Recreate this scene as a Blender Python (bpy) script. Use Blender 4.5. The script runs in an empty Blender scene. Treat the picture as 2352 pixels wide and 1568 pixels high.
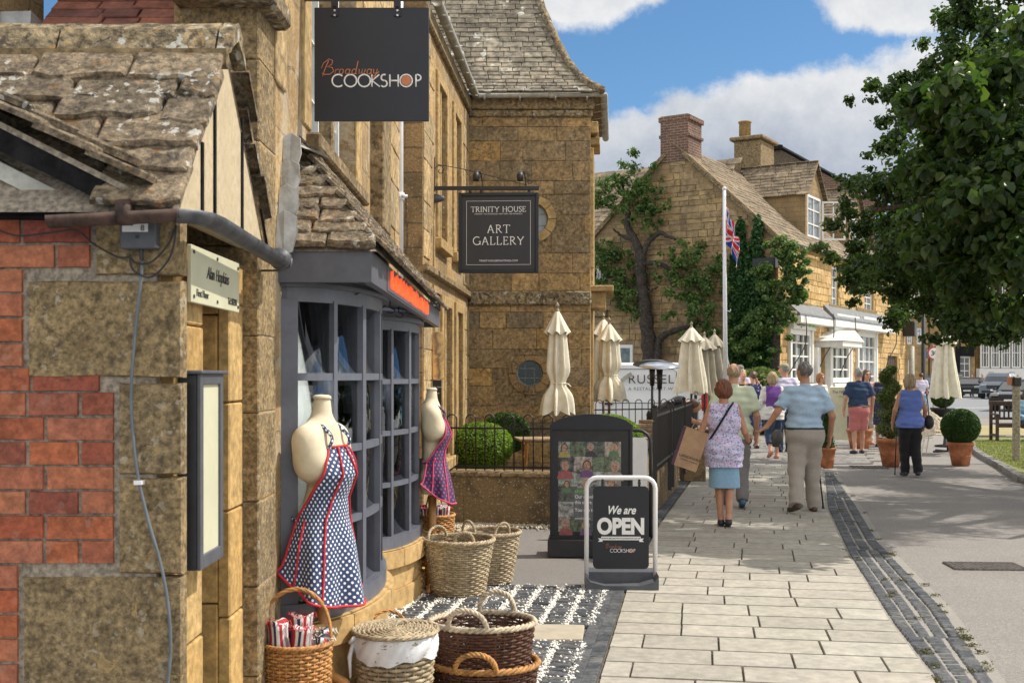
import bpy, math, random
import numpy as np
from mathutils import Matrix, Vector
R=math.radians; PI=math.pi
scene=bpy.context.scene; COL=scene.collection
# ---------------------------------------------------------------- camera, sky, sun, exposure
CAMH=1.62; F=2613.0; CX=1176.0; HZ=862.0      # focal length and horizon measured in photo widths of 2352
cd=bpy.data.cameras.new('camera'); cam=bpy.data.objects.new('camera',cd); COL.objects.link(cam)
cam.location=(0,0,CAMH); cam.rotation_euler=(R(90),0,0)
cd.sensor_width=36; cd.lens=40.0; cd.shift_y=(HZ-784)/2352.0; cd.clip_start=.1; cd.clip_end=2000
cd.dof.use_dof=True; cd.dof.focus_distance=11.0; cd.dof.aperture_fstop=8.0
scene.camera=cam
SUN_EL=R(53); SUN_AZ=R(9)          # azimuth measured from +X towards +Y
sdir=Vector((math.cos(SUN_EL)*math.cos(SUN_AZ),math.cos(SUN_EL)*math.sin(SUN_AZ),math.sin(SUN_EL)))
sl=bpy.data.lights.new('sun','SUN'); sl.energy=3.7; sl.angle=R(.6); sl.color=(1.0,.93,.82)
so=bpy.data.objects.new('sun',sl); COL.objects.link(so); so.rotation_euler=sdir.to_track_quat('Z','Y').to_euler(); so.location=(20,0,30)
scene.view_settings.view_transform='Standard'; scene.view_settings.look='None'
scene.view_settings.exposure=0.42; scene.view_settings.gamma=1

class NT:
    "tiny node-tree writer"
    def __init__(s,t): s.t=t; s.n=t.nodes; s.l=t.links
    def new(s,ty,**kw):
        n=s.n.new(ty)
        for k,v in kw.items(): setattr(n,k,v)
        return n
    def put(s,sock,v):
        if v is None: return
        if hasattr(v,'is_output'): s.l.new(v,sock)
        else:
            if sock.type=='RGBA' and hasattr(v,'__len__') and len(v)==3: v=(*v,1)
            sock.default_value=v
    def m(s,op,a,b=None,c=None,clamp=False):
        n=s.new('ShaderNodeMath',operation=op); n.use_clamp=clamp
        for i,v in enumerate((a,b,c)):
            if v is not None: s.put(n.inputs[i],v)
        return n.outputs[0]
    def mix(s,f,a,b,bt='MIX'):
        n=s.new('ShaderNodeMix',data_type='RGBA',blend_type=bt)
        s.put(n.inputs[0],f); s.put(n.inputs[6],a); s.put(n.inputs[7],b); return n.outputs[2]
    def noise(s,vec,scale,detail=4,rough=.6,dist=0,out=0):
        n=s.new('ShaderNodeTexNoise'); s.put(n.inputs['Vector'],vec); n.inputs['Scale'].default_value=scale
        n.inputs['Detail'].default_value=detail; n.inputs['Roughness'].default_value=rough; n.inputs['Distortion'].default_value=dist
        return n.outputs[out]
    def ramp(s,f,stops,interp='LINEAR'):
        n=s.new('ShaderNodeValToRGB'); s.put(n.inputs[0],f); cr=n.color_ramp; cr.interpolation=interp
        while len(cr.elements)<len(stops): cr.elements.new(.5)
        for e,(p,c) in zip(cr.elements,stops): e.position=p; e.color=(*c,1) if len(c)==3 else c
        return n.outputs[0]
    def smooth(s,v,a,b,lo=0,hi=1):
        n=s.new('ShaderNodeMapRange',interpolation_type='SMOOTHSTEP'); s.put(n.inputs[0],v)
        for i,x in ((1,a),(2,b),(3,lo),(4,hi)): n.inputs[i].default_value=x
        return n.outputs[0]
    def vscale(s,vec,sc):
        n=s.new('ShaderNodeMapping'); s.put(n.inputs[0],vec); n.inputs['Scale'].default_value=sc; return n.outputs[0]
    def xyz(s,vec):
        n=s.new('ShaderNodeSeparateXYZ'); s.put(n.inputs[0],vec); return n.outputs
    def comb(s,x,y,z):
        n=s.new('ShaderNodeCombineXYZ')
        for i,v in enumerate((x,y,z)): s.put(n.inputs[i],v)
        return n.outputs[0]

w=bpy.data.worlds.new('World'); scene.world=w; w.use_nodes=True
def make_world():
    t=NT(w.node_tree); t.n.clear()
    out=t.new('ShaderNodeOutputWorld'); bg=t.new('ShaderNodeBackground'); t.l.new(bg.outputs[0],out.inputs[0])
    sky=t.new('ShaderNodeTexSky'); sky.sky_type='NISHITA'; sky.sun_disc=False
    sky.sun_elevation=SUN_EL; sky.sun_rotation=R(90)-SUN_AZ; sky.air_density=1.0; sky.dust_density=.4; sky.ozone_density=2.2; sky.altitude=100
    d=t.new('ShaderNodeTexCoord').outputs['Generated']
    x,y,z=t.xyz(d)
    ys=t.m('MAXIMUM',y,.05)
    u=t.m('DIVIDE',x,ys); v=t.m('DIVIDE',z,ys)
    uv=t.comb(u,v,0)
    wv=t.noise(d,5.5,8,.62,.3)
    wob=t.m('MULTIPLY',t.m('SUBTRACT',wv,.5),1.5)
    wob2=t.m('MULTIPLY',t.m('SUBTRACT',t.noise(d,20,8,.68),.5),.9)
    blobs=[(1330,-20,190,105),(1440,-60,140,90),(2060,10,210,92),(2230,-30,260,100),
           (1460,335,150,90),(1600,300,160,95),(1760,270,190,115),(1960,260,230,150),(2150,230,260,170),(2250,330,330,220),(1900,380,330,120),(1380,420,120,60)]
    acc=None
    for px,py,rx,ry in blobs:
        a=t.m('DIVIDE',t.m('SUBTRACT',u,(px-CX)/F),rx/F); b=t.m('DIVIDE',t.m('SUBTRACT',v,(HZ-py)/F),ry/F)
        q=t.m('SUBTRACT',1.0,t.m('SQRT',t.m('ADD',t.m('MULTIPLY',a,a),t.m('MULTIPLY',b,b))))
        acc=q if acc is None else t.m('MAXIMUM',acc,q)
    # beyond the view: unseen noise clouds, added bright to fill camera-facing shaded walls
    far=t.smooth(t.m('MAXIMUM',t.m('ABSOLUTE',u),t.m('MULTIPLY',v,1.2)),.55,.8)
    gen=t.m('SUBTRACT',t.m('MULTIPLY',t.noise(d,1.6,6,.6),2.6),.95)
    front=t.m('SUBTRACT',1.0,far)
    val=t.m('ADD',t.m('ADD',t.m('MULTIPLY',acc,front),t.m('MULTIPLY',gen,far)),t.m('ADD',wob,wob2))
    mask=t.smooth(val,-.06,.30)
    # underside of the big bank is blue grey, its heads are white
    big=t.smooth(t.m('SUBTRACT',t.m('MULTIPLY',t.m('SUBTRACT',u,(1850-CX)/F),.9),t.m('SUBTRACT',v,(HZ-330)/F)),-.02,.13)
    top=t.smooth(v,.30,.33)
    shade=t.m('MAXIMUM',t.m('MAXIMUM',t.m('MULTIPLY',t.m('SUBTRACT',1.0,t.smooth(v,.16,.30)),.85),t.m('MULTIPLY',big,t.m('SUBTRACT',1.0,t.smooth(v,.2,.27)))),t.m('MULTIPLY',top,.12))
    sh=t.m('ADD',shade,t.m('MULTIPLY',t.m('SUBTRACT',t.noise(d,8,8,.66),.5),2.0),clamp=True)
    cc=t.mix(far,t.mix(sh,(5.4,5.45,5.5),(2.1,2.5,3.2)),(8.6,8.4,8.0))  # out-of-view clouds are made whiter than the seen ones, as fill light
    skyc=t.mix(1.0,sky.outputs[0],(.50,.69,.80),'MULTIPLY')
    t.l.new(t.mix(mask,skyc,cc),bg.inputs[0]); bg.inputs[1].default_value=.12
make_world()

# ---------------------------------------------------------------- coordinates
def P(px,py,d): return ((px-CX)*d/F, d, CAMH-(py-HZ)*d/F)
def G(px,py):
    d=CAMH*F/(py-HZ); return ((px-CX)*d/F,d)
def X_(px,d): return (px-CX)*d/F
def Z_(py,d): return CAMH-(py-HZ)*d/F

# ---------------------------------------------------------------- mesh helpers
def frame(x=0,y=0,z=0,rot=0): return Matrix.Translation((x,y,z))@Matrix.Rotation(R(rot),4,'Z')
def origin_of(p):
    M=Matrix.Identity(4)
    ch=[]
    while p is not None: ch.append(p); p=p.parent
    for q in reversed(ch): M=M@Matrix.LocRotScale(q.location,q.rotation_euler,q.scale)
    return M
def finish(name,me,mat,parent,smooth):
    if mat is not None:
        for m_ in (mat if isinstance(mat,(list,tuple)) else [mat]): me.materials.append(m_)
    if smooth: me.polygons.foreach_set('use_smooth',np.ones(len(me.polygons),bool))
    me.update()
    o=bpy.data.objects.new(name,me); COL.objects.link(o)
    if parent is not None: o.parent=parent
    return o
class MB:
    def __init__(s,M=None): s.v=[]; s.l=[]; s.f=[]; s.mi=[]; s.uv=[]; s.M=M or Matrix.Identity(4); s.cm=0; s.fu={}
    def add(s,vs,fs,uv=None):
        b=len(s.v); M=s.M
        for p in vs:
            p=Vector(p); s.l.append(p); s.v.append(M@p)
        for i,f in enumerate(fs):
            if uv: s.fu[len(s.f)]=[uv[j] for j in f]
            s.f.append([b+j for j in f]); s.mi.append(s.cm)
    def box(s,x0,x1,y0,y1,z0,z1,j=0):
        vs=[(x,y,z) for z in (z0,z1) for y in (y0,y1) for x in (x0,x1)]
        if j: vs=[(a+random.uniform(-j,j),b+random.uniform(-j,j),c+random.uniform(-j,j)) for a,b,c in vs]
        s.add(vs,[(0,2,3,1),(4,5,7,6),(0,1,5,4),(2,6,7,3),(0,4,6,2),(1,3,7,5)])
    def cbox(s,x0,x1,y0,y1,z0,z1,c=.01):
        "box with chamfered edges"
        import itertools
        vs=[];idx={}
        X=(x0,x1);Y=(y0,y1);Z=(z0,z1)
        for i,j,k in itertools.product((0,1),repeat=3):
            sx,sy,sz=(1-2*i)*c,(1-2*j)*c,(1-2*k)*c
            for a,p in (('x',(X[i],Y[j]+sy,Z[k]+sz)),('y',(X[i]+sx,Y[j],Z[k]+sz)),('z',(X[i]+sx,Y[j]+sy,Z[k]))):
                idx[(i,j,k,a)]=len(vs); vs.append(p)
        f=[]
        def q(a,keys): f.append([idx[k+(a,)] for k in keys])
        q('x',[(0,0,0),(0,0,1),(0,1,1),(0,1,0)]); q('x',[(1,0,0),(1,1,0),(1,1,1),(1,0,1)])
        q('y',[(0,0,0),(1,0,0),(1,0,1),(0,0,1)]); q('y',[(0,1,0),(0,1,1),(1,1,1),(1,1,0)])
        q('z',[(0,0,0),(0,1,0),(1,1,0),(1,0,0)]); q('z',[(0,0,1),(1,0,1),(1,1,1),(0,1,1)])
        for i in (0,1):
            for j in (0,1):
                f.append([idx[(i,j,0,'x')],idx[(i,j,0,'y')],idx[(i,j,1,'y')],idx[(i,j,1,'x')]])
                f.append([idx[(i,0,j,'x')],idx[(i,0,j,'z')],idx[(i,1,j,'z')],idx[(i,1,j,'x')]])
                f.append([idx[(0,i,j,'y')],idx[(0,i,j,'z')],idx[(1,i,j,'z')],idx[(1,i,j,'y')]])
        for i,j,k in itertools.product((0,1),repeat=3): f.append([idx[(i,j,k,a)] for a in 'xyz'])
        s.add(vs,f)
    def tube(s,pts,r,n=8,cap=True,flat=None):
        "tube along a polyline; r number or list; flat=(axis,scale) squashes the section"
        pts=[Vector(p) for p in pts]; m=len(pts); rs=r if isinstance(r,(list,tuple)) else [r]*m
        vs=[];prev=None
        for i,p in enumerate(pts):
            a=pts[max(i-1,0)]; b=pts[min(i+1,m-1)]; d=(b-a)
            if d.length<1e-9: d=Vector((0,0,1))
            d.normalize()
            if prev is None:
                up=Vector((0,0,1)) if abs(d.z)<.9 else Vector((1,0,0)); prev=up.cross(d).normalized()
            u=(prev-d*prev.dot(d)).normalized(); prev=u; w_=d.cross(u)
            for k in range(n):
                t=2*PI*k/n; o=u*math.cos(t)*rs[i]+w_*math.sin(t)*rs[i]
                if flat is not None:
                    ax=Vector(flat[0]); o=o-ax*o.dot(ax)*(1-flat[1])
                vs.append(p+o)
        fs=[(i*n+k,i*n+(k+1)%n,(i+1)*n+(k+1)%n,(i+1)*n+k) for i in range(m-1) for k in range(n)]
        if cap: fs+= [tuple(range(n-1,-1,-1)),tuple((m-1)*n+k for k in range(n))]
        s.add(vs,fs)
    def ring(s,pts,r,n=6):
        "closed tube"
        pts=[Vector(p) for p in pts]; m=len(pts); vs=[]
        rs=r if isinstance(r,(list,tuple)) else [r]*m
        c=sum(pts,Vector())/m
        for i,p in enumerate(pts):
            d=(pts[(i+1)%m]-pts[i-1]).normalized(); u=(p-c); u=(u-d*u.dot(d)).normalized(); w_=d.cross(u)
            for k in range(n):
                t=2*PI*k/n; vs.append(p+u*math.cos(t)*rs[i]+w_*math.sin(t)*rs[i])
        s.add(vs,[(i*n+k,i*n+(k+1)%n,((i+1)%m)*n+(k+1)%n,((i+1)%m)*n+k) for i in range(m) for k in range(n)])
    def lathe(s,prof,n=24,c=(0,0,0),sx=1,sy=1,wob=0):
        "profile of (r,z)"
        vs=[];m=len(prof)
        for r_,z in prof:
            for k in range(n):
                t=2*PI*k/n; vs.append((c[0]+r_*math.cos(t)*sx,c[1]+r_*math.sin(t)*sy,c[2]+z))
        fs=[(i*n+k,i*n+(k+1)%n,(i+1)*n+(k+1)%n,(i+1)*n+k) for i in range(m-1) for k in range(n)]
        fs+=[tuple(range(n-1,-1,-1)),tuple((m-1)*n+k for k in range(n))]
        s.add(vs,fs)
    def prism(s,out,y0,y1,plane='xz'):
        "outline in xz extruded over y (or 'xy' over z, 'yz' over x)"
        n=len(out)
        mk={'xz':lambda a,b,c:(a,c,b),'xy':lambda a,b,c:(a,b,c),'yz':lambda a,b,c:(c,a,b)}[plane]
        vs=[mk(a,b,y0) for a,b in out]+[mk(a,b,y1) for a,b in out]
        s.add(vs,[tuple(range(n)),tuple(range(2*n-1,n-1,-1))]+[(i,i+n,(i+1)%n+n,(i+1)%n) for i in range(n)])
    def slab(s,out,z0,t,inset=.01,M=None,jz=0):
        "rounded slab: outline in xy, base z0, thickness t"
        n=len(out); cx=sum(p[0] for p in out)/n; cy=sum(p[1] for p in out)/n
        a=[(x,y,z0) for x,y in out]; b=[(x,y,z0+t*.7) for x,y in out]; c=[]
        for x,y in out:
            dx,dy=x-cx,y-cy; L=math.hypot(dx,dy)+1e-9; k=max(0,1-inset/L)
            c.append((cx+dx*k,cy+dy*k,z0+t+random.uniform(-jz,jz)))
        vs=a+b+c
        if M is not None: vs=[M@Vector(p) for p in vs]
        fs=[]
        for i in range(n):
            j=(i+1)%n; fs+=[(i,j,n+j,n+i),(n+i,n+j,2*n+j,2*n+i)]
        fs.append(tuple(range(2*n,3*n)))
        s.add(vs,fs)
    def quad(s,a,b,c,d,uv=None): s.add([a,b,c,d],[(0,1,2,3)],uv)
    def sphere(s,c,r,n=12,m=8,sc=(1,1,1)):
        prof=[(max(1e-4,math.sin(PI*i/m))*r,-math.cos(PI*i/m)*r) for i in range(m+1)]
        vs=[]
        for r_,z in prof:
            for k in range(n):
                t=2*PI*k/n; vs.append((c[0]+r_*math.cos(t)*sc[0],c[1]+r_*math.sin(t)*sc[1],c[2]+z*sc[2]))
        s.add(vs,[(i*n+k,i*n+(k+1)%n,(i+1)*n+(k+1)%n,(i+1)*n+k) for i in range(m) for k in range(n)])
    def build(s,name,mat,parent=None,smooth=False):
        inv=origin_of(parent).inverted() if parent is not None else None
        V=[inv@p for p in s.v] if inv is not None else s.v
        me=bpy.data.meshes.new(name); me.from_pydata([tuple(p) for p in V],[],s.f)
        L=np.array([tuple(p) for p in s.l]) if s.l else np.zeros((0,3))
        ul=me.uv_layers.new(name='UVMap'); nl=len(me.loops); uv=np.zeros((nl,2))
        lv=np.empty(nl,int); me.loops.foreach_get('vertex_index',lv)
        k=0
        for fi,f in enumerate(s.f):
            n=len(f)
            if fi in s.fu: uv[k:k+n]=s.fu[fi]
            else:
                a,b,c=L[f[0]],L[f[1]],L[f[2]]; e1=b-a; e2=c-a
                if n>3 : e2=L[f[n-1]]-a
                nx=abs(e1[1]*e2[2]-e1[2]*e2[1]); ny=abs(e1[2]*e2[0]-e1[0]*e2[2]); nz=abs(e1[0]*e2[1]-e1[1]*e2[0])
                q=L[f]
                if nz>=nx and nz>=ny: uv[k:k+n]=q[:,:2]
                elif nx>=ny: uv[k:k+n]=q[:,1:3]
                else: uv[k:k+n]=q[:,[0,2]]
            k+=n
        ul.data.foreach_set('uv',uv.ravel())
        if any(s.mi): me.polygons.foreach_set('material_index',np.array(s.mi,int))
        return finish(name,me,mat,parent,smooth)
def np_mesh(name,V,Fs,mat,parent=None,smooth=False,uv=None):
    V=np.asarray(V,float); Fs=np.asarray(Fs,int); k=Fs.shape[1]
    if parent is not None:
        Mi=np.array(origin_of(parent).inverted()); V=V@Mi[:3,:3].T+Mi[:3,3]
    me=bpy.data.meshes.new(name); me.vertices.add(len(V)); me.vertices.foreach_set('co',V.ravel())
    me.loops.add(Fs.size); me.loops.foreach_set('vertex_index',Fs.ravel()); me.polygons.add(len(Fs))
    me.polygons.foreach_set('loop_start',np.arange(0,Fs.size,k)); me.polygons.foreach_set('loop_total',np.full(len(Fs),k))
    if uv is not None:
        ul=me.uv_layers.new(name='UVMap'); ul.data.foreach_set('uv',np.asarray(uv)[Fs.ravel()].ravel())
    me.update(calc_edges=True)
    return finish(name,me,mat,parent,smooth)
def tag(o,label=None,cat=None,group=None,kind=None):
    if label: o['label']=label
    if cat: o['category']=cat
    if group: o['group']=group
    if kind: o['kind']=kind
    return o
def thing(name,label,cat,loc=(0,0,0),group=None):
    o=bpy.data.objects.new(name,None); COL.objects.link(o); o.location=loc; o.empty_display_size=.1
    return tag(o,label,cat,group)
def copy_tree(o,parent=None):
    c=o.copy(); COL.objects.link(c); c.parent=parent
    for ch in list(o.children): copy_tree(ch,c)
    return c
def arc(cx,cy,r,a0,a1,n,z=0,sx=1,sy=1): return [(cx+r*sx*math.cos(R(a0+(a1-a0)*i/n)),cy+r*sy*math.sin(R(a0+(a1-a0)*i/n)),z) for i in range(n+1)]

# ---------------------------------------------------------------- surface nets over signed distance primitives
def cap(a,b,r1,r2=None,k=.03,sq=None,cuts=None): return dict(t='c',a=np.array(a,float),b=np.array(b,float),r1=r1,r2=r1 if r2 is None else r2,k=k,sq=sq,cuts=cuts)
def ell(c,r,k=.03,cuts=None): return dict(t='e',c=np.array(c,float),r=np.array(r,float),k=k,cuts=cuts)
def sdf(prims,res,cuts=(),noise=None,gap=None):
    lo=np.min([ (np.minimum(p['a'],p['b'])-max(p['r1'],p['r2'])) if p['t']=='c' else p['c']-p['r'] for p in prims],0)-3*res-.01
    hi=np.max([ (np.maximum(p['a'],p['b'])+max(p['r1'],p['r2'])) if p['t']=='c' else p['c']+p['r'] for p in prims],0)+3*res+.01
    n=np.ceil((hi-lo)/res).astype(int)+1
    ax=[lo[i]+res*np.arange(n[i]) for i in range(3)]
    Fd=np.full(n,1.0)
    for p in prims:
        if p['t']=='c': l=np.minimum(p['a'],p['b'])-max(p['r1'],p['r2']); h=np.maximum(p['a'],p['b'])+max(p['r1'],p['r2'])
        else: l=p['c']-p['r']; h=p['c']+p['r']
        mg=p['k']+2*res+.01
        i0=np.clip(((l-mg-lo)/res).astype(int),0,n-1); i1=np.clip(((h+mg-lo)/res).astype(int)+2,1,n)
        xs,ys,zs=[ax[i][i0[i]:i1[i]] for i in range(3)]
        Pt=np.stack(np.meshgrid(xs,ys,zs,indexing='ij'),-1)
        if p['t']=='c':
            ba=p['b']-p['a']; L2=max(ba@ba,1e-9); pa=Pt-p['a']
            t=np.clip(pa@ba/L2,0,1); q=pa-t[...,None]*ba
            if p['sq'] is not None:
                axs=np.array(p['sq'][0],float); f=p['sq'][1]; q=q+(q@axs)[...,None]*axs*(1/f-1)
            d=np.sqrt((q*q).sum(-1))-(p['r1']+(p['r2']-p['r1'])*t)
        else:
            q=(Pt-p['c'])/p['r']; d=(np.sqrt((q*q).sum(-1))-1)*p['r'].min()
        if p['cuts']:
            for pt,nn in p['cuts']: d=np.maximum(d,(Pt-np.array(pt))@(np.array(nn,float)/np.linalg.norm(nn)))
        S=tuple(slice(i0[i],i1[i]) for i in range(3)); a=Fd[S]; k=p['k']
        if k>0:
            hh=np.clip(.5+.5*(d-a)/k,0,1); Fd[S]=d*(1-hh)+a*hh-k*hh*(1-hh)
        else: Fd[S]=np.minimum(a,d)
    if cuts or noise:
        Pt=np.stack(np.meshgrid(*ax,indexing='ij'),-1)
        if noise: Fd=Fd+noise(Pt)
        for pt,nn in cuts: Fd=np.maximum(Fd,(Pt-np.array(pt))@(np.array(nn,float)/np.linalg.norm(nn)))
    return surface_nets(Fd,lo,res)
def surface_nets(Fd,lo,res):
    S=Fd<0; n=np.array(Fd.shape)
    C=[(i,j,k) for i in (0,1) for j in (0,1) for k in (0,1)]
    def sub(A,c): return A[c[0]:n[0]-1+c[0],c[1]:n[1]-1+c[1],c[2]:n[2]-1+c[2]]
    cnt=sum(sub(S,c).astype(np.int8) for c in C); act=(cnt>0)&(cnt<8)
    ids=np.full(act.shape,-1,int); idx=np.argwhere(act); ids[act]=np.arange(len(idx))
    sm=np.zeros((len(idx),3)); ct=np.zeros(len(idx))
    for a in C:
        for b in C:
            d=np.array(b)-np.array(a)
            if d.sum()!=1 or (d<0).any(): continue
            fa=Fd[tuple((idx+a).T)]; fb=Fd[tuple((idx+b).T)]; mk=(fa<0)!=(fb<0)
            t=np.where(mk,fa/np.where(mk,fa-fb,1),0)
            sm+=np.where(mk[:,None],np.array(a)+t[:,None]*d,0); ct+=mk
    V=lo+(idx+sm/ct[:,None])*res
    Fc=[]
    for axis in range(3):
        o1,o2=(axis+1)%3,(axis+2)%3
        A=[slice(None)]*3; B=[slice(None)]*3
        A[axis]=slice(0,n[axis]-1); B[axis]=slice(1,n[axis])
        e=np.argwhere(S[tuple(A)]!=S[tuple(B)])
        e=e[(e[:,o1]>0)&(e[:,o2]>0)&(e[:,o1]<n[o1]-1)&(e[:,o2]<n[o2]-1)]
        ins=S[tuple(e.T)]
        def g(a,b):
            q=e.copy(); q[:,o1]-=a; q[:,o2]-=b; return ids[tuple(q.T)]
        q=np.stack([g(1,1),g(0,1),g(0,0),g(1,0)],1)
        q[~ins]=q[~ins][:,::-1]; Fc.append(q)
    return V,np.concatenate(Fc)
def wrinkle(amp,fx=14,fz=22,seed=0):
    rg=np.random.RandomState(seed); D=rg.randn(7,3)*np.array([fx,fx,fz]); ph=rg.rand(7)*6.28
    def f(Pt):
        o=np.zeros(Pt.shape[:-1])
        for d,p_ in zip(D,ph): o+=np.sin(Pt@d+p_)
        return amp*o/2.6
    return f
# ---------------------------------------------------------------- leaves
def leaf_cloud(name,clumps,count,size,mat,parent=None,seed=1,up=.35,shell=.5,aspect=.55,droop=0,fold=.25):
    "clumps: (x,y,z,rx,ry,rz,weight)"
    rg=np.random.RandomState(seed); C=np.array(clumps,float)
    wt=C[:,6]/C[:,6].sum(); ci=rg.choice(len(C),count,p=wt); c=C[ci]
    d=rg.randn(count,3); d/=np.linalg.norm(d,axis=1)[:,None]
    rr=(shell+(1-shell)*rg.rand(count))**(1.0)*(1+.18*rg.randn(count)*(rg.rand(count)<.35)*(shell<.9))
    pos=c[:,:3]+d*c[:,3:6]*rr[:,None]
    nrm=d*.6+rg.randn(count,3)*.55+np.array([0,0,up]); nrm/=np.linalg.norm(nrm,axis=1)[:,None]
    ax=rg.randn(count,3)+np.array([0,0,-droop]); ax-=nrm*(ax*nrm).sum(1)[:,None]; ax/=np.linalg.norm(ax,axis=1)[:,None]
    bx=np.cross(nrm,ax)
    s=size*(.65+.7*rg.rand(count))
    T=np.array([(-.5,0,0),(-.1,.5,fold),(.25,.38,fold*.8),(.5,0,-.05),(.25,-.38,fold*.8),(-.1,-.5,fold)])
    V=(pos[:,None,:]+s[:,None,None]*(T[None,:,0,None]*ax[:,None,:]+T[None,:,1,None]*aspect*2*bx[:,None,:]*.8+T[None,:,2,None]*nrm[:,None,:]*.5)).reshape(-1,3)
    b=(np.arange(count)*6)[:,None]; Fq=np.concatenate([b+np.array([0,1,2,3]),b+np.array([0,3,4,5])])
    return np_mesh(name,V,Fq,mat,parent)
# ---------------------------------------------------------------- materials
def newmat(name):
    m=bpy.data.materials.new(name); m.use_nodes=True; t=NT(m.node_tree)
    b=t.n['Principled BSDF']; return m,t,b
def uvn(t): return t.new('ShaderNodeTexCoord').outputs['UV']
def obn(t): return t.new('ShaderNodeTexCoord').outputs['Object']
def isl(t): return t.new('ShaderNodeNewGeometry').outputs['Random Per Island']
def bump(t,b,h,strength=.5,dist=.01):
    n=t.new('ShaderNodeBump'); n.inputs['Strength'].default_value=strength; n.inputs['Distance'].default_value=dist
    t.put(n.inputs['Height'],h); t.l.new(n.outputs[0],b.inputs['Normal'])
def plain(name,c,rough=.6,var=.12,sc=18,bmp=.0,metal=0,spec=.5,sheen=0,dirt=0,coat=0):
    m,t,b=newmat(name); o=obn(t); n=t.noise(o,sc,6,.65)
    dark=tuple(x*(1-var*1.6) for x in c); light=tuple(min(1,x*(1+var)) for x in c)
    col=t.ramp(n,[(.37,dark),(.63,light)])
    if dirt: col=t.mix(t.m('MULTIPLY',t.smooth(t.noise(o,sc*.25,6,.7),.5,.64),dirt),col,(.05,.045,.035))
    t.put(b.inputs['Base Color'],col); b.inputs['Roughness'].default_value=rough; b.inputs['Metallic'].default_value=metal
    b.inputs['Specular IOR Level'].default_value=spec
    if sheen: b.inputs['Sheen Weight'].default_value=sheen
    if coat: b.inputs['Coat Weight'].default_value=coat
    if bmp: bump(t,b,t.noise(o,sc*2.5,6,.7),bmp,.005)
    return m
def stonewall(name,c1,c2,mortar,bw,bh,mort=.008,dark=.35,darkcol=(.05,.04,.03),spots=.12,spotcol=(.55,.52,.45),wob=.012,squash=1.0,bs=.5,bias=0,fs=6,streak=0,pale=0):
    "ashlar / rubble on UVs measured in metres"
    m,t,b=newmat(name); uv=uvn(t)
    wn=t.new('ShaderNodeVectorMath',operation='SUBTRACT'); t.put(wn.inputs[0],t.noise(uv,7,3,.5,0,1)); wn.inputs[1].default_value=(.5,.5,.5)
    ws=t.new('ShaderNodeVectorMath',operation='SCALE'); t.put(ws.inputs[0],wn.outputs[0]); ws.inputs['Scale'].default_value=wob*2
    wa=t.new('ShaderNodeVectorMath',operation='ADD'); t.put(wa.inputs[0],uv); t.put(wa.inputs[1],ws.outputs[0]); v=wa.outputs[0]
    br=t.new('ShaderNodeTexBrick'); t.put(br.inputs['Vector'],v); br.offset=.47; br.squash=squash; br.squash_frequency=3
    t.put(br.inputs['Color1'],c1); t.put(br.inputs['Color2'],c2); t.put(br.inputs['Mortar'],mortar)
    for k,x in (('Scale',1),('Mortar Size',mort),('Mortar Smooth',.25),('Bias',bias),('Brick Width',bw),('Row Height',bh)): br.inputs[k].default_value=x
    br2=t.new('ShaderNodeTexBrick'); t.put(br2.inputs['Vector'],v); br2.offset=.47; br2.squash=squash; br2.squash_frequency=3
    t.put(br2.inputs['Color1'],(.62,.60,.60)); t.put(br2.inputs['Color2'],(1.3,1.2,1.05)); t.put(br2.inputs['Mortar'],(1,1,1))
    for k,x in (('Scale',1),('Mortar Size',mort),('Bias',-.1),('Brick Width',bw*1.0),('Row Height',bh)): br2.inputs[k].default_value=x
    # second, shifted draw of the random tone so neighbours differ in more than one way
    col=t.mix(.75,br.outputs[0],br2.outputs[0],'MULTIPLY'); col=t.mix(t.m('MULTIPLY',t.smooth(t.noise(uv,.9,4,.6,.5),.46,.60),.45),col,t.mix(1,col,(.62,.66,.74),'MULTIPLY'))
    fine=t.noise(uv,45,8,.75); mid=t.noise(uv,fs,8,.7,.4); big=t.noise(uv,1.1,6,.65,.3)
    col=t.mix(1,col,t.ramp(fine,[(.38,(.66,.64,.61)),(.5,(1,1,1)),(.62,(1.26,1.22,1.15))]),'MULTIPLY')
    col=t.mix(t.m('MULTIPLY',t.smooth(t.m('ADD',t.m('MULTIPLY',mid,.55),t.m('MULTIPLY',big,.55)),.52,.63),dark),col,darkcol)
    if streak:
        st=t.noise(t.vscale(uv,(9,.7,1)),1.0,5,.6)
        col=t.mix(t.m('MULTIPLY',t.smooth(st,.5,.62),streak),col,darkcol)
    if pale:
        pn=t.noise(uv,2.3,5,.7,1.0)
        col=t.mix(t.m('MULTIPLY',t.smooth(pn,.52,.6),pale),col,(.52,.46,.36))
    col=t.mix(t.m('MULTIPLY',t.smooth(t.noise(uv,38,5,.6),.60,.645),spots*4,clamp=True),col,spotcol)
    t.put(b.inputs['Base Color'],col); b.inputs['Roughness'].default_value=.9; b.inputs['Specular IOR Level'].default_value=.2
    h=t.m('ADD',t.m('MULTIPLY',br.outputs['Fac'],-1.0),t.m('ADD',t.m('MULTIPLY',fine,.6),t.m('MULTIPLY',mid,.7)))
    bump(t,b,h,bs,.012)
    return m
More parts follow.
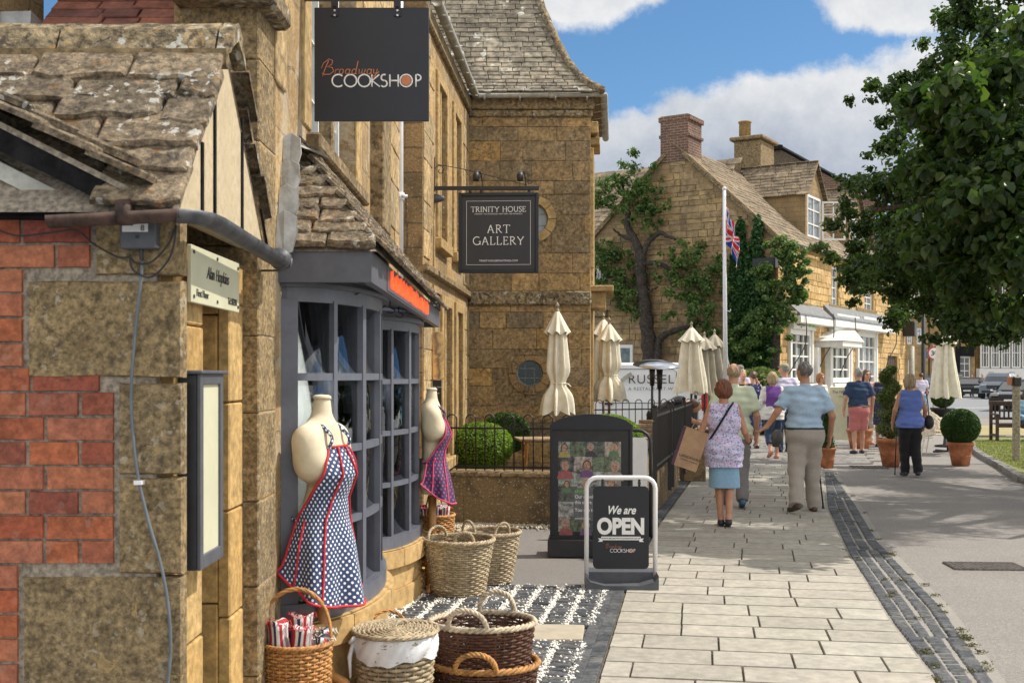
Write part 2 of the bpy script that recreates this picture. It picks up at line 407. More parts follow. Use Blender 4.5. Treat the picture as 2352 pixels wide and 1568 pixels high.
def islmat(name,cols,rough=.85,nsc=30,mott=.45,spots=.0,spotcol=(.6,.6,.56),lich=None,bmp=.5,spec=.3,dist=.006,dark=0):
    "colour picked per loose piece (brick, tile, sett) plus mottling"
    m,t,b=newmat(name); o=obn(t); i=isl(t)
    st=[(k/(len(cols)-1) if len(cols)>1 else 0,c) for k,c in enumerate(cols)]
    col=t.ramp(i,st)
    f=t.noise(o,nsc,8,.72); md=t.noise(o,nsc*.22,6,.7,.5)
    col=t.mix(mott,col,t.ramp(f,[(.37,(.2,.19,.18)),(.5,(.95,.95,.95)),(.64,(1.9,1.85,1.7))]),'MULTIPLY')
    col=t.mix(mott*.8,col,t.ramp(md,[(.38,(.4,.38,.36)),(.52,(1,1,1)),(.62,(1.4,1.35,1.25))]),'MULTIPLY')
    if dark: col=t.mix(t.m('MULTIPLY',t.smooth(t.noise(o,nsc*.5,7,.75,1),.52,.6),dark),col,(.035,.03,.028))
    if lich: col=t.mix(t.smooth(t.noise(o,nsc*.3,6,.75,1),.60,.635),col,lich)
    if spots:
        s1=t.smooth(t.noise(o,nsc*.75,4,.55),.585,.615); s2=t.smooth(t.noise(o,nsc*.13,3,.5),.48,.58)
        col=t.mix(t.m('MULTIPLY',t.m('MULTIPLY',s1,s2),spots,clamp=True),col,spotcol)
    t.put(b.inputs['Base Color'],col); b.inputs['Roughness'].default_value=rough; b.inputs['Specular IOR Level'].default_value=spec
    if bmp: bump(t,b,t.m('ADD',f,md),bmp,dist)
    return m
def leafmat(name,cols,trans=.35,rough=.45):
    m,t,b=newmat(name); i=isl(t)
    col=t.ramp(i,[(k/(len(cols)-1),c) for k,c in enumerate(cols)])
    col=t.mix(.5,col,t.ramp(t.noise(obn(t),1.3,3,.6),[(.3,(.6,.65,.6)),(.7,(1.35,1.3,1.1))]),'MULTIPLY')
    t.put(b.inputs['Base Color'],col); b.inputs['Roughness'].default_value=rough; b.inputs['Specular IOR Level'].default_value=.35
    tr=t.new('ShaderNodeBsdfTranslucent'); t.put(tr.inputs[0],t.mix(1,col,(1.5,1.7,.7),'MULTIPLY'))
    mx=t.new('ShaderNodeMixShader'); mx.inputs[0].default_value=trans
    t.l.new(b.outputs[0],mx.inputs[1]); t.l.new(tr.outputs[0],mx.inputs[2]); t.l.new(mx.outputs[0],t.n['Material Output'].inputs[0])
    return m
def glassmat(name,tint=(.9,.95,.95),refl=.08,rough=.02,opaque=0):
    m,t,b=newmat(name)
    tr=t.new('ShaderNodeBsdfTransparent'); t.put(tr.inputs[0],tint); gl=t.new('ShaderNodeBsdfGlossy'); gl.inputs['Roughness'].default_value=rough
    fr=t.new('ShaderNodeFresnel'); fr.inputs[0].default_value=1.5
    o=obn(t); n=t.new('ShaderNodeBump'); n.inputs['Strength'].default_value=.12; n.inputs['Distance'].default_value=.02; t.put(n.inputs['Height'],t.noise(o,4,2,.5)); t.l.new(n.outputs[0],gl.inputs['Normal'])
    mx=t.new('ShaderNodeMixShader'); t.put(mx.inputs[0],t.m('ADD',fr.outputs[0],refl,clamp=True)); t.l.new(tr.outputs[0],mx.inputs[1]); t.l.new(gl.outputs[0],mx.inputs[2])
    t.l.new(mx.outputs[0],t.n['Material Output'].inputs[0]); return m
def emis(name,c,s):
    m,t,b=newmat(name); t.put(b.inputs['Base Color'],c); t.put(b.inputs['Emission Color'],c); b.inputs['Emission Strength'].default_value=s; return m
def fabric(name,c,var=.1,sc=60,c2=None,c2t=None,psc=30,rough=.85):
    m,t,b=newmat(name); o=obn(t); col=t.ramp(t.noise(o,sc,4,.6),[(.3,tuple(x*(1-var) for x in c)),(.7,tuple(min(1,x*(1+var)) for x in c))])
    if c2:
        for q,cc in enumerate(c2):
            vn=t.new('ShaderNodeTexVoronoi'); t.put(vn.inputs['Vector'],t.vscale(o,(1,1,1))); vn.inputs['Scale'].default_value=psc*(1+.35*q)
            f=t.m('LESS_THAN',t.m('ADD',vn.outputs['Distance'],t.m('MULTIPLY',t.noise(o,psc*2.2,3,.5),.35)),c2t)
            col=t.mix(f,col,cc)
    t.put(b.inputs['Base Color'],col); b.inputs['Roughness'].default_value=rough; b.inputs['Specular IOR Level'].default_value=.2; b.inputs['Sheen Weight'].default_value=.15
    bump(t,b,t.noise(o,sc*3,3,.6),.25,.002)
    return m
M={}
YST=(.50,.335,.14); YST2=(.42,.265,.10); YGR=(.30,.225,.13)
M['cook_wall']=stonewall('cook_stone',(.50,.36,.19),(.42,.30,.15),(.27,.20,.12),.62,.34,.010,.45,(.17,.125,.08),.12,wob=.035,streak=.35,pale=.45,fs=5)
M['porch_stone']=islmat('porch_stone',[(.50,.33,.13),(.44,.28,.105),(.52,.36,.16)],.9,22,.38,bmp=.7)
M['quoin']=islmat('quoin_weathered',[(.27,.20,.11),(.32,.235,.125),(.25,.19,.11)],.95,44,.65,spots=.45,spotcol=(.55,.50,.40),lich=(.42,.29,.13),bmp=1.0,dist=.01,dark=.35)
M['brick']=islmat('red_brick',[(.32,.08,.042),(.42,.13,.06),(.27,.075,.05),(.46,.18,.095),(.36,.09,.045),(.40,.15,.09),(.25,.07,.05)],.85,30,.4,spots=.3,spotcol=(.4,.26,.2),bmp=.8,dist=.006,dark=.2)
M['mortar']=plain('mortar',(.33,.28,.22),.95,.3,50,.8)
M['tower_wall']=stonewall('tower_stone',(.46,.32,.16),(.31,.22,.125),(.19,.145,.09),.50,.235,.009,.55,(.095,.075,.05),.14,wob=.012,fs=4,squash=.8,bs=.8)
M['trin_wall']=stonewall('gallery_stone',(.50,.35,.17),(.44,.30,.14),(.28,.2,.12),.7,.32,.006,.42,(.15,.11,.065),.3,(.62,.56,.45),wob=.02,streak=.3,pale=.3)
M['gable_wall']=stonewall('rubble_stone',(.42,.31,.175),(.29,.215,.125),(.19,.145,.095),.42,.165,.007,.3,(.10,.08,.05),.05,wob=.05,squash=.6,fs=2)
M['lloyd_wall']=stonewall('yellow_rubble',(.60,.42,.19),(.50,.34,.15),(.34,.25,.13),.40,.17,.006,.25,(.22,.16,.09),.05,wob=.05,squash=.6,fs=2)
M['far_wall']=stonewall('far_stone',(.44,.31,.15),(.36,.26,.13),(.25,.2,.12),.6,.25,.006,.3,(.12,.1,.07),.05,wob=.05,squash=.6,fs=1)
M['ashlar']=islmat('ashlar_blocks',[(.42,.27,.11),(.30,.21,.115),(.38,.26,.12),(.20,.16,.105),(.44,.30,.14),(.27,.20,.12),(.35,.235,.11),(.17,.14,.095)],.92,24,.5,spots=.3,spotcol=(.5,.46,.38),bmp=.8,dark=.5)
M['facade_blocks']=islmat('facade_blocks',[(.50,.36,.18),(.40,.29,.155),(.54,.39,.20),(.34,.26,.155),(.47,.33,.155),(.43,.33,.20)],.92,16,.5,spots=.35,spotcol=(.62,.57,.47),bmp=1.0,dist=.01,dark=.35)
M['rubble']=islmat('rubble_blocks',[(.40,.29,.155),(.30,.22,.125),(.36,.25,.12),(.25,.19,.115),(.46,.33,.17),(.28,.205,.12),(.33,.24,.14)],.92,6,.4,bmp=.5,dark=.25)
M['yellow_blocks']=islmat('yellow_blocks',[(.60,.42,.19),(.50,.34,.15),(.64,.46,.23),(.46,.31,.14),(.56,.38,.16)],.92,6,.3,bmp=.5,dark=.1)
M['low_wall']=stonewall('low_wall_stone',(.30,.22,.12),(.24,.18,.10),(.14,.11,.07),.9,.30,.005,.75,(.075,.062,.045),.3,(.45,.42,.35),wob=.015,fs=4)
M['chim_brick']=stonewall('chimney_brick',(.24,.115,.08),(.14,.08,.065),(.30,.26,.21),.23,.08,.010,.35,(.05,.04,.035),.1,wob=.01,fs=3)
M['trim_stone']=plain('trim_stone',(.47,.33,.155),.9,.25,20,.6,dirt=.35,spec=.2)
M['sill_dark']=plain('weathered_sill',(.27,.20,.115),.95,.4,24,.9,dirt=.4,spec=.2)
M['bow_stone']=plain('bow_base_stone',(.52,.35,.155),.9,.18,14,.6,spec=.2,dirt=.1)
M['tile_near']=islmat('stone_slate_near',[(.16,.13,.092),(.23,.18,.125),(.19,.155,.112),(.26,.205,.14)],.95,34,.75,spots=.6,spotcol=(.62,.62,.58),lich=(.25,.13,.05),bmp=1.0,dist=.012,dark=.55)
M['tile']=islmat('stone_slate',[(.22,.18,.13),(.30,.245,.17),(.26,.21,.155),(.36,.30,.22)],.95,20,.7,spots=.9,spotcol=(.6,.58,.52),bmp=.9,dist=.01,dark=.5)
M['tile_far']=islmat('stone_slate_grey',[(.15,.13,.105),(.22,.195,.155),(.19,.165,.13),(.28,.25,.20)],.95,9,.6,spots=.9,spotcol=(.55,.54,.48),bmp=.5,dark=.4)
M['tile_gable']=islmat('stone_slate_brown',[(.19,.15,.105),(.26,.21,.15),(.22,.175,.125)],.95,5,.5,bmp=.3,dark=.3)
M['clay']=islmat('clay_tile',[(.20,.07,.045),(.26,.10,.065),(.16,.065,.05),(.14,.07,.06)],.85,14,.4,bmp=.4)
M['ridge']=islmat('ridge_stone',[(.27,.22,.14),(.24,.19,.12)],.95,26,.8,spots=.8,spotcol=(.5,.5,.45),lich=(.36,.22,.07),bmp=1.0,dist=.014,dark=.8)
M['lead']=plain('lead_flashing',(.36,.37,.37),.55,.2,9,.35,metal=.3)
M['render_cream']=plain('cream_render',(.50,.41,.27),.9,.1,30,.3,dirt=.1)
M['pebble']=islmat('pebble_dash',[(.12,.095,.07),(.12,.095,.07)],.95,90,.9,spots=.5,bmp=1)
M['black_wood']=plain('black_timber',(.014,.014,.016),.85,.4,12,.4,spec=.15)
M['white_wood']=plain('old_white_board',(.55,.55,.5),.7,.15,20,.3,dirt=.25)
M['fascia']=plain('grey_blue_paint',(.105,.11,.135),.45,.10,9,.08,dirt=.05)
M['winpaint']=plain('grey_blue_gloss',(.12,.13,.165),.38,.08,10,.05)
M['gutter_iron']=plain('old_gutter_iron',(.085,.09,.10),.5,.3,14,.3,metal=.35,dirt=.2)
M['rust']=plain('rusty_iron',(.075,.04,.03),.75,.45,12,.5,dirt=.4)
M['gutter_grey']=plain('pale_gutter',(.40,.385,.34),.6,.15,10,.2,dirt=.15)
M['pipe_white']=plain('white_pipe',(.66,.67,.69),.45,.04,6)
M['signblack']=plain('sign_black',(.012,.014,.022),.4,.08,5)
M['signgrey']=plain('sign_charcoal',(.028,.029,.037),.45,.08,5)
M['signcream']=plain('cream_plastic',(.62,.61,.44),.35,.04,6)
M['text_white']=plain('white_lettering',(.82,.82,.82),.5,.02)
M['text_copper']=plain('copper_lettering',(.55,.20,.09),.5,.05)
M['text_dark']=plain('dark_lettering',(.05,.05,.045),.6,.05)
M['text_green']=plain('green_lettering',(.16,.42,.10),.6,.05)
M['iron']=plain('black_iron',(.014,.014,.016),.42,.2,30,.15)
M['plastic_black']=plain('black_plastic',(.022,.023,.027),.45,.15,12,.1)
M['plastic_grey']=plain('grey_plastic',(.085,.09,.105),.5,.1,15)
M['plastic_white']=plain('white_enamel',(.80,.81,.83),.35,.03,8,dirt=.05)
M['cable_grey']=plain('grey_cable',(.13,.15,.17),.5,.1)
M['glass']=glassmat('shop_glass',(.86,.9,.9),.05)
M['glass_dark']=plain('dark_window_glass',(.02,.024,.03),.06,.3,3,spec=.9)
M['glass_pale']=plain('pale_window_glass',(.16,.19,.22),.08,.35,2.5,spec=.9)
M['white_frame']=plain('white_joinery',(.74,.74,.72),.5,.04,8)
M['interior']=plain('shop_interior',(.14,.125,.11),.9,.3,3)
M['backing']=plain('white_backing',(.62,.60,.54),.8,.06,3)
M['canvas']=plain('parasol_canvas',(.78,.73,.60),.85,.06,10,.12,spec=.2)
M['canvas_tan']=plain('tan_canvas',(.40,.36,.28),.85,.08,10,.12,spec=.2)
M['linen']=plain('mannequin_linen',(.68,.60,.44),.8,.05,20,.08,spec=.25)
M['beech']=plain('beech_wood',(.48,.24,.08),.5,.18,10,.1)
M['teak']=plain('garden_wood',(.34,.24,.15),.75,.25,14,.3)
M['bench_wood']=plain('dark_bench_wood',(.055,.028,.02),.6,.3,14,.2)
M['post_wood']=plain('weathered_post',(.36,.31,.23),.85,.3,20,.6)
M['steel']=plain('brushed_steel',(.55,.57,.6),.28,.08,10,metal=.9)
M['car_grey']=plain('car_paint_grey',(.17,.20,.25),.22,.05,4,metal=.4,coat=.6)
M['car_blue']=plain('car_paint_blue',(.035,.07,.13),.22,.05,4,metal=.3,coat=.6)
M['car_dark']=plain('car_paint_dark',(.028,.03,.036),.22,.05,4,metal=.3,coat=.6)
M['car_white']=plain('van_paint_white',(.76,.77,.78),.25,.02,2,coat=.5)
M['tyre']=plain('tyre_rubber',(.02,.02,.02),.85,.1)
M['lamp_red']=plain('tail_lamp_red',(.5,.02,.02),.2,.05)
M['terracotta']=plain('terracotta',(.43,.17,.085),.8,.2,9,.25,dirt=.12,spec=.25)
M['terracotta_pale']=plain('weathered_terracotta',(.40,.24,.15),.85,.2,8,.25,dirt=.18)
M['bark']=plain('tree_bark',(.095,.078,.062),.95,.5,14,1.0)
M['bark_dark']=plain('dark_bark',(.05,.04,.032),.95,.4,14,1.0)
M['leaf_big']=leafmat('chestnut_leaf',[(.028,.058,.022),(.042,.080,.027),(.085,.125,.034),(.035,.070,.032)],.42,.36)
M['leaf_mid']=leafmat('lime_leaf',[(.035,.075,.02),(.055,.11,.026),(.075,.12,.03)],.35)
M['leaf_pear']=leafmat('pear_leaf',[(.05,.11,.035),(.09,.16,.045),(.20,.26,.10),(.05,.11,.05)],.4)
M['leaf_ivy']=leafmat('ivy_leaf',[(.022,.07,.02),(.03,.09,.025),(.045,.11,.03)],.2)
M['leaf_box']=leafmat('box_leaf',[(.03,.07,.016),(.045,.10,.02),(.06,.12,.022)],.3)
M['leaf_lime']=leafmat('golden_box_leaf',[(.10,.19,.02),(.16,.26,.03),(.22,.32,.035)],.35)
M['leaf_spiral']=leafmat('spiral_box_leaf',[(.08,.125,.035),(.12,.165,.045),(.17,.19,.07)],.3)
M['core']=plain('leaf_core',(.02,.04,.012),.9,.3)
# ground
def groundmat(name,c,c2,sc=60,mott=.6,patch=(.5,.5,.5),pf=.3,bmp=.6,rough=.9,spk=None):
    m,t,b=newmat(name); o=obn(t)
    col=t.ramp(t.noise(o,sc,8,.8),[(.32,c),(.68,c2)])
    col=t.mix(pf,col,t.ramp(t.noise(o,.7,6,.65,.4),[(.35,(.72,.72,.72)),(.65,(1.2,1.2,1.2))]),'MULTIPLY')
    if spk: col=t.mix(t.smooth(t.noise(o,sc*1.6,3,.5),.64,.68),col,spk)
    t.put(b.inputs['Base Color'],col); b.inputs['Roughness'].default_value=rough; b.inputs['Specular IOR Level'].default_value=.25
    bump(t,b,t.noise(o,sc*1.3,6,.8),bmp,.008); return m
M['tarmac']=groundmat('pinkish_tarmac',(.155,.143,.134),(.32,.30,.28),55,spk=(.50,.46,.42))
M['asphalt']=groundmat('grey_asphalt',(.13,.12,.115),(.26,.245,.235),60)
M['road']=groundmat('road_grey',(.17,.18,.19),(.25,.26,.27),12)
M['earth']=groundmat('joint_dirt',(.10,.085,.065),(.20,.17,.13),40)
M['gravel_bed']=groundmat('gravel_bed',(.3,.27,.22),(.6,.56,.48),35,bmp=1)
M['grassbase']=groundmat('dry_grass',(.12,.15,.05),(.26,.25,.10),25,pf=.6)
M['straw']=groundmat('straw_grass',(.24,.21,.10),(.42,.36,.19),25,pf=.6)
M['slab']=islmat('york_slab',[(.35,.33,.28),(.39,.37,.32),(.325,.305,.265),(.365,.34,.295),(.40,.38,.335),(.31,.27,.23)],.85,14,.2,bmp=.35,dist=.004,dark=.06)
M['sett']=islmat('dark_sett',[(.055,.062,.072),(.10,.105,.115),(.075,.08,.09),(.13,.13,.13)],.7,30,.55,bmp=.7,dist=.006)
M['sett_pale']=islmat('paver_sett',[(.20,.19,.18),(.27,.26,.24),(.16,.16,.16)],.8,30,.4,bmp=.5)
M['chip']=islmat('white_chip',[(.74,.72,.66),(.85,.84,.80)],.8,60,.1,bmp=0)
M['gravel']=islmat('gravel_stone',[(.42,.37,.28),(.62,.57,.48),(.5,.46,.38)],.85,60,.2,bmp=0)
M['step_stone']=plain('smooth_stone_flag',(.40,.35,.27),.8,.08,8,.2)
M['mhole']=plain('manhole_iron',(.17,.15,.14),.6,.3,30,.4,metal=.4)
M['grout']=groundmat('grout',(.22,.21,.19),(.36,.34,.31),50)
M['lead_dark']=plain('weathered_lead',(.17,.18,.19),.6,.2,9,.3)
def wickmat(name,cols): return islmat(name,cols,.6,45,.45,bmp=.4,spec=.35,dist=.002)
M['wick_honey']=wickmat('honey_wicker',[(.42,.20,.065),(.50,.26,.09),(.36,.16,.05)])
M['wick_grey']=wickmat('grey_wicker',[(.33,.26,.165),(.44,.36,.24),(.27,.21,.135)])
M['wick_dark']=wickmat('dark_brown_wicker',[(.085,.038,.022),(.13,.055,.03),(.06,.028,.018)])
M['wick_pale']=wickmat('pale_wicker',[(.46,.38,.27),(.56,.48,.36),(.38,.31,.22)])
M['liner']=plain('white_liner_cloth',(.74,.75,.77),.7,.04,14,.3)
# people
M['skin']=plain('skin',(.56,.31,.21),.5,.08,12,spec=.4); M['skin'].node_tree.nodes['Principled BSDF'].inputs['Subsurface Weight'].default_value=.08
M['skin_tan']=plain('skin_tanned',(.46,.235,.15),.5,.08,12,spec=.4)
def hair(name,c):
    m,t,b=newmat(name); o=obn(t); n=t.noise(t.vscale(o,(90,90,9)),1,4,.6)
    t.put(b.inputs['Base Color'],t.ramp(n,[(.3,tuple(x*.5 for x in c)),(.7,tuple(min(1,x*1.4) for x in c))])); b.inputs['Roughness'].default_value=.5
    bump(t,b,n,.6,.004); return m
M['hair_auburn']=hair('auburn_hair',(.15,.05,.022)); M['hair_grey']=hair('grey_hair',(.28,.27,.26)); M['hair_blond']=hair('blond_hair',(.42,.31,.17))
M['hair_brown']=hair('brown_hair',(.10,.055,.03)); M['hair_sand']=hair('sandy_hair',(.34,.25,.16)); M['hair_ginger']=hair('ginger_hair',(.32,.13,.04)); M['hair_dgrey']=hair('iron_grey_hair',(.13,.125,.12))
def polka(name,base,dot,pitch,r,seed=0):
    m,t,b=newmat(name); u,v,_=t.xyz(uvn(t))
    def lat(ou,ov):
        fu=t.m('SUBTRACT',t.m('FRACT',t.m('ADD',t.m('DIVIDE',u,pitch),ou)),.5); fv=t.m('SUBTRACT',t.m('FRACT',t.m('ADD',t.m('DIVIDE',v,pitch),ov)),.5)
        return t.m('SQRT',t.m('ADD',t.m('MULTIPLY',fu,fu),t.m('MULTIPLY',fv,fv)))
    d=t.m('MINIMUM',lat(10,10),lat(10.5,10.5)); f=t.m('LESS_THAN',d,r)
    t.put(b.inputs['Base Color'],t.mix(f,base,dot)); b.inputs['Roughness'].default_value=.75; b.inputs['Sheen Weight'].default_value=.1; return m
M['polka_white']=polka('navy_white_polka',(.022,.045,.13),(.78,.8,.82),.032,.185)
M['polka_pink']=polka('navy_pink_polka',(.02,.035,.10),(.55,.03,.13),.05,.17)
M['pipe_red']=plain('red_binding',(.55,.02,.03),.7,.05); M['pipe_pink']=plain('pink_binding',(.65,.06,.16),.7,.05)
def stripes(name,cols,rep=3):
    m,t,b=newmat(name); u,v,_=t.xyz(uvn(t)); f=t.m('FRACT',t.m('MULTIPLY',u,rep))
    col=t.ramp(f,[(k/len(cols),c) for k,c in enumerate(cols)],'CONSTANT')
    t.put(b.inputs['Base Color'],col); b.inputs['Roughness'].default_value=.9; bump(t,b,t.noise(obn(t),160,3,.6),.5,.002); return m
NV=(.03,.04,.10);WH=(.72,.70,.68);RD=(.42,.03,.05);GY=(.3,.3,.33)
M['towel_red']=stripes('red_striped_cotton',[WH,RD,RD,WH,NV,WH,RD,WH,GY,RD],2)
M['towel_blue']=stripes('blue_striped_cotton',[NV,WH,GY,NV,NV,WH,RD,NV,GY,WH],2)
def make_flag():
    m,t,b=newmat('union_flag'); u,v,_=t.xyz(uvn(t))
    x=t.m('SUBTRACT',t.m('MULTIPLY',u,2.0),1.0); y=t.m('SUBTRACT',t.m('MULTIPLY',v,2.0),1.0); ax=t.m('ABSOLUTE',x); ay=t.m('ABSOLUTE',y)
    dg=t.m('ABSOLUTE',t.m('SUBTRACT',ax,ay)); col=t.mix(t.m('LESS_THAN',dg,.2),(.03,.07,.42),(.8,.8,.8))
    col=t.mix(t.m('LESS_THAN',dg,.07),col,(.7,.03,.04))
    wc=t.m('MAXIMUM',t.m('LESS_THAN',ax,.18),t.m('LESS_THAN',ay,.32)); col=t.mix(wc,col,(.8,.8,.8))
    rc=t.m('MAXIMUM',t.m('LESS_THAN',ax,.1),t.m('LESS_THAN',ay,.19)); col=t.mix(rc,col,(.7,.03,.04))
    t.put(b.inputs['Base Color'],col); b.inputs['Roughness'].default_value=.7; return m
M['flag']=make_flag()

# ---------------------------------------------------------------- shared builders
def text(s,parent,name,mat,origin,size,rot=0,depth=.002,align='CENTER',shear=0,spacing=1,sx=1,bold=0,face=None):
    "raised lettering from the built-in font; origin world, text plane faces -Y then turned by rot about z"
    cu=bpy.data.curves.new('txt','FONT'); cu.body=s; cu.size=size; cu.extrude=depth; cu.align_x=align; cu.shear=shear; cu.space_character=spacing; cu.offset=bold
    o=bpy.data.objects.new('txt',cu); COL.objects.link(o); bpy.context.view_layer.update()
    me=bpy.data.meshes.new_from_object(o.evaluated_get(bpy.context.evaluated_depsgraph_get())); bpy.data.objects.remove(o); bpy.data.curves.remove(cu)
    T=face if face is not None else Matrix.Translation(origin)@Matrix.Rotation(R(rot),4,'Z')
    T=T@Matrix.Rotation(R(90),4,'X')@Matrix.Diagonal((sx,1,1,1))
    if parent is not None: T=origin_of(parent).inverted()@T
    me.transform(T); me.name=name; me.materials.clear()
    return finish(name,me,mat,parent,False)
def wall_open(mb,x0,x1,z0,z1,ops,y=0,rev=.2,top=True,ends=True,th=.35):
    "wall face in the xz plane at y (outward -y) with openings (xa,xb,za,zb) and their reveals"
    xs=sorted({x0,x1,*[a for o in ops for a in o[:2]]}); zs=sorted({z0,z1,*[a for o in ops for a in o[2:4]]})
    for i in range(len(xs)-1):
        for j in range(len(zs)-1):
            cx=(xs[i]+xs[i+1])/2; cz=(zs[j]+zs[j+1])/2
            if any(o[0]<cx<o[1] and o[2]<cz<o[3] for o in ops): continue
            mb.quad((xs[i],y,zs[j]),(xs[i+1],y,zs[j]),(xs[i+1],y,zs[j+1]),(xs[i],y,zs[j+1]))
    for a,b,c,d in [o[:4] for o in ops]:
        mb.quad((a,y,c),(a,y,d),(a,y+rev,d),(a,y+rev,c)); mb.quad((b,y,c),(b,y+rev,c),(b,y+rev,d),(b,y,d))
        mb.quad((a,y,c),(a,y+rev,c),(b,y+rev,c),(b,y,c)); mb.quad((a,y,d),(b,y,d),(b,y+rev,d),(a,y+rev,d))
    if top: mb.quad((x0,y,z1),(x1,y,z1),(x1,y+th,z1),(x0,y+th,z1))
    if ends:
        mb.quad((x0,y,z0),(x0,y,z1),(x0,y+th,z1),(x0,y+th,z0)); mb.quad((x1,y,z0),(x1,y+th,z0),(x1,y+th,z1),(x1,y,z1))
def blockwall(mb,x0,x1,z0,z1,hs,ws,ok,y=0,t=.02,gap=.006,jit=.004,rnd=.008):
    "separate stone blocks laid in uneven courses over a wall; ok(xa,xb,za,zb) says whether a block fits"
    z=z0
    while z<z1-.02:
        h=min(random.uniform(*hs),z1-z); x=x0-random.uniform(0,ws[0])
        while x<x1:
            w_=random.uniform(*ws); a=max(x,x0)+gap/2; b=min(x+w_,x1)-gap/2
            if b-a>.04 and ok(a,b,z,z+h):
                j=lambda:random.uniform(-jit,jit)
                out=[(a+j(),z+gap/2+j()),((a+b)/2,z+gap/2+j()),(b+j(),z+gap/2+j()),(b+j(),z+h-gap/2+j()),((a+b)/2,z+h-gap/2+j()),(a+j(),z+h-gap/2+j())]
                mb.slab(out,0,t*random.uniform(.7,1.1),rnd,M=Matrix(((1,0,0,0),(0,0,-1,y),(0,1,0,0),(0,0,0,1))))
            x+=w_
        z+=h
def window(parent,Mx,x0,x1,z0,z1,nx,nz,y,fmat,gmat,fw=.05,bw=.022,name='window',dp=.05):
    f=MB(Mx)
    f.box(x0,x0+fw,y-dp,y,z0,z1); f.box(x1-fw,x1,y-dp,y,z0,z1); f.box(x0+fw,x1-fw,y-dp,y,z0,z0+fw); f.box(x0+fw,x1-fw,y-dp,y,z1-fw,z1)
    for i in range(1,nx):
        x=x0+(x1-x0)*i/nx; f.box(x-bw/2,x+bw/2,y-dp*.7,y-.004,z0+fw,z1-fw)
    for j in range(1,nz):
        z=z0+(z1-z0)*j/nz; f.box(x0+fw,x1-fw,y-dp*.62,y-.006,z-bw/2,z+bw/2)
    o=f.build(name,fmat,parent)
    g=MB(Mx); g.quad((x0+.01,y-.003,z0+.01),(x1-.01,y-.003,z0+.01),(x1-.01,y-.003,z1-.01),(x0+.01,y-.003,z1-.01)); g.build('pane',gmat,o)
    return o
def roof_tiles(mb,Mx,slope,length,x0f,x1f,row,tw,th,jit=.1,detail=0,lip=1.5,bell=None,seed=1):
    """tiles on a plane: Mx takes (x along eave, y horizontally back, z up) ; slope in degrees; x0f/x1f give limits at distance v up the slope"""
    rg=random.Random(seed); v=0; k=0
    while v<length:
        rh=row(v) if callable(row) else row
        a=x0f(v+rh*.5); b=x1f(v+rh*.5)
        if b-a<tw*.2: break
        x=a-rg.uniform(0,tw*.3)*0
        while x<b-.001:
            w_=tw*rg.uniform(.65,1.4); x2=min(x+w_,b)
            if b-x2<tw*.35: x2=b
            g=tw*.02; L=rh*lip
            sl=slope if bell is None else bell(v)
            if bell is None: c,s=math.cos(R(sl)),math.sin(R(sl)); oy,oz=v*c,v*s
            else: oy,oz=bell_pos(bell,v); c,s=math.cos(R(sl)),math.sin(R(sl))
            jv=rg.uniform(-jit,jit)*rh; tilt=th/rh*.9
            T=Mx@Matrix(((1,0,0,0),(0,c,-s,oy),(0,s,c,oz),(0,0,0,1)))@Matrix.Translation((0,0,th*1.0))@Matrix.Rotation(-tilt*.55+rg.uniform(-.03,.03),4,'X')
            old=mb.M; mb.M=T; t_=th*rg.uniform(.8,1.25)
            if detail:
                n=5; lowe=[(x+g+(x2-x-2*g)*i/n, jv+rg.uniform(-.11,.11)*rh-(.0 if 0<i<n else -.10*rh)) for i in range(n+1)]
                out=lowe+[(x2-g+rg.uniform(-.02,.02)*rh,rh*.55),(x2-g,L),(x+g,L),(x+g+rg.uniform(-.02,.02)*rh,rh*.55)]
                mb.slab(out,-t_*.5,t_*1.2,t_*.45,jz=t_*.12)
            else:
                out=[(x+g,jv+rg.uniform(-.08,.08)*rh),((x+x2)/2,jv+rg.uniform(-.1,.06)*rh),(x2-g,jv+rg.uniform(-.08,.08)*rh),(x2-g,L),(x+g,L)]
                mb.slab(out,-t_*.5,t_,t_*.3)
            mb.M=old; x=x2
        v+=rh; k+=1
def bell_pos(bell,v):
    y=z=0; n=max(1,int(v/.05)); dv=v/n
    for i in range(n):
        s=R(bell(dv*(i+.5))); y+=math.cos(s)*dv; z+=math.sin(s)*dv
    return y,z
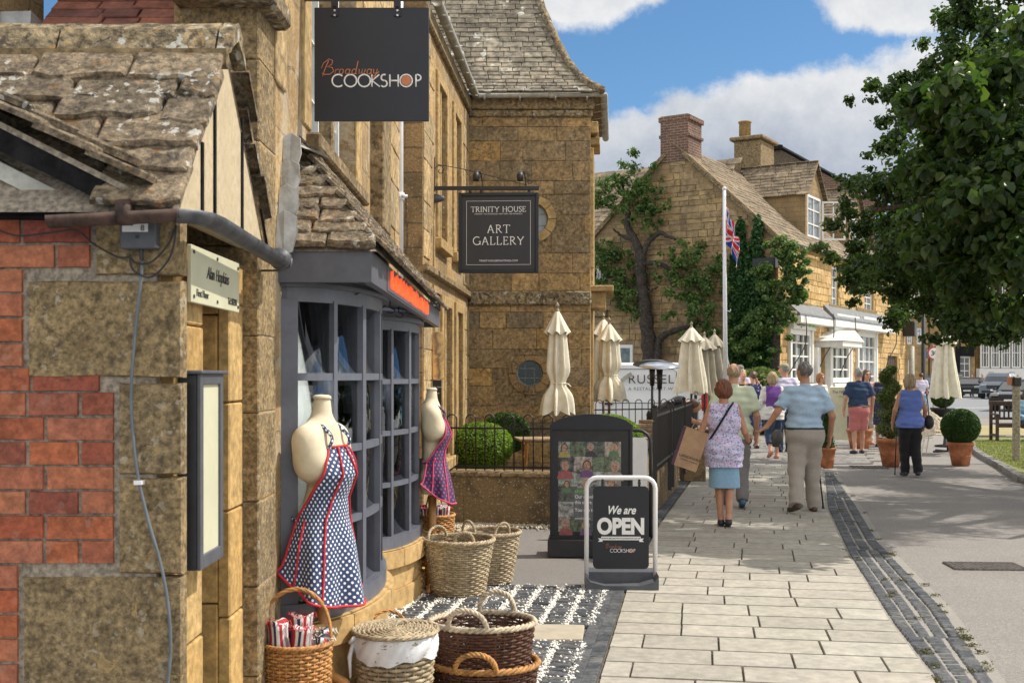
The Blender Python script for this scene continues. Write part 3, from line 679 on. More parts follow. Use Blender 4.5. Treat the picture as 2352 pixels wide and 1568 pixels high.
def wicker(parent,c,rt,rb,h,mat,rows=26,stakes=26,z0=0,rim=None,rimr=.013,name='weave',oy=1,sr=.0045,rr=.0055,bulge=0,seed=1,solid=True,rimmat=None):
    rg=random.Random(seed); mb=MB(); n=stakes*4
    def rad(t): return rb+(rt-rb)*t+bulge*math.sin(PI*t)
    for j in range(rows):
        t=(j+.5)/rows; z=z0+h*t; r0=rad(t); pts=[]; ph=j%2
        for i in range(n):
            a=2*PI*i/n; m_=math.cos(PI*(i/4.0*1.0)+PI*ph)*.0055
            rr_=r0+m_+rg.uniform(-.001,.001); pts.append((c[0]+rr_*math.cos(a),c[1]+rr_*math.sin(a)*oy,z+rg.uniform(-.0012,.0012)))
        mb.ring(pts,h/rows*.47,5)
    for i in range(stakes):
        a=2*PI*i/stakes
        mb.tube([(c[0]+rad(t)*math.cos(a),c[1]+rad(t)*math.sin(a)*oy,z0+h*t) for t in (0,.33,.66,1)],sr,5)
    if solid: mb.lathe([(rad(0)-.004,z0+.004),(rad(0)-.004,z0+.012)],stakes,(c[0],c[1],0),1,oy)
    o=mb.build(name,mat,parent,True)
    # plaited rim
    rm=MB(); rrim=rimr
    for q in range(3):
        pts=[]
        for i in range(96):
            a=2*PI*i/96; w_=2*PI*(i/6.0)+q*2*PI/3
            r_=rad(1)+.004+math.cos(w_)*rrim*.6; pts.append((c[0]+r_*math.cos(a),c[1]+r_*math.sin(a)*oy,z0+h+rrim*.5+math.sin(w_)*rrim*.6))
        rm.ring(pts,rrim*.55,6)
    rm.build('rim',rimmat or mat,parent,True)
    return o
def twist_handle(parent,p0,p1,top,r,mat,name='handle',n=26,strands=3):
    p0,p1,top=Vector(p0),Vector(p1),Vector(top); mb=MB()
    ax=(p1-p0).normalized(); mid=(p0+p1)/2; up=(top-mid); H=up.length; upn=up.normalized(); sd=ax.cross(upn)
    for q in range(strands):
        pts=[]
        for i in range(n*2+1):
            t=i/(2*n); a=PI*t; p=mid-ax*math.cos(a)*(p1-p0).length/2+upn*math.sin(a)**.8*H
            nr=(-ax*math.cos(a)+upn*math.sin(a)); w_=t*n*1.1+q*2*PI/strands
            pts.append(p+nr*math.cos(w_)*r*.55+sd*math.sin(w_)*r*.55)
        mb.tube(pts,r*.6,6)
    return mb.build(name,mat,parent,True)
random.seed(7)
# ================================================================ GROUND
def lerp_poly(tab,d):
    for (d0,x0),(d1,x1) in zip(tab,tab[1:]):
        if d<=d1 or (d1,x1)==tab[-1]: return x0+(x1-x0)*(d-d0)/(d1-d0)
LE=[(4.5,.22),(6.0,.457),(8.64,.873),(12.0,1.53),(18.6,3.01),(26,4.8)]          # left edge of the footpath, x by distance
RE=[(4.5,1.86),(6.0,2.24),(7.44,2.48),(10.35,3.05),(13.97,3.86),(19.3,5.28),(26,7.1)]
KE=[(4.5,2.15),(6.0,2.56),(7.85,3.0),(11.05,3.57),(13.97,4.25),(18.3,5.22),(26,7.2)]
g=MB(); g.quad((-400,-40,-.02),(500,-40,-.02),(500,900,-.02),(-400,900,-.02)); tag(g.build('ground',M['road']),kind='structure')
def strip(name,lx,rx,d0,d1,n,z,mat):
    m=MB()
    for i in range(n):
        a=d0+(d1-d0)*i/n; b=d0+(d1-d0)*(i+1)/n
        m.quad((lx(a),a,z),(rx(a),a,z),(rx(b),b,z),(lx(b),b,z))
    return tag(m.build(name,mat),kind='structure')
strip('forecourt',lambda d:-2.2,lambda d:lerp_poly(LE,d)+.05,2.0,30,30,-.012,M['asphalt'])
strip('footpath_bed',lambda d:lerp_poly(LE,d)-.1,lambda d:lerp_poly(RE,d)+.05,3.5,26,40,-.006,M['earth'])
strip('carriageway',lambda d:lerp_poly(KE,d)-.06,lambda d:14+d*.3,3.0,44,40,-.009,M['tarmac'])
strip('drain_bed',lambda d:lerp_poly(RE,d)-.03,lambda d:lerp_poly(KE,d)+.05,3.5,20,40,-.002,M['grout'])
# paving slabs: courses square to the path
sb=MB(); d=4.4
def pdir(d): return R(8.9+(12.8-8.9)*min(1,max(0,(d-6)/11)))
def rowline(d):
    th=pdir(d); o=Vector((lerp_poly(LE,d),d,0)); r=Vector((math.cos(th),-math.sin(th),0))
    t=1.5
    for _ in range(12): p=o+r*t; t+= (lerp_poly(RE,p.y)-p.x)/r.x
    return o,r,t
row=0
while d<21:
    st=.335*(.94+.12*random.random()) if d<15 else .33
    o1,r1,w1=rowline(d); o2,r2,w2=rowline(d+st)
    t=0; first=True
    while t<max(w1,w2)-.02:
        L=random.choice((.42,.45,.45,.5,.6)) * (random.uniform(.35,.9) if first and row%2 else 1); first=False
        t2=t+L
        if t2>min(w1,w2)-.18: t2=max(w1,w2)
        g_=.0055
        a=o1+r1*(min(t,w1)+g_); b=o1+r1*(min(t2,w1)-g_); c=o2+r2*(min(t2,w2)-g_); e=o2+r2*(min(t,w2)+g_)
        a=a+Vector((0,.011,0)); b=b+Vector((0,.011,0)); c=c-Vector((0,.011,0)); e=e-Vector((0,.011,0))
        sb.slab([(p.x,p.y) for p in (a,b,c,e)],-.004+random.uniform(-.001,.001),.018,.003,jz=.0006); t=t2
    d+=st; row+=1
tag(sb.build('paving_slabs',M['slab']),kind='structure')
# setts of the drain channel
st=MB(); d=4.4
while d<19:
    x0=lerp_poly(RE,d)+.012; x1=lerp_poly(KE,d)-.01; n=max(1,round((x1-x0)/.105)) if d<15 else 2; L=.082 if d<10 else .12
    for i in range(n):
        a=x0+(x1-x0)*i/n+.008; b=x0+(x1-x0)*(i+1)/n-.008; y0=d+random.uniform(0,.01)+(.03 if i%2 else 0); y1=y0+L-.012
        dz=-.010*math.sin(PI*(i+.5)/n)
        sx=(lerp_poly(RE,d+L)-lerp_poly(RE,d))
        st.slab([(a+random.uniform(0,.006),y0),(b-random.uniform(0,.006),y0+random.uniform(-.004,.004)),(b+sx,y1),(a+sx,y1)],-.01+dz,.024+random.uniform(-.003,.004),.014,jz=.002)
    d+=L
tag(st.build('drain_setts',M['sett']),kind='structure')
# dark setts bordering the left edge of the path
sb2=MB(); d=4.5
while d<18.5:
    L=.13 if d<12 else .2
    wd=.18
    for i in range(2):
        n_=2
        a=lerp_poly(LE,d)-wd+wd*i/n_+.004; b=lerp_poly(LE,d)-wd+wd*(i+1)/n_-.004; s_=lerp_poly(LE,d+L)-lerp_poly(LE,d); off=(i%2)*L*.5
        sb2.slab([(a,d+off),(b,d+off),(b+s_,d+off+L-.01),(a+s_,d+off+L-.01)],-.008,.022,.01,jz=.003)
    d+=L
tag(sb2.build('edging_setts',M['sett']),kind='structure')
# setts with white chippings before the shop
th=R(9); ct,sn=math.cos(th),math.sin(th)
cb=MB(); chips=[]
def inarea(x,y):
    return -.95<x<lerp_poly(LE,y)-.21 and 5.2<y<8.72+ .0*x and not (-.2<x<.46 and 6.93<y<7.37)
for j in range(0,46):
    for i in range(-14,14):
        u=i*.165+(0 if j%1 else 0); v=5.2+j*.088
        cx=u*ct+ (v-6)*sn+.05; cy=v-u*sn*1.0
        if not inarea(cx,cy): continue
        w_=.118+random.uniform(-.012,.012); l_=.066; pts=[]
        for a,b in ((-w_/2,-l_/2),(w_/2,-l_/2),(w_/2,l_/2),(-w_/2,l_/2)):
            a+=random.uniform(-.006,.006); b+=random.uniform(-.004,.004); pts.append((cx+a*ct+b*sn,cy-a*sn+b*ct))
        cb.slab(pts,-.008,.026+random.uniform(-.004,.004),.014,jz=.003)
        for q in range(24):
            k=random.random()
            if k<.72: a=.0825+random.gauss(0,.013); b=random.uniform(-.044,.044)
            else: a=random.uniform(-.08,.08); b=.044+random.gauss(0,.005)
            if random.random()<.07: a=random.uniform(-.08,.08); b=random.uniform(-.04,.04); zz=.02
            else: zz=.006
            chips.append((cx+a*ct+b*sn,cy-a*sn+b*ct,zz+random.uniform(0,.006),random.uniform(.006,.013)))
tag(cb.build('forecourt_setts',M['sett']),kind='structure')
def pebbles(name,pts,mat,kind='stuff',cat='gravel',label=None):
    rg=np.random.RandomState(3); A=np.array(pts); n=len(A)
    T=np.array([(1,0,0),(0,1,0),(-1,0,0),(0,-1,0),(0,0,.8),(0,0,-.6)],float)
    V=A[:,None,:3]+T[None]*A[:,3][:,None,None]*(.6+.8*rg.rand(n,6,1)); b=(np.arange(n)*6)[:,None]
    Fq=np.concatenate([b+np.array(f) for f in ((0,1,4),(1,2,4),(2,3,4),(3,0,4),(1,0,5),(2,1,5),(3,2,5),(0,3,5))])
    return tag(np_mesh(name,V.reshape(-1,3),Fq,mat),label,cat,kind=kind)
pebbles('white_chippings',chips,M['chip'],label='white stone chippings filling the joints of the dark setts')
m=MB(); m.slab([(-.19,6.94),(.43,6.94),(.47,7.36),(-.19,7.36)],-.006,.02,.006); tag(m.build('stone_flag',M['step_stone']),kind='structure')
gp=[]
for k in range(5200):
    x=random.uniform(-1.0,1.35); y=12.44-abs(random.gauss(0,.16)); gp.append((x,y,-.006+random.uniform(0,.02),random.uniform(.008,.018)))
pebbles('wall_gravel',gp,M['gravel'],label='strip of pale gravel along the foot of the low stone wall')
# far pavers, verge, kerb, road
strip('far_footpath',lambda d:lerp_poly(LE,d) if d<26 else 4.8+(d-26)*.3,lambda d:lerp_poly(KE,d)+.0 if d<26 else 7.2+(d-26)*.33,20.8,42,20,-.003,M['sett_pale'])
fp=MB(); d=20.9
while d<31:
    a0=lerp_poly(LE,min(d,26))+max(0,d-26)*.3; b0=a0+3.0+ (0 if d<24 else (d-24)*.3); x=a0
    while x<b0:
        w_=random.uniform(.28,.5); fp.slab([(x+.01,d+.01),(x+w_-.01,d+.01),(x+w_-.01,d+.29),(x+.01,d+.29)],-.006,.014,.008); x+=w_
    d+=.3
tag(fp.build('far_paving',M['sett_pale']),kind='structure')
# grass verge on the right: kerb curve
KB=[(9.5,6.3),(14.2,6.72),(16.6,7.2),(19.5,8.25),(21.5,8.85),(23.5,9.7),(25.2,11.2),(25.8,13.5),(26,18)]
KBp=[(14.0,7.15),(15.2,7.16),(17.07,7.69),(19.5,8.4),(21.2,8.95),(23.3,9.4),(25.5,10.3),(27.2,11.6),(28.0,14),(28.2,22)]
vg=MB(); pts=[(G(2352,1112)[0]+.4,G(2352,1112)[1]-2.2)]+[G(px,py) for px,py in ((2352,1106),(2300,1072),(2262,1052),(2240,1036),(2232,1020),(2245,1008))]+[(13.6,28.8),(22,29.5),(22,12)]
vg.slab(pts,-.02,.07,.02); tag(vg.build('grass_verge',M['grassbase']),kind='structure')
kb=MB()
for (x0,y0),(x1,y1) in zip(pts[:8],pts[1:8]):
    L=math.hypot(x1-x0,y1-y0); n=max(1,int(L/.3))
    for i in range(n):
        a=Vector((x0+(x1-x0)*i/n,y0+(y1-y0)*i/n)); b=Vector((x0+(x1-x0)*(i+1)/n,y0+(y1-y0)*(i+1)/n)); dr=(b-a).normalized(); nr=Vector((dr.y,-dr.x)); a=a+dr*.008; b=b-dr*.008
        kb.slab([(a.x-nr.x*.1,a.y-nr.y*.1),(a.x+nr.x*.03,a.y+nr.y*.03),(b.x+nr.x*.03,b.y+nr.y*.03),(b.x-nr.x*.1,b.y-nr.y*.1)],-.02,.11+random.uniform(-.008,.008),.015,jz=.004)
tag(kb.build('kerb_stones',M['sett_pale']),kind='structure')
# moss tufts and leaf litter in the drain
rg_=random.Random(8); cl=[]
for k in range(46):
    d_=6+13*rg_.random()**1.6; e_=rg_.choice((lerp_poly(KE,d_)+rg_.gauss(-.01,.025),lerp_poly(RE,d_)+rg_.gauss(.15,.1))); cl.append((e_,d_,.012,.05,.05,.012,1))
M['moss']=leafmat('moss_leaf',[(.07,.09,.03),(.11,.11,.045),(.15,.11,.06)],.2)
tag(leaf_cloud('moss',cl,2600,.010,M['moss'],None,17,.4,.1),'moss tufts and dry leaf crumbs along the sett drain','moss',kind='stuff')
# grass blades
def blades(name,poly,n,h,mat,z=.045,seed=5,label=None):
    rg=np.random.RandomState(seed); Pn=np.array(poly); lo=Pn.min(0);hi=Pn.max(0); q=lo+(hi-lo)*rg.rand(n*2,2)
    ins=np.zeros(len(q),bool); j=len(Pn)-1
    for i in range(len(Pn)):
        xi,yi=Pn[i];xj,yj=Pn[j]; c=((yi>q[:,1])!=(yj>q[:,1]))&(q[:,0]<(xj-xi)*(q[:,1]-yi)/(yj-yi+1e-12)+xi); ins^=c; j=i
    q=q[ins][:n]; n=len(q); a=rg.rand(n)*6.28; w_=.006+.006*rg.rand(n); hh=h*(.4+.9*rg.rand(n)); lx=rg.randn(n)*.02;ly=rg.randn(n)*.02
    V=np.zeros((n,3,3)); V[:,0,0]=q[:,0]-np.cos(a)*w_; V[:,0,1]=q[:,1]-np.sin(a)*w_; V[:,1,0]=q[:,0]+np.cos(a)*w_; V[:,1,1]=q[:,1]+np.sin(a)*w_
    V[:,2,0]=q[:,0]+lx; V[:,2,1]=q[:,1]+ly; V[:,:2,2]=z; V[:,2,2]=z+hh
    return tag(np_mesh(name,V.reshape(-1,3),np.arange(n*3).reshape(-1,3),mat),label,'grass',kind='stuff')
M['blade']=leafmat('grass_blade',[(.09,.14,.03),(.17,.20,.06),(.32,.29,.13)],.3)
blades('grass',[(7.6,15),(8.4,18.5),(9.1,21.5),(9.8,24),(11.2,27.5),(15,28.5),(16,22),(13,15)],60000,.035,M['blade'],label='mown grass turning dry on the verge behind the kerb')
m=MB(); m.quad((10.5,31.0,-.004),(40,31.5,-.004),(42,38.5,-.004),(13.0,37,-.004)); tag(m.build('dry_verge',M['straw']),kind='structure')
m=MB(); m.quad((13.5,44,-.004),(90,44,-.004),(150,130,-.004),(24,110,-.004)); tag(m.build('high_street',M['road']),kind='structure')
m=MB()
for i in range(6): m.quad((22+i*8,57+i*1.5,.0),(25+i*8,57.4+i*1.5,.0),(25+i*8,57.7+i*1.5,.0),(22+i*8,57.3+i*1.5,.0))
tag(m.build('road_marking',M['text_white']),kind='structure')
# iron covers
def cover(name,c,w_,l_,rot,label,cat='manhole cover',n=9):
    Mx=frame(c[0],c[1],.0,rot); o=MB(Mx); o.box(-w_/2,w_/2,-l_/2,l_/2,-.01,.006)
    for i in range(n):
        for j in range(max(2,int(n*l_/w_))):
            x=-w_/2+w_*(i+.5)/n; y=-l_/2+l_*(j+.5)/max(2,int(n*l_/w_)); o.box(x-w_/n*.36,x+w_/n*.36,y-.012,y+.012,.006,.010)
    b=o.build(name,M['mhole']); tag(b,label,cat); return b
cover('manhole_cover',G(2262,1299),.60,.36,-4,'rusty rectangular iron cover set in the tarmac at the right',n=14)
cover('manhole_cover',G(1683,1226),.70,.72,-9,'worn square cover let into the paving slabs near the feet of the woman in florals',n=2)
cover('drain_cover',G(1996,1072),.62,.5,-10,'flat iron cover in the shaded tarmac before the spiral topiary','drain cover',n=8)
# ================================================================ CORNER PORCH BUILDING (brick, left foreground)
XP=-1.10; YB=3.62
t=thing('corner_building','red brick and stone corner building with a mossy stone slate porch roof','building',(XP,YB,0))
# bricks (real pieces) on the face towards the camera, plane y=YB
def course_z(i): return -.01+i*.0775
bk=MB(); qn=MB(); mo=MB(); mo.box(-3.6,-1.135,YB+.012,YB+.3,0,2.12); 
quo=[(0,.235,-1.64),( .235,.62,-1.52),(.62,1.01,-1.235),(1.01,1.41,-1.235),(1.41,1.62,-1.235),(1.64,1.97,-1.505),(1.97,2.12,-1.33)]
# measured heights of the long and short quoins
quo=[(.0,.34,-1.24),(.34,.58,-1.24),(.58,.985,-1.56),(.985,1.30,-1.255),(1.30,1.60,-1.255),(1.61,1.925,-1.545),(1.935,2.115,-1.33)]
def quo_left(z):
    for a,b,x in quo:
        if a<=z<b: return x
    return -1.3
for (a,b,x) in quo:
    n=7; out=[]
    j=lambda q:random.uniform(-q,q)
    for i in range(n): out.append((x+.004+(XP+.055-x-.008)*i/(n-1)-(0),a+.004+j(.002)))
    for i in range(n): out.append((XP+.055-.004-(XP+.055-x-.008)*i/(n-1),b-.005+j(.002)))
    Mq=Matrix(((1,0,0,0),(0,0,-1,YB+.05),(0,1,0,0),(0,0,0,1)))
    qn.slab(out,0,.052+random.uniform(0,.003),.007,M=Mq,jz=.001)
z=0.0; i=0
Mq=Matrix(((1,0,0,0),(0,0,-1,YB+.05),(0,1,0,0),(0,0,0,1)))
while z<2.10:
    h=.0755; xr=quo_left(z+h/2)-.013; x=xr; first=True
    while x>-3.4:
        L=random.choice((.215,.215,.215,.105,.16)); 
        if first: L=.105 if i%2 else .215
        first=False
        x0=x-L; zz=z+random.uniform(-.001,.001)
        out=[(x0+.001,zz+.0015),(x0+L*.5,zz+.0015+random.uniform(-.0015,.0015)),(x-.001,zz+.0015),(x-.001,zz+h-.0015),(x0+L*.5,zz+h-.0015+random.uniform(-.0015,.0015)),(x0+.001,zz+h-.0015)]
        bk.slab(out,0,.048+random.uniform(-.003,.003),.0025,M=Mq,jz=.0008); x=x0-.008
    z+=h+.003; i+=1
mo.build('mortar_wall',M['mortar'],t); bk.build('brickwork',M['brick'],t); qn.build('quoins',M['quoin'],t)
# street side of the corner building: stone jambs either side of the door
Mf=frame(XP,0,0,90)      # x along +Y, outward -y = +X
jm=MB(Mf)
def blocks(mb,x0,x1,y0,y1,z0,z1,hs,c=.006):
    z=z0; k=0
    while z<z1-.02:
        h=min(hs*random.uniform(.85,1.15),z1-z); mb.cbox(x0+random.uniform(-.003,.003),x1,y0+random.uniform(-.003,.003),y1,z+.003,z+h-.003,c); z+=h
blocks(jm,YB+.058,3.80,-.012,.25,0,2.06,.39)
blocks(jm,3.815,4.045,0.0,.24,0,2.06,.36)
blocks(jm,4.445,4.672,0.0,.05,0,2.06,.37)
blocks(jm,4.445,4.660,.05,.4,0,2.06,.37)
jm.cbox(4.05,4.44,.0,.3,1.895,2.06,.004)
jm.build('door_jambs',M['porch_stone'],t)
dr=MB(Mf); dr.box(4.05,4.44,.235,.27,0,1.895); dr.box(4.05,4.085,.19,.235,0,1.895)
for zz in (.25,.95,1.5): dr.box(4.13,4.40,.222,.235,zz,zz+(.55 if zz<1 else .3))
do=dr.build('door',M['plastic_black'],t)
# timber beam, little gable and barge boards facing the camera
bm=MB(); bm.cbox(-3.6,-1.245,YB-.03,YB+.07,2.115,2.185,.006); bm.build('timber_beam',M['black_wood'],t)
gb=MB(); gb.prism([(-3.6,2.187),(-1.36,2.187),(-1.62,2.30),(-2.9,3.0),(-3.6,3.0)],YB+.03,YB+.1); gb.build('gable_panel',M['pebble'],t)
def sloped(mb,p0,p1,w_,y0,y1,dn=True):
    p0=Vector(p0);p1=Vector(p1); d=(p1-p0).normalized(); n=Vector((d.y,-d.x)) if dn else Vector((-d.y,d.x)); n=n*w_
    if n.y>0: n=-n
    mb.prism([tuple(p0),tuple(p1),tuple(p1+n),tuple(p0+n)],y0,y1)
gm=MB(); sloped(gm,(-3.0,3.10),(-1.255,2.235),.075,YB-.10,YB-.06); gm.build('barge_board',M['black_wood'],t)
gm=MB(); sloped(gm,(-3.0,2.99),(-1.33,2.15),.05,YB-.03,YB+.03); gm.build('verge_board',M['white_wood'],t)
gm=MB(); sloped(gm,(-3.0,3.125),(-1.18,2.20),.018,YB-.11,YB+.1); gm.build('verge_mortar',M['mortar'],t)
# verge tiles of the little gable, seen on edge
vt=MB(); p0=Vector((-3.0,3.14)); p1=Vector((-1.17,2.215)); d_=(p1-p0).normalized(); ang=math.atan2(d_.y,d_.x); s=0; L=(p1-p0).length
while s<L:
    l_=random.uniform(.16,.24)
    for q in range(2):
        Mx=Matrix.Translation((p0.x+d_.x*(s-q*.07),YB-.17-.0*q,p0.y+d_.y*(s-q*.07)+.012+.03*q))@Matrix.Rotation(-ang-R(4),4,'Y')
        n=5; out=[(l_*i/n,random.uniform(-.015,.015)+q*.10) for i in range(n+1)]+[(l_-l_*i/n,.33) for i in range(n+1)]
        vt.slab(out,0,.026+random.uniform(-.004,.006),.008,M=Mx,jz=.003)
    s+=l_*.92
vt.build('verge_tiles',M['tile_near'],t)
# main porch roof: ridge along x, slope to the camera
Mr=frame(0,YB-.12,2.13,0)
rf=MB()
def pl(v):        # the valley with the little gable cuts the left side
    z=2.13+v*math.sin(R(50)); return -1.20-max(0,(z-2.13))*1.95+.0 if z<2.60 else -3.3
roof_tiles(rf,Mr,50,.70,pl,lambda v:-1.005-.012*math.sin(v*9),lambda v:.135-.03*v,.27,.026,.12,detail=1,seed=4)
# far slope
Mr2=frame(0,YB-.12+1.30,2.13,180)
roof_tiles(rf,Mr2,50,.70,lambda v:1.0+.02*math.sin(v*17),lambda v:3.2,.15,.22,.024,.15,detail=1,seed=5)
rf.build('stone_slate_roof',M['tile_near'],t)
un=MB(); c,s_=math.cos(R(50)),math.sin(R(50))
un.add([(-3.4,YB-.10,2.125),(-1.03,YB-.10,2.125),(-1.03,YB-.10+.58,2.125+.665),(-3.4,YB-.10+.58,2.125+.665),(-3.4,YB+1.16,2.1),(-1.03,YB+1.16,2.1)],[(0,1,2,3),(3,2,5,4)]); un.build('roof_bed',M['mortar'],t)
rd=MB(); x=-3.4
while x<-1.0:
    x2=min(x+random.uniform(.5,.62),-.985)
    prof=[(-.105,-.05),(-.06,.03),(0,.062),(.06,.03),(.105,-.05),(.06,-.02),(0,.012),(-.06,-.02)]
    n=6; vs=[];
    for k in range(n+1):
        xx=x+.004+(x2-x-.008)*k/n
        for a,b in prof: vs.append((xx,YB+.50+a*1.15,2.815+b*1.25+random.uniform(-.003,.003)))
    fs=[(k*8+i,k*8+(i+1)%8,(k+1)*8+(i+1)%8,(k+1)*8+i) for k in range(n) for i in range(8)]+[tuple(range(8)),tuple(n*8+i for i in range(7,-1,-1))]
    rd.add(vs,fs); x=x2
rd.build('ridge_stones',M['ridge'],t)
mb_=MB(); mb_.box(-3.4,-1.0,YB+.365,YB+.40,2.70,2.765); mb_.build('ridge_mortar',M['sill_dark'],t)
# rendered gable end to the street, black strips on it
ge=MB(); ge.prism([(YB-.08,2.14),(YB+1.14,2.14),(YB+.50,2.775)],-1.12,-1.035,'yz'); ge.build('gable_render',M['render_cream'],t)
for yy in (YB+.16,YB+.32,YB+.72):
    gs=MB(); h=2.14+(min(yy-YB+.08,YB+1.14-yy))*1.15-.02; gs.box(-1.036,-1.028,yy,yy+.022,2.15,h); gs.build('black_strip',M['black_wood'],t)
# ---- gutter with its corner
def gutter_half(mb,pts,r=.045,n=8,th=.004):
    "half-round gutter along pts (horizontal)"
    pts=[Vector(p) for p in pts]; m=len(pts); vs=[]
    for i,p in enumerate(pts):
        a=pts[max(i-1,0)];b=pts[min(i+1,m-1)]; d=(b-a).normalized(); s=Vector((d.y,-d.x,0))
        for rr in (r,r-th):
            for k in range(n+1):
                q=PI*k/n; vs.append(p+s*math.cos(q)*rr+Vector((0,0,-math.sin(q)*rr)))
    N=2*(n+1); fs=[]
    for i in range(m-1):
        for k in range(n): fs+=[(i*N+k,i*N+k+1,(i+1)*N+k+1,(i+1)*N+k),(i*N+n+1+k,(i+1)*N+n+1+k,(i+1)*N+n+2+k,i*N+n+2+k)]
        fs+=[(i*N,(i+1)*N,(i+1)*N+n+1,i*N+n+1),(i*N+n,i*N+2*n+1,(i+1)*N+2*n+1,(i+1)*N+n)]
    for i in (0,m-1): fs.append(tuple(i*N+k for k in range(n+1)))
    mb.add(vs,fs)
gt=MB(); gutter_half(gt,[(-1.415,YB-.14,2.105),(-1.01,YB-.14,2.125)],.036); gt.tube([(-1.2,YB-.14,2.118),(-1.165,YB-.14,2.119)],.041,12)
gt.build('eaves_gutter',M['rust'],t,True)
gt=MB(); gutter_half(gt,[(-1.03,YB-.14,2.125),(-.985,YB-.12,2.125),(-.965,YB-.07,2.125),(-.955,YB+.02,2.123),(-.95,YB+1.12,2.095)],.04); gt.tube([(-.95,YB+1.02,2.097),(-.95,YB+1.08,2.095)],.044,12); gt.tube([(-1.03,YB+1.05,2.05),(-.95,YB+1.05,2.05),(-.91,YB+1.05,2.06),(-.905,YB+1.05,2.1)],.005,6)
gt.build('side_gutter',M['gutter_iron'],t,True)

# things fixed to it
s=thing('name_sign','cream rectangular plastic name board screwed above the narrow doorway','sign',(XP+.03,4.05,1.97))
q=MB(Mf); q.cbox(3.745,4.40,-.045,-.03,1.862,2.052,.002); q.build('board',M['signcream'],s)
q=MB(Mf)
for a,b in ((3.77,2.03),(4.375,2.03),(3.77,1.882),(4.375,1.882),(4.07,1.882),(4.07,2.035)): q.tube([(a,-.045,b),(a,-.049,b)],.0065,8)
q.build('screws',M['text_dark'],s)
def ftext(st,par,y,z,size,mat,shear=0,sx=1,xw=-1.05,al='CENTER'):
    return text(st,par,'lettering',mat,None,size,face=Matrix.Translation((xw,y,z))@Matrix.Rotation(R(90),4,'Z'),shear=shear,sx=sx,align=al,depth=.001)
ftext('Alan Hopkins',s,4.08,1.955,.062,M['text_dark'],.35,.9,XP+.0465); ftext('First Floor',s,3.80,1.885,.036,M['text_dark'],0,1,XP+.0465,'LEFT'); ftext('Tel: 852391',s,4.36,1.885,.036,M['text_dark'],0,.8,XP+.0465,'RIGHT')
# junction box + cables
s=thing('junction_box','small grey electrical junction box with a paper number label under the rusty gutter','junction box',(-1.175,YB,2.03))
q=MB(); q.cbox(-1.232,-1.118,YB-.05,YB-.003,2.018,2.10,.004); q.build('housing',M['plastic_grey'],s)
q=MB(); q.box(-1.222,-1.142,YB-.054,YB-.0505,2.07,2.097); q.build('paper_label',M['text_white'],s)
text('8',s,'lettering',M['text_dark'],(-1.158,YB-.0555,2.073),.026,depth=.0005); text("'",s,'lettering',M['text_dark'],(-1.19,YB-.0555,2.075),.026,depth=.0005)
q=MB(); q.tube([(-1.176,YB-.052,2.055),(-1.176,YB-.056,2.055)],.005,8); q.tube([(-1.17,YB-.028,2.018),(-1.17,YB-.028,1.985)],.007,8); q.build('cable_gland',M['plastic_black'],s)
def smooth_pts(P_,n=8):
    P_=[Vector(p) for p in P_]; out=[]
    for i in range(len(P_)-1):
        p0=P_[max(i-1,0)];p1=P_[i];p2=P_[i+1];p3=P_[min(i+2,len(P_)-1)]
        for k in range(n):
            t_=k/n; out.append(.5*((2*p1)+(p2-p0)*t_+(2*p0-5*p1+4*p2-p3)*t_*t_+(3*p1-p0-3*p2+p3)*t_**3))
    out.append(P_[-1]); return out
yc=YB-.022
q=MB(); q.tube(smooth_pts([P(px,py,yc) for px,py in ((327,600),(322,660),(311,760),(302,880),(303,960),(310,1040),(320,1108),(342,1200),(368,1290),(385,1380),(392,1480),(386,1568),(383,1700))]),.0055,8)
c_=q.build('grey_cable',M['cable_grey'],None,True); tag(c_,'grey electric cable curving down the corner stones from the junction box','cable')
q=MB()
for pts in ([(0,530),(45,542),(110,535),(175,530),(215,560),(270,590),(296,590)],[(298,585),(306,600),(325,606),(350,600),(380,570),(395,545),(405,515)],[(298,590),(303,615),(320,630),(350,635),(385,600),(400,560),(406,515)]):
    q.tube(smooth_pts([P(px,py,yc-.006) for px,py in pts]),.0032,6)
c_=q.build('black_cable',M['plastic_black'],None,True); tag(c_,'thin black cables looping around the junction box on the brick wall','cable')
q=MB(); q.box(P(310,1108,yc)[0],P(328,1108,yc)[0],yc-.012,YB-.003,P(0,1112,yc)[2],P(0,1103,yc)[2]); c_.select_set(False)
tag(q.build('cable_clip',M['text_white']),'small white clip holding the grey cable to the stone','cable clip')
# glazed notice case
s=thing('notice_case','tall narrow black glazed notice case hanging on the sunlit door jamb','notice case',(XP+.04,3.8,.98))
q=MB(Mf); q.cbox(3.70,3.99,-.075,-.013,.985,1.625,.004); q.build('case_body',M['plastic_black'],s)
q=MB(Mf); q.cbox(3.685,4.02,-.098,-.003,1.625,1.637,.003); q.build('lid',M['plastic_grey'],s)
q=MB(Mf)
for a,b,c,d in ((3.70,3.735,.985,1.625),(3.955,3.99,.985,1.625),(3.735,3.955,.985,1.03),(3.735,3.955,1.59,1.625)): q.cbox(a,b,-.088,-.0755,c,d,.002)
q.build('front_frame',M['plastic_grey'],s)
q=MB(Mf); q.box(3.735,3.955,-.079,-.0765,1.03,1.59); q.build('notice_sheet',M['signcream'],s)

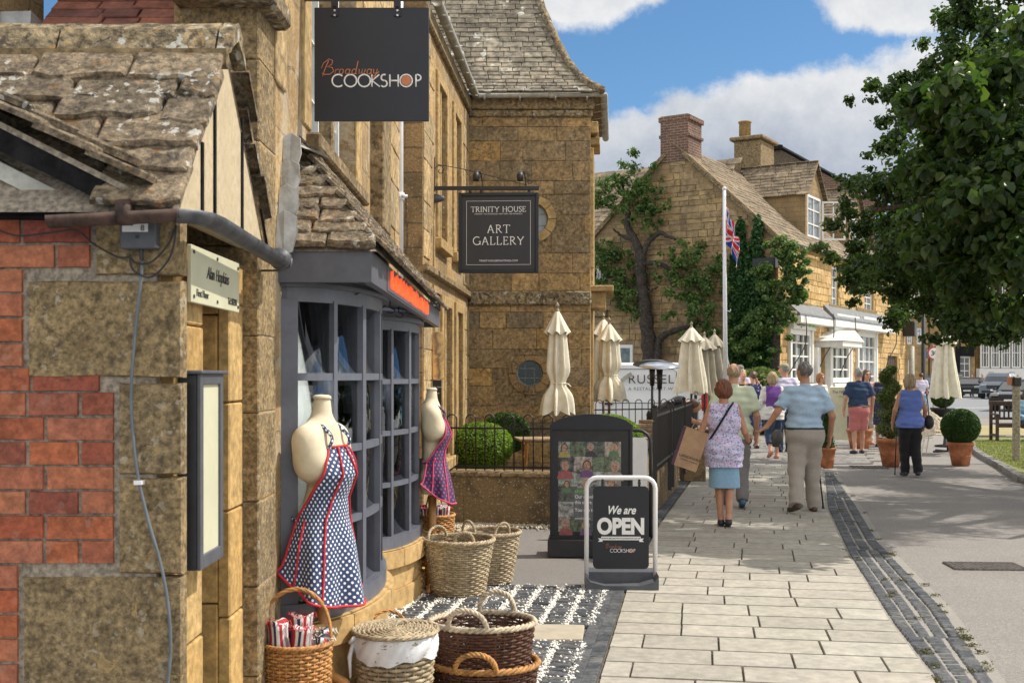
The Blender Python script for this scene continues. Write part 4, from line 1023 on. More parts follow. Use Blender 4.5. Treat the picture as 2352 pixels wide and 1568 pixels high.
# ================================================================ COOKSHOP BUILDING
XF=-1.04
t=thing('cookshop_building','stone cookshop with two grey bow windows under a hipped stone slate roof','shop',(XF,7.5,0))
Mc=frame(XF,0,0,90)
w1=MB(Mc)
bowspan=[(5.12,6.88,0,2.0),(7.60,9.40,0,2.0)]
wall_open(w1,4.68,10.62,0,6.2,bowspan+[(5.85,7.55,2.85,4.3),(9.35,9.36,3.0,3.01)],rev=.22)
w1.box(4.685,4.9,.0005,.3,0,6.19)
w1.build('stone_wall',M['cook_wall'],t)
q=MB(Mc); blockwall(q,4.95,10.6,.02,6.15,(.24,.42),(.35,.85),lambda a,b,c,d:not((c<2.9 and b>5.02 and a<9.95) or (b>5.6 and a<7.82 and c<4.32 and d>2.7) or (b>8.33 and a<8.87 and c<3.92)),0,.014,.010,.006,.008); q.build('wall_blocks',M['facade_blocks'],t)
# return wall and corbelled pier facing the camera
pw=MB(); 
z=0
while z<3.02:
    h=.36*random.uniform(.8,1.2); pw.cbox(-1.36,XF+.004,4.655,4.99,z+.002,z+h-.002,.006); z+=h
pw.build('corner_pier',M['quoin'],t)
cb_=MB(); cb_.cbox(-1.38,-.965,4.52,4.98,3.12,3.22,.02); cb_.cbox(-1.35,-.99,4.57,4.98,3.22,3.6,.01); cb_.build('corbel_stone',M['ridge'],t)
# clay tile roof behind the porch
cr=MB(); roof_tiles(cr,frame(0,4.42,2.70,0),42,1.6,lambda v:-2.02-v*.0,lambda v:-1.255,.085,.19,.012,.02,seed=9); cr.build('clay_tile_roof',M['clay'],t)
cl=MB(); cl.cbox(-1.275,-1.238,4.45,4.52,2.78,2.94,.008); cl.build('clay_verge',M['brick'],t)
lf=MB(); 
for k in range(3): lf.box(-2.20-.02*k,-2.02,4.52+.12*k,4.66+.12*k,2.74+.1*k,2.90+.12*k,j=.008)
lf.build('lead_soaker',M['lead'],t)
sw=MB(); sw.box(-3.2,-2.14,4.72,5.2,0,3.6); sw.build('side_wall',M['gable_wall'],t)
bw_=MB(); bw_.box(-2.2,-1.2,5.6,5.8,2.5,4.2); bw_.build('rear_wall',M['mortar'],t)
# upper window: surround, sill and leaded casements
window(t,Mc,5.95,6.72,2.87,4.25,2,4,.15,M['white_frame'],M['glass_pale'],.03,.012,'upper_window')
window(t,Mc,6.82,7.50,2.87,4.25,2,4,.15,M['white_frame'],M['glass_pale'],.03,.012,'upper_window')
ss=MB(Mc); ss.cbox(6.73,6.81,.02,.21,2.86,4.29,.01); ss.cbox(5.75,6.74,-.075,.2,2.765,2.85,.012); ss.cbox(6.745,7.72,-.075,.2,2.765,2.85,.012); ss.build('window_sill',M['sill_dark'],t)
ss=MB(Mc); ss.cbox(5.62,5.845,-.012,.2,2.87,4.3,.006); ss.build('window_surround',M['trim_stone'],t); ss=MB(Mc); ss.cbox(7.555,7.80,-.012,.2,2.87,4.3,.006); ss.build('window_surround',M['trim_stone'],t)
ss=MB(Mc); ss.cbox(8.35,8.85,-.10,.1,2.70,3.9,.01); ss.build('chimney_breast',M['sill_dark'],t)
# bow windows
def bowpt(yc,t_,off=0,a=.33,b=.86):
    return (XF+(a+off)*math.sin(R(t_)), yc-(b+off)*math.cos(R(t_)))
def band(mb,yc,z0,z1,o0,o1,t0=0,t1=180,n=40):
    out=[bowpt(yc,t0+(t1-t0)*i/n,o1) for i in range(n+1)]; inn=[bowpt(yc,t0+(t1-t0)*i/n,o0) for i in range(n+1)]
    N=n+1; vs=[(x,y,z0) for x,y in out]+[(x,y,z1) for x,y in out]+[(x,y,z0) for x,y in inn]+[(x,y,z1) for x,y in inn]; fs=[]
    for i in range(n): fs+=[(i,i+1,N+i+1,N+i),(2*N+i,3*N+i,3*N+i+1,2*N+i+1),(N+i,N+i+1,3*N+i+1,3*N+i),(i,2*N+i,2*N+i+1,i+1)]
    fs+=[(0,N,3*N,2*N),(n,2*N+n,3*N+n,N+n)]
    mb.add(vs,fs)
def bow(yc,dz,lab):
    fr=MB(); zb=.525+dz; zt=1.955+dz*.3
    band(fr,yc,zb-.02,zb+.065,-.03,.035); band(fr,yc,zt,zt+.065,-.03,.012); 
    bars=[zb+.065+(zt-zb-.065)*k/4 for k in (1,2,3)]
    for zz in bars: band(fr,yc,zz-.017,zz+.017,-.022,.012,6,174)
    for ti,wd in ((5,.085),(38,.028),(64,.05),(90,.026),(116,.05),(142,.028),(175,.085)):
        p=Vector((*bowpt(yc,ti),0)); q=Vector((*bowpt(yc,ti+1),0))-Vector((*bowpt(yc,ti-1),0)); q.normalize(); nr=Vector((q.y,-q.x,0))
        if nr.x<0: nr=-nr
        a=p-q*wd/2+nr*.016; b=p+q*wd/2+nr*.016; c=p+q*wd/2-nr*.04; e=p-q*wd/2-nr*.04
        fr.prism([(v_.x,v_.y) for v_ in (a,b,c,e)],zb+.06,zt+.01,'xy')
    f=fr.build('bow_window',M['winpaint'],t,False)
    gl=MB(); band(gl,yc,zb+.05,zt+.01,-.018,-.014,2,178); gl.build('pane',M['glass'],f,True)
    h=MB(); band(h,yc,zt+.065,zt+.085,-.03,.045); band(h,yc,zt+.087,zt+.102,-.03,.03); band(h,yc,zt+.104,zt+.125,-.03,.062); h.build('cornice',M['fascia'],f,False)
    sl_=MB(); 
    for k,(a,b) in enumerate(((0,47),(47.6,90),(90.6,135),(135.6,180))):
        band(sl_,yc,zb-.145,zb-.03,-.2,.075,a,b,12); band(sl_,yc,zb-.025,zb-.02,-.2,.055,a,b,12); band(sl_,yc,zb-.155,zb-.146,-.2,.06,a,b,12)
    sl_.build('stone_sill',M['bow_stone'],f)
    bs_=MB()
    hs=[0]+[ (zb-.157)*k/2 for k in (1,2)]
    for lv in range(2):
        k=lv*9
        a=-k
        while a<179:
            a2=min(a+random.uniform(26,40),180); band(bs_,yc,hs[lv]+.002,hs[lv+1]-.002,-.2,.03+random.uniform(0,.004)+(.02 if lv==0 else 0),max(a,0)+.25,a2-.25,8); a=a2
    bs_.build('stone_base',M['bow_stone'],f)
    bd=MB(); band(bd,yc,zb-.16,zb-.02,-.33,-.2); 
    return f
bow(6.0,0,''); bow(8.52,-.075,'')
# room behind the glass
ro=MB(); ro.box(-3.2,XF-.24,4.9,10.6,-.02,0.0)
ro.add([(-3.2,4.9,0),(-3.2,10.6,0),(-3.2,10.6,2.4),(-3.2,4.9,2.4)],[(0,1,2,3)]); ro.add([(-3.2,4.9,2.02),(-3.2,10.6,2.02),(XF-.05,10.6,2.02),(XF-.05,4.9,2.02)],[(0,1,2,3)]); ro.add([(-3.2,10.5,0),(XF-.24,10.5,0),(XF-.24,10.5,2.4),(-3.2,10.5,2.4)],[(0,1,2,3)])
ro.build('shop_room',M['interior'],t)
dk=MB(); band(dk,6.0,.47,.515,-.33,-.04); band(dk,8.52,.39,.435,-.33,-.04); dk.build('display_shelf',M['backing'],t)
bp=MB(); bp.box(-1.62,-.957,5.62,5.65,.51,1.96); bp.box(-1.6,-.96,8.25,8.28,.43,1.93);bp.build('display_backing',M['backing'],t)
bp=MB(); bp.box(-.955,-.945,5.61,5.66,.51,1.5); bp.box(-.90,-.885,6.3,6.33,.5,1.4); bp.box(-.955,-.945,8.24,8.29,.43,1.5); bp.build('wooden_upright',M['beech'],t)
# bay roof with fascia board
XO=-.625
fs_=MB(); fs_.box(XF,XO,5.06,5.10,2.035,2.175); fs_.box(XO-.04,XO,5.10,9.84,2.035,2.175); fs_.box(XF,XO-.04,9.80,9.84,2.035,2.175); fs_.box(XF,XO-.04,5.10,9.80,2.085,2.10)
fo=fs_.build('fascia_board',M['fascia'],t)
hk=MB()
for yy in [5.5+.55*k for k in range(8)]: hk.tube(smooth_pts([(XO-.14,yy,2.085),(XO-.14,yy,2.05),(XO-.11,yy,2.03),(XO-.13,yy,2.012),(XO-.16,yy,2.02)],4),.004,6)
hk.build('hook',M['iron'],fo)
rt=MB()
# front hip facing the camera: eave along x
roof_tiles(rt,frame(0,5.03,2.175,0),46,.80,lambda v:XF+.005+.0*v,lambda v:-.575-v*.60+.0,.085,.20,.022,.12,detail=1,seed=11)
# long slope facing the street (frame turned so that x runs along +Y and the slope climbs to -X)
roof_tiles(rt,frame(-.575,0,2.175,90),51,.72,lambda v:5.03+v*.72,lambda v:9.95-v*.55,.085,.22,.022,.14,detail=1,seed=12)
rt.build('bay_roof',M['tile_near'],t)
hb=MB(); hb.add([(XF,5.05,2.17),(-.6,5.05,2.17),(-.6,9.9,2.17),(XF,9.45,2.74),(XF,5.58,2.74)],[(0,1,4),(1,2,3,4)]); hb.build('bay_roof_bed',M['mortar'],t)
for k in range(4):
    z0=2.16+.125*k; x0=XF+.004; w0=.075-.004*k; ld=MB(); y0=4.985+.05*k
    ld.slab([(0,0),(w0*.5,-.012),(w0,.0),(w0+.02,.09),(w0+.012,.16),(.03,.19),(0,.17)],0,.006,.002,M=Matrix(((1,0,0,x0),(0,.25,-1,y0),(0,1,.1,z0),(0,0,0,1))),jz=.004); ld.build('lead_soaker',M['lead'],t)
ld=MB(); ld.add([(XF+.004,5.20,2.70),(XF+.09,5.22,2.66),(XF+.13,5.5,2.70),(XF+.12,5.8,2.72),(XF+.004,5.9,2.80)],[(0,1,2,3,4)]); ld.build('lead_flashing',M['lead'],t)
lw=MB(Mc); 
for k in range(14): 
    y=6.2+k*.25; lw.box(y,y+.25,-.012,-.002,2.72,2.775+random.uniform(-.01,.01),j=.003)
lw.build('top_flashing',M['lead'],t)
# downpipe
dp=MB(); dp.tube([(X_(918,10.42),10.42,1.9),(X_(918,10.42),10.42,6.2)],.034,14); 
for zz in (3.22,3.24,4.9): dp.tube([(X_(918,10.42),10.42,zz),(X_(918,10.42),10.42,zz+.05)],.045,14)
dp.box(X_(918,10.42)-.06,X_(918,10.42)+.07,10.42,10.46,3.25,3.275)
dp.build('downpipe',M['pipe_white'],t,True)
# spotlights inside the glass
M['spot_lens']=emis('spot_lens',(.85,.92,1),6)
for k,(x,y,z) in enumerate(((-.93,5.42,1.585),(-.945,7.95,1.56),(-.945,7.95,1.07))):
    s=thing('spotlight',('white shop spotlight high behind the first bow window','white shop spotlight high behind the second bow window','lower white shop spotlight behind the second bow window')[k],'spotlight',(x,y,z),'spotlights inside the bow windows')
    q=MB(); q.tube([(x,y,z),(x-.01,y+.03,z+.02),(x-.02,y+.09,z+.055)],[.027,.026,.024],12); q.tube([(x-.02,y+.09,z+.05),(x-.02,y+.2,z+.05)],.006,6); q.build('lamp_body',M['plastic_white'],s,True)
    q=MB(); q.sphere((x+.001,y-.004,z-.003),.019,10,6); q.build('lamp_lens',M['spot_lens'],s,True)
    if k<2:
        l_=bpy.data.lights.new('shop_spotlight','POINT'); l_.energy=7; l_.shadow_soft_size=.03; l_.color=(.95,.97,1); lo_=bpy.data.objects.new('lamp_light',l_); COL.objects.link(lo_); lo_.parent=s; lo_.location=(.0,-.05,-.0)
for k,(x,y,z,lab) in enumerate(((-.87,6.05,.51,'small white jug standing on the shelf of the first bow window'),(-.86,8.28,.43,'tilted white box on the shelf of the second bow window'))):
    q=MB(frame(x,y,z,25))
    if k==0: q.lathe([(.03,0),(.045,.05),(.03,.12),(.025,.15),(.032,.17),(.02,.17),(.01,.02)],14); q.tube([(.03,0,.14),(.07,0,.12),(.06,0,.06),(.04,0,.05)],.006,6)
    else: q.cbox(-.05,.05,-.03,.03,0,.07,.006); q.cbox(-.03,.09,-.1,-.04,0,.035,.006)
    tag(q.build('jug' if k==0 else 'box',M['plastic_white'],None,k==0),lab,'jug' if k==0 else 'box')
for k in range(11):
    yc_,zs=(6.0,.515) if k<6 else (8.52,.435); a_=R(35+(k%6)*18); x=XF+.17*math.sin(a_); y=yc_-.68*math.cos(a_); o=MB(frame(x,y,zs,k*31))
    if k%3==0: o.lathe([(.03,0),(.035,.02),(.03,.12),(.012,.16),(.012,.20),(.015,.205)],12)
    elif k%3==1: o.lathe([(.02,0),(.05,.05),(.055,.09),(.05,.09),(.018,.02)],14)
    else: o.cbox(-.04,.04,-.03,.03,0,.11+.01*(k%4),.004)
    tag(o.build(('bottle','bowl','gift_box')[k%3],(M['plastic_white'],M['steel'],M['text_copper'],M['signcream'],M['pipe_red'])[k%5],None,k%3<2),('slim bottle','small bowl','upright gift box')[k%3]+' on the display shelf behind the bow window glass',('bottle','bowl','box')[k%3],'goods on the bow window shelves')
# orange lettering strip on the fascia
s=thing('fascia_sign','glowing orange wire lettering on the grey fascia of the bay','sign',(XO,7.2,2.1))
q=MB(); yy=5.75
while yy<8.35:
    h=random.uniform(.07,.105); q.tube([(XO+.012,yy,2.055+random.uniform(0,.012)),(XO+.014,yy+.004,2.055+h)],.0040,5)
    if random.random()<.5: q.tube([(XO+.012,yy,2.06+random.uniform(0,.08)),(XO+.014,yy+.03,2.06+random.uniform(0,.09))],.0040,5)
    yy+=.046
q.build('wire_letters',emis('orange_neon',(.9,.09,.015),.6),s)
q=MB(); q.box(XO,XO+.004,5.68,8.4,2.045,2.168); q.build('backing_strip',M['fascia'],s)

# ---- stroke lettering for the cookshop marks
def strokes(par,name,mat,polys,x,y,z,sc,r,off=0):
    q=MB()
    for pl_ in polys:
        q.tube([(x+a*sc,y,z+b*sc) for a,b in pl_],r,6,flat=((0,1,0),.35))
    return q.build(name,mat,par,True)
def ca(cx,cy,rx,ry,a0,a1,n=18): return [(cx+rx*math.cos(R(a0+(a1-a0)*i/n)),cy+ry*math.sin(R(a0+(a1-a0)*i/n))) for i in range(n+1)]
def cookword():
    P_=[]; x=0
    P_.append(ca(.5,.5,.5,.5,48,312)); P_.append(ca(1.5,.5,.5,.5,0,360,24)); P_.append(ca(2.62,.5,.5,.5,0,360,24))
    P_+= [[(3.25,0),(3.25,1)],[(3.85,1),(3.27,.5),(3.9,0)]]
    P_.append(ca(4.25,.75,.24,.25,60,270,10)+ca(4.22,.26,.27,.26,90,-140,10)[0:])
    P_+= [[(4.72,0),(4.72,1)],[(4.72,.5),(5.4,.5)],[(5.4,0),(5.4,1)]]
    P_.append(ca(6.05,.5,.5,.5,0,360,24)); P_.append([(6.85,0),(6.85,1)]); P_.append(ca(6.9,.74,.36,.26,90,-90,10))
    return P_
def script_broadway():
    P_=[]
    P_.append([(.12,-.25),(.3,.3),(.55,.9),(.75,1.35)]); P_.append([(.0,.55),(.25,1.1),(.75,1.5),(1.15,1.35),(1.05,.95),(.6,.72),(1.1,.65),(1.25,.3),(.9,-.02),(.35,-.05),(.05,.1)])
    def lt(pts,dx): P_.append([(a+dx+.18*b,b) for a,b in pts])
    lt([(0,0),(.05,.5),(.1,.38),(.3,.5)],1.35); lt(ca(.22,.25,.2,.25,0,360,12),1.75)
    lt(ca(.22,.25,.2,.25,30,330,10),2.35); lt([(.44,.5),(.42,0),(.56,.02)],2.35)
    lt(ca(.22,.25,.2,.25,30,330,10),3.0); lt([(.45,1.3),(.42,.5),(.42,0),(.56,.02)],3.0)
    lt([(0,.5),(.06,.02),(.28,.1),(.32,.5),(.34,.05),(.58,.08),(.62,.5)],3.7)
    lt(ca(.22,.25,.2,.25,30,330,10),4.5); lt([(.44,.5),(.42,0),(.56,.02)],4.5)
    lt([(0,.5),(.05,.08),(.3,.1),(.36,.5),(.32,0),(.15,-.45),(-.05,-.35),(.3,.0),(.6,.25)],5.15)
    return P_
s=thing('hanging_shop_sign','square black hanging cookshop sign with copper script and white capitals','hanging sign',(-.70,5.63,3.44))
x0,x1=X_(722,5.63),X_(985,5.63); zb,zt=Z_(278,5.63),Z_(18,5.63)
q=MB(); q.cbox(x0,x1,5.63,5.65,zb,zt,.002); q.build('board',M['signblack'],s)
q=MB()
for px in (769,913):
    xx=X_(px,5.63); q.box(xx-.017,xx+.017,5.622,5.6295,Z_(38,5.63),Z_(-2,5.63))
for px in (769,913):
    xx=X_(px,5.63); q.tube([(xx,5.62,3.43),(xx,5.66,3.47),(xx,5.66,3.51)],.01,8)
q.build('hanger',M['iron'],s)
q=MB()
for px in (769,913):
    for py in (25,36): q.tube([(X_(px,5.62),5.616,Z_(py,5.62)),(X_(px,5.62),5.622,Z_(py,5.62))],.0055,8)
q.build('bolt',M['steel'],s)
q=MB(); q.box(-1.04,-.40,5.60,5.67,3.505,3.545); q.box(-1.04,-.40,5.63,5.65,3.475,3.49); q.build('bracket',M['iron'],s)
sc=(X_(968,5.63)-X_(763,5.63))/7.3; zb_=Z_(200,5.63)
strokes(s,'lettering',M['text_white'],cookword(),X_(763,5.63),5.628,zb_,sc,.0042)
q=MB(); q.tube([(X_(763,5.63)+6.05*sc,5.629,zb_+.5*sc),(X_(763,5.63)+6.05*sc,5.6245,zb_+.5*sc)],sc*.40,24); q.build('copper_disc',M['text_copper'],s)
strokes(s,'script_lettering',M['text_copper'],script_broadway(),X_(738,5.63),5.627,Z_(171,5.63),.0475*.9*X_(875+1176,5.63)/1.45 if False else .0496,.0024)
# ================================================================ ART GALLERY BUILDING
t=thing('gallery_building','honey stone art gallery with a projecting wing, steep stone slate roof and round windows','building',(.2,14.6,0))
ang=math.degrees(math.atan2(3.9,.28)); Lf=math.hypot(3.9,.28)
Mg=frame(-.84,10.7,0,ang)           # gallery front: x along the wall away from the camera
w1=MB(Mg)
opsg=[(1.0,1.62,3.05,4.62),(2.35,2.95,3.05,4.62),(1.35,2.05,.75,2.35),(2.55,3.10,.55,2.35)]
wall_open(w1,0,Lf,0,5.16,opsg,rev=.16); w1.build('front_wall',M['trin_wall'],t)
q=MB(Mg); blockwall(q,.02,Lf,.02,4.95,(.24,.40),(.35,.8),lambda a,b,c,d:not(c<2.69 and d>2.59) and not any(b>o[0]-.16 and a<o[1]+.16 and c<o[3]+.13 and d>o[2]-.15 for o in opsg),0,.012,.008,.005,.007); q.build('wall_blocks',M['facade_blocks'],t)
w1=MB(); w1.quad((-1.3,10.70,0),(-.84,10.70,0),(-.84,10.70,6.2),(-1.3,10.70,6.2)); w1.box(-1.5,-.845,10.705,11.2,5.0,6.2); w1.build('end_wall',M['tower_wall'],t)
for a,b,c,d in opsg: window(t,Mg,a,b,c,d,2,4,.15,M['trim_stone'],M['glass_dark'],.07,.02,'window')
for a,b,c,d in opsg:
    q=MB(Mg); q.cbox(a-.13,a-.005,-.03,.12,c-.02,d+.12,.008); q.cbox(b+.005,b+.13,-.03,.12,c-.02,d+.12,.008); q.cbox(a-.0,b,-.03,.12,d+.005,d+.12,.008); q.cbox(a-.15,b+.15,-.07,.12,c-.14,c-.025,.01)
    q.cbox((a+b)/2-.035,(a+b)/2+.035,.0,.15,c,d,.006); q.build('window_surround',M['trim_stone'],t)
q=MB(Mg); q.cbox(.0,Lf,-.06,.05,2.60,2.68,.015); q.build('string_course',M['sill_dark'],t); q=MB(Mg); q.cbox(0,Lf,-.05,.04,4.98,5.14,.015); q.build('string_course',M['sill_dark'],t)
# projecting wing: front to the camera
Mt=frame(0,14.6,0,0); XA,XB=-.56,1.005
wx=X_(1217,14.6); wz1=Z_(857,14.6); wx2=X_(1222,14.6); wz2=Z_(503,14.6); RW=.17; RW2=.205
def round_wall(mb,x0,x1,z0,z1,cx,cz,r,y,rev,n=32,pad=1.6):
    "wall rectangle with one round opening"
    s=r*pad
    xs=[x0,cx-s,cx+s,x1]; zs=[z0,cz-s,cz+s,z1]
    for i in range(3):
        for j in range(3):
            if i==1 and j==1: continue
            if xs[i+1]-xs[i]<1e-4: continue
            mb.quad((xs[i],y,zs[j]),(xs[i+1],y,zs[j]),(xs[i+1],y,zs[j+1]),(xs[i],y,zs[j+1]))
    for k in range(n):
        a0=2*PI*k/n; a1=2*PI*(k+1)/n
        def sq(a):
            c,s_=math.cos(a),math.sin(a); m_=s/max(abs(c),abs(s_)); return (cx+c*m_,y,cz+s_*m_)
        def ci(a,yy=y): return (cx+r*math.cos(a),yy,cz+r*math.sin(a))
        mb.quad(ci(a0),sq(a0),sq(a1),ci(a1)); mb.quad(ci(a0),ci(a1),ci(a1,y+rev),ci(a0,y+rev))
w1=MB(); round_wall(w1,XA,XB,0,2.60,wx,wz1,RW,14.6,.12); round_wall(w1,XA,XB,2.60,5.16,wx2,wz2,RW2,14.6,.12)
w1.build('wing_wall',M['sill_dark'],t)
q=MB()
def okb(a,b,c,d):
    for cx_,cz_,r_ in ((wx,wz1,RW),(wx2,wz2,RW2)):
        dx=max(a-cx_,0,cx_-b); dz=max(c-cz_,0,cz_-d)
        if math.hypot(dx,dz)<r_+.01: return False
    return True
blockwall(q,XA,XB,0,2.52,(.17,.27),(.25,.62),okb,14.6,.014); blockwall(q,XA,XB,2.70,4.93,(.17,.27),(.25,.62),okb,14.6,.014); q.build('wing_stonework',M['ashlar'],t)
sa=math.degrees(math.atan2(1,.085)); Ms=frame(XB,14.6,0,sa)
w1=MB(Ms); wall_open(w1,0,4.4,0,5.16,[(.75,1.15,.0,2.0)],rev=.25); w1.build('wing_side_wall',M['trin_wall'],t)
q=MB(); q.cbox(XA,XB+.012,14.535,14.6,2.52,2.70,.02); q.build('string_course',M['ridge'],t); q=MB(); q.cbox(XA,XB+.03,14.55,14.6,4.93,5.02,.015); 
q.build('string_course',M['ridge'],t)
q=MB(); q.cbox(XA,XB+.05,14.52,14.6,5.02,5.195,.01); q.build('eaves_course',M['sill_dark'],t)
q=MB(Ms)
for zz in (3.2,): q.cbox(.5,.62,-.03,.1,.0,5.0,.006)
q.cbox(.05,.13,-.045,.1,3.0,4.55,.008); q.cbox(.2,.9,-.12,.1,4.62,4.72,.01); q.cbox(.3,1.4,-.30,.1,2.72,2.80,.012); q.cbox(.38,.46,-.2,.0,2.50,2.72,.01); q.cbox(.9,.98,-.2,.0,2.50,2.72,.01); q.cbox(.1,.6,-.1,.1,4.75,4.9,.01)
q.build('door_hood',M['trim_stone'],t)
for cx_,cz_,r_ in ((wx,wz1,RW),(wx2,wz2,RW2)):
    q=MB(); 
    n=32
    for ri,ro,y0,y1 in ((r_,r_+.10,14.575,14.6),):
        for k in range(10):
            a0=36*k+1.0; a1=36*(k+1)-1.0; pts=[(cx_+ri*math.cos(R(a0+(a1-a0)*i/5)),cz_+ri*math.sin(R(a0+(a1-a0)*i/5))) for i in range(6)]+[(cx_+ro*math.cos(R(a1-(a1-a0)*i/5)),cz_+ro*math.sin(R(a1-(a1-a0)*i/5))) for i in range(6)]
            q.prism(pts,y0,y1)
    q.build('stone_ring',M['tower_wall'] if cz_<2 else M['trim_stone'],t)
    q=MB(); pts=[(cx_+(r_-.008)*math.cos(2*PI*i/28),14.68,cz_+(r_-.008)*math.sin(2*PI*i/28)) for i in range(28)]; q.ring(pts,.010,6)
    for dx in (-r_*.36,r_*.36):
        h=math.sqrt(r_*r_-dx*dx)*.97; q.tube([(cx_+dx,14.68,cz_-h),(cx_+dx,14.68,cz_+h)],.0045,5); q.tube([(cx_-h,14.68,cz_+dx),(cx_+h,14.68,cz_+dx)],.0045,5)
    f=q.build('round_window',M['lead'],t)
    q=MB(); q.add([(cx_+(r_-.01)*math.cos(2*PI*i/28),14.69,cz_+(r_-.01)*math.sin(2*PI*i/28)) for i in range(28)],[tuple(range(28))]); q.build('pane',M['glass_dark'] if cz_<2 else M['glass_pale'],f)
# lit room opening glimpsed through the lower round window
# roof with swept eaves
rt=MB()
bell=lambda v: 30+28*min(1,v/.9)
def hipx(v):
    y,z=bell_pos(bell,v); return 1.12-y*.62-.06*math.sin(min(1,v/2.2)*PI)
roof_tiles(rt,frame(0,14.36,5.19,0),0,3.4,lambda v:-2.4,hipx,lambda v:.098 if v<1.2 else .09,.19,.017,.10,bell=bell,seed=21)
rt.build('stone_slate_roof',M['tile_far'],t)
q=MB(); vs=[];
for k in range(25):
    v=3.4*k/24; y,z=bell_pos(bell,v); vs+=[(-2.4,14.36+y,5.18+z),(hipx(v),14.36+y,5.18+z),(hipx(v)+.12,14.36+y*1.0+.3,5.18+z)]
q.add(vs,[(3*k,3*k+1,3*k+4,3*k+3) for k in range(24)]+[(3*k+1,3*k+2,3*k+5,3*k+4) for k in range(24)]); q.build('roof_bed',M['sill_dark'],t)
q=MB(); pts=[]
for k in range(34):
    v=3.4*k/33; y,z=bell_pos(bell,v); pts.append((hipx(v)+.02,14.36+y,5.215+z))
q.tube(pts,[.055+.006*math.sin(k*2.1) for k in range(34)],8); q.build('hip_ridge',M['ridge'],t,True)
q=MB(Mg); q.box(0,Lf,-.02,.3,5.16,5.2); q.build('eaves_board',M['sill_dark'],t)
# gutters
q=MB(Mg); q.M=Matrix(); a=Mg@Vector((.2,-.11,5.20)); b=Mg@Vector((Lf-.1,-.11,5.17)); gutter_half(q,[a,b],.052)
for k in range(7):
    c=a.lerp(b,(k+.5)/7); q.tube([c+Vector((-.12,0,-.03)),c+Vector((.05,0,-.055))],.008,5); 
for k in (1,3,5): c=a.lerp(b,k/6); q.tube([c-Vector((0,.03,0)),c+Vector((0,.03,0))],.058,12)
q.build('front_gutter',M['gutter_grey'],t,True)
q=MB(); gutter_half(q,[(b.x+.0,14.42,5.18),(1.10,14.42,5.195),(1.165,14.44,5.195),(1.17,14.50,5.195),(1.40,17.0,5.16)],.05)
for x in (-.35,.1,.55,.95): q.box(x-.012,x+.012,14.375,14.6,5.12,5.15); 
for k in range(6): q.tube([(1.0+.035*k,14.7+.4*k,5.1),(1.2+.035*k,14.7+.4*k,5.13)],.008,5)
for x in (-.3,.5,): q.tube([(x-.03,14.42,5.185),(x+.03,14.42,5.185)],.056,12)
q.build('wing_gutter',M['gutter_grey'],t,True)
q=MB(); q.add([(XB-.02,14.6,5.17),(1.15,14.45,5.19),(1.38,17,5.19),(1.2,17,5.17)],[(0,1,2,3)]); q.build('soffit',M['sill_dark'],t)
# notices beside the gallery door
q=MB(Mg); q.cbox(.62,.98,-.03,-.004,1.72,2.28,.003); a_=q.build('painting_panel',M['black_wood']); 
m,tt,b=newmat('abstract_painting'); o_=uvn(tt); tt.put(b.inputs['Base Color'],tt.ramp(tt.m('ADD',tt.m('MULTIPLY',tt.xyz(o_)[0],2.2),tt.m('MULTIPLY',tt.noise(o_,4,4,.6,1),.8)),[(0,(.12,.5,.62)),(.25,(.2,.62,.72)),(.34,(.7,.36,.08)),(.5,(.6,.3,.08)),(.6,(.12,.07,.03)),(.75,(.65,.42,.15))])); 
m2=m
q=MB(frame(-.80,11.2,0,ang-62)); q.cbox(.02,.135,-.012,0,1.58,2.05,.001); 
a_.name='poster_board'; bpy.data.objects.remove(a_)
o=q.build('abstract_poster',m2); tag(o,'blue and ochre abstract painting poster hung beside the gallery doorway','poster')
q=MB(frame(-.78,11.2,0,0)); q.cbox(.0,.085,-.012,0,1.33,1.575,.002); o=q.build('notice_board',M['signblack']); tag(o,'small black notice with white lines under the abstract poster','notice')
text('OPEN TODAY',o,'lettering',M['text_white'],(-.735,11.186,1.50),.017,depth=.0005); text('ENTER',o,'lettering',M['text_white'],(-.735,11.186,1.44),.014,depth=.0005)
q=MB(frame(-.79,11.0,0,0)); q.prism([(0,2.24),(.1,2.24),(.1,2.40),(.05,2.425),(0,2.40)],-.02,0); o=q.build('plaque',M['signblack']); tag(o,'small dark plaque with a curved top above the end of the bay roof','plaque')
text('TRINITY',o,'lettering',M['text_white'],(-.74,10.978,2.32),.018,depth=.0005); text('HOUSE',o,'lettering',M['text_white'],(-.74,10.978,2.29),.018,depth=.0005)

# ---- hanging gallery sign
d=11.47; s=thing('gallery_hanging_sign','charcoal framed art gallery sign hanging from a long black iron bracket','hanging sign',(X_(1145,d),d,3.46))
q=MB(); bx0,bx1,bz0,bz1=X_(1053,d),X_(1237,d),Z_(627,d),Z_(443,d); cx_=(bx0+bx1)/2
Mb=frame(cx_,d,0,-3); hw=(bx1-bx0)/2
q=MB(Mb); q.box(-hw+.03,hw-.03,-.008,.008,bz0+.03,bz1-.03); q.build('board',M['signgrey'],s)
q=MB(Mb)
for a in ((-hw,-hw+.035,bz0,bz1),(hw-.035,hw,bz0,bz1),(-hw+.035,hw-.035,bz0,bz0+.035),(-hw+.035,hw-.035,bz1-.035,bz1)): q.cbox(a[0],a[1],-.026,.026,a[2],a[3],.006)
q.build('frame',M['signblack'],s)
q=MB(Mb); a=.105
for b in ((-hw+a-.025,hw-a+.025,bz0+.082,bz0+.085),(-hw+a-.025,hw-a+.025,bz1-.085,bz1-.082),(-hw+.08,-hw+.083,bz0+.082,bz1-.082),(hw-.083,hw-.08,bz0+.082,bz1-.082)): q.box(b[0],b[1],-.011,-.0085,b[2],b[3])
q.build('white_border',M['text_white'],s)
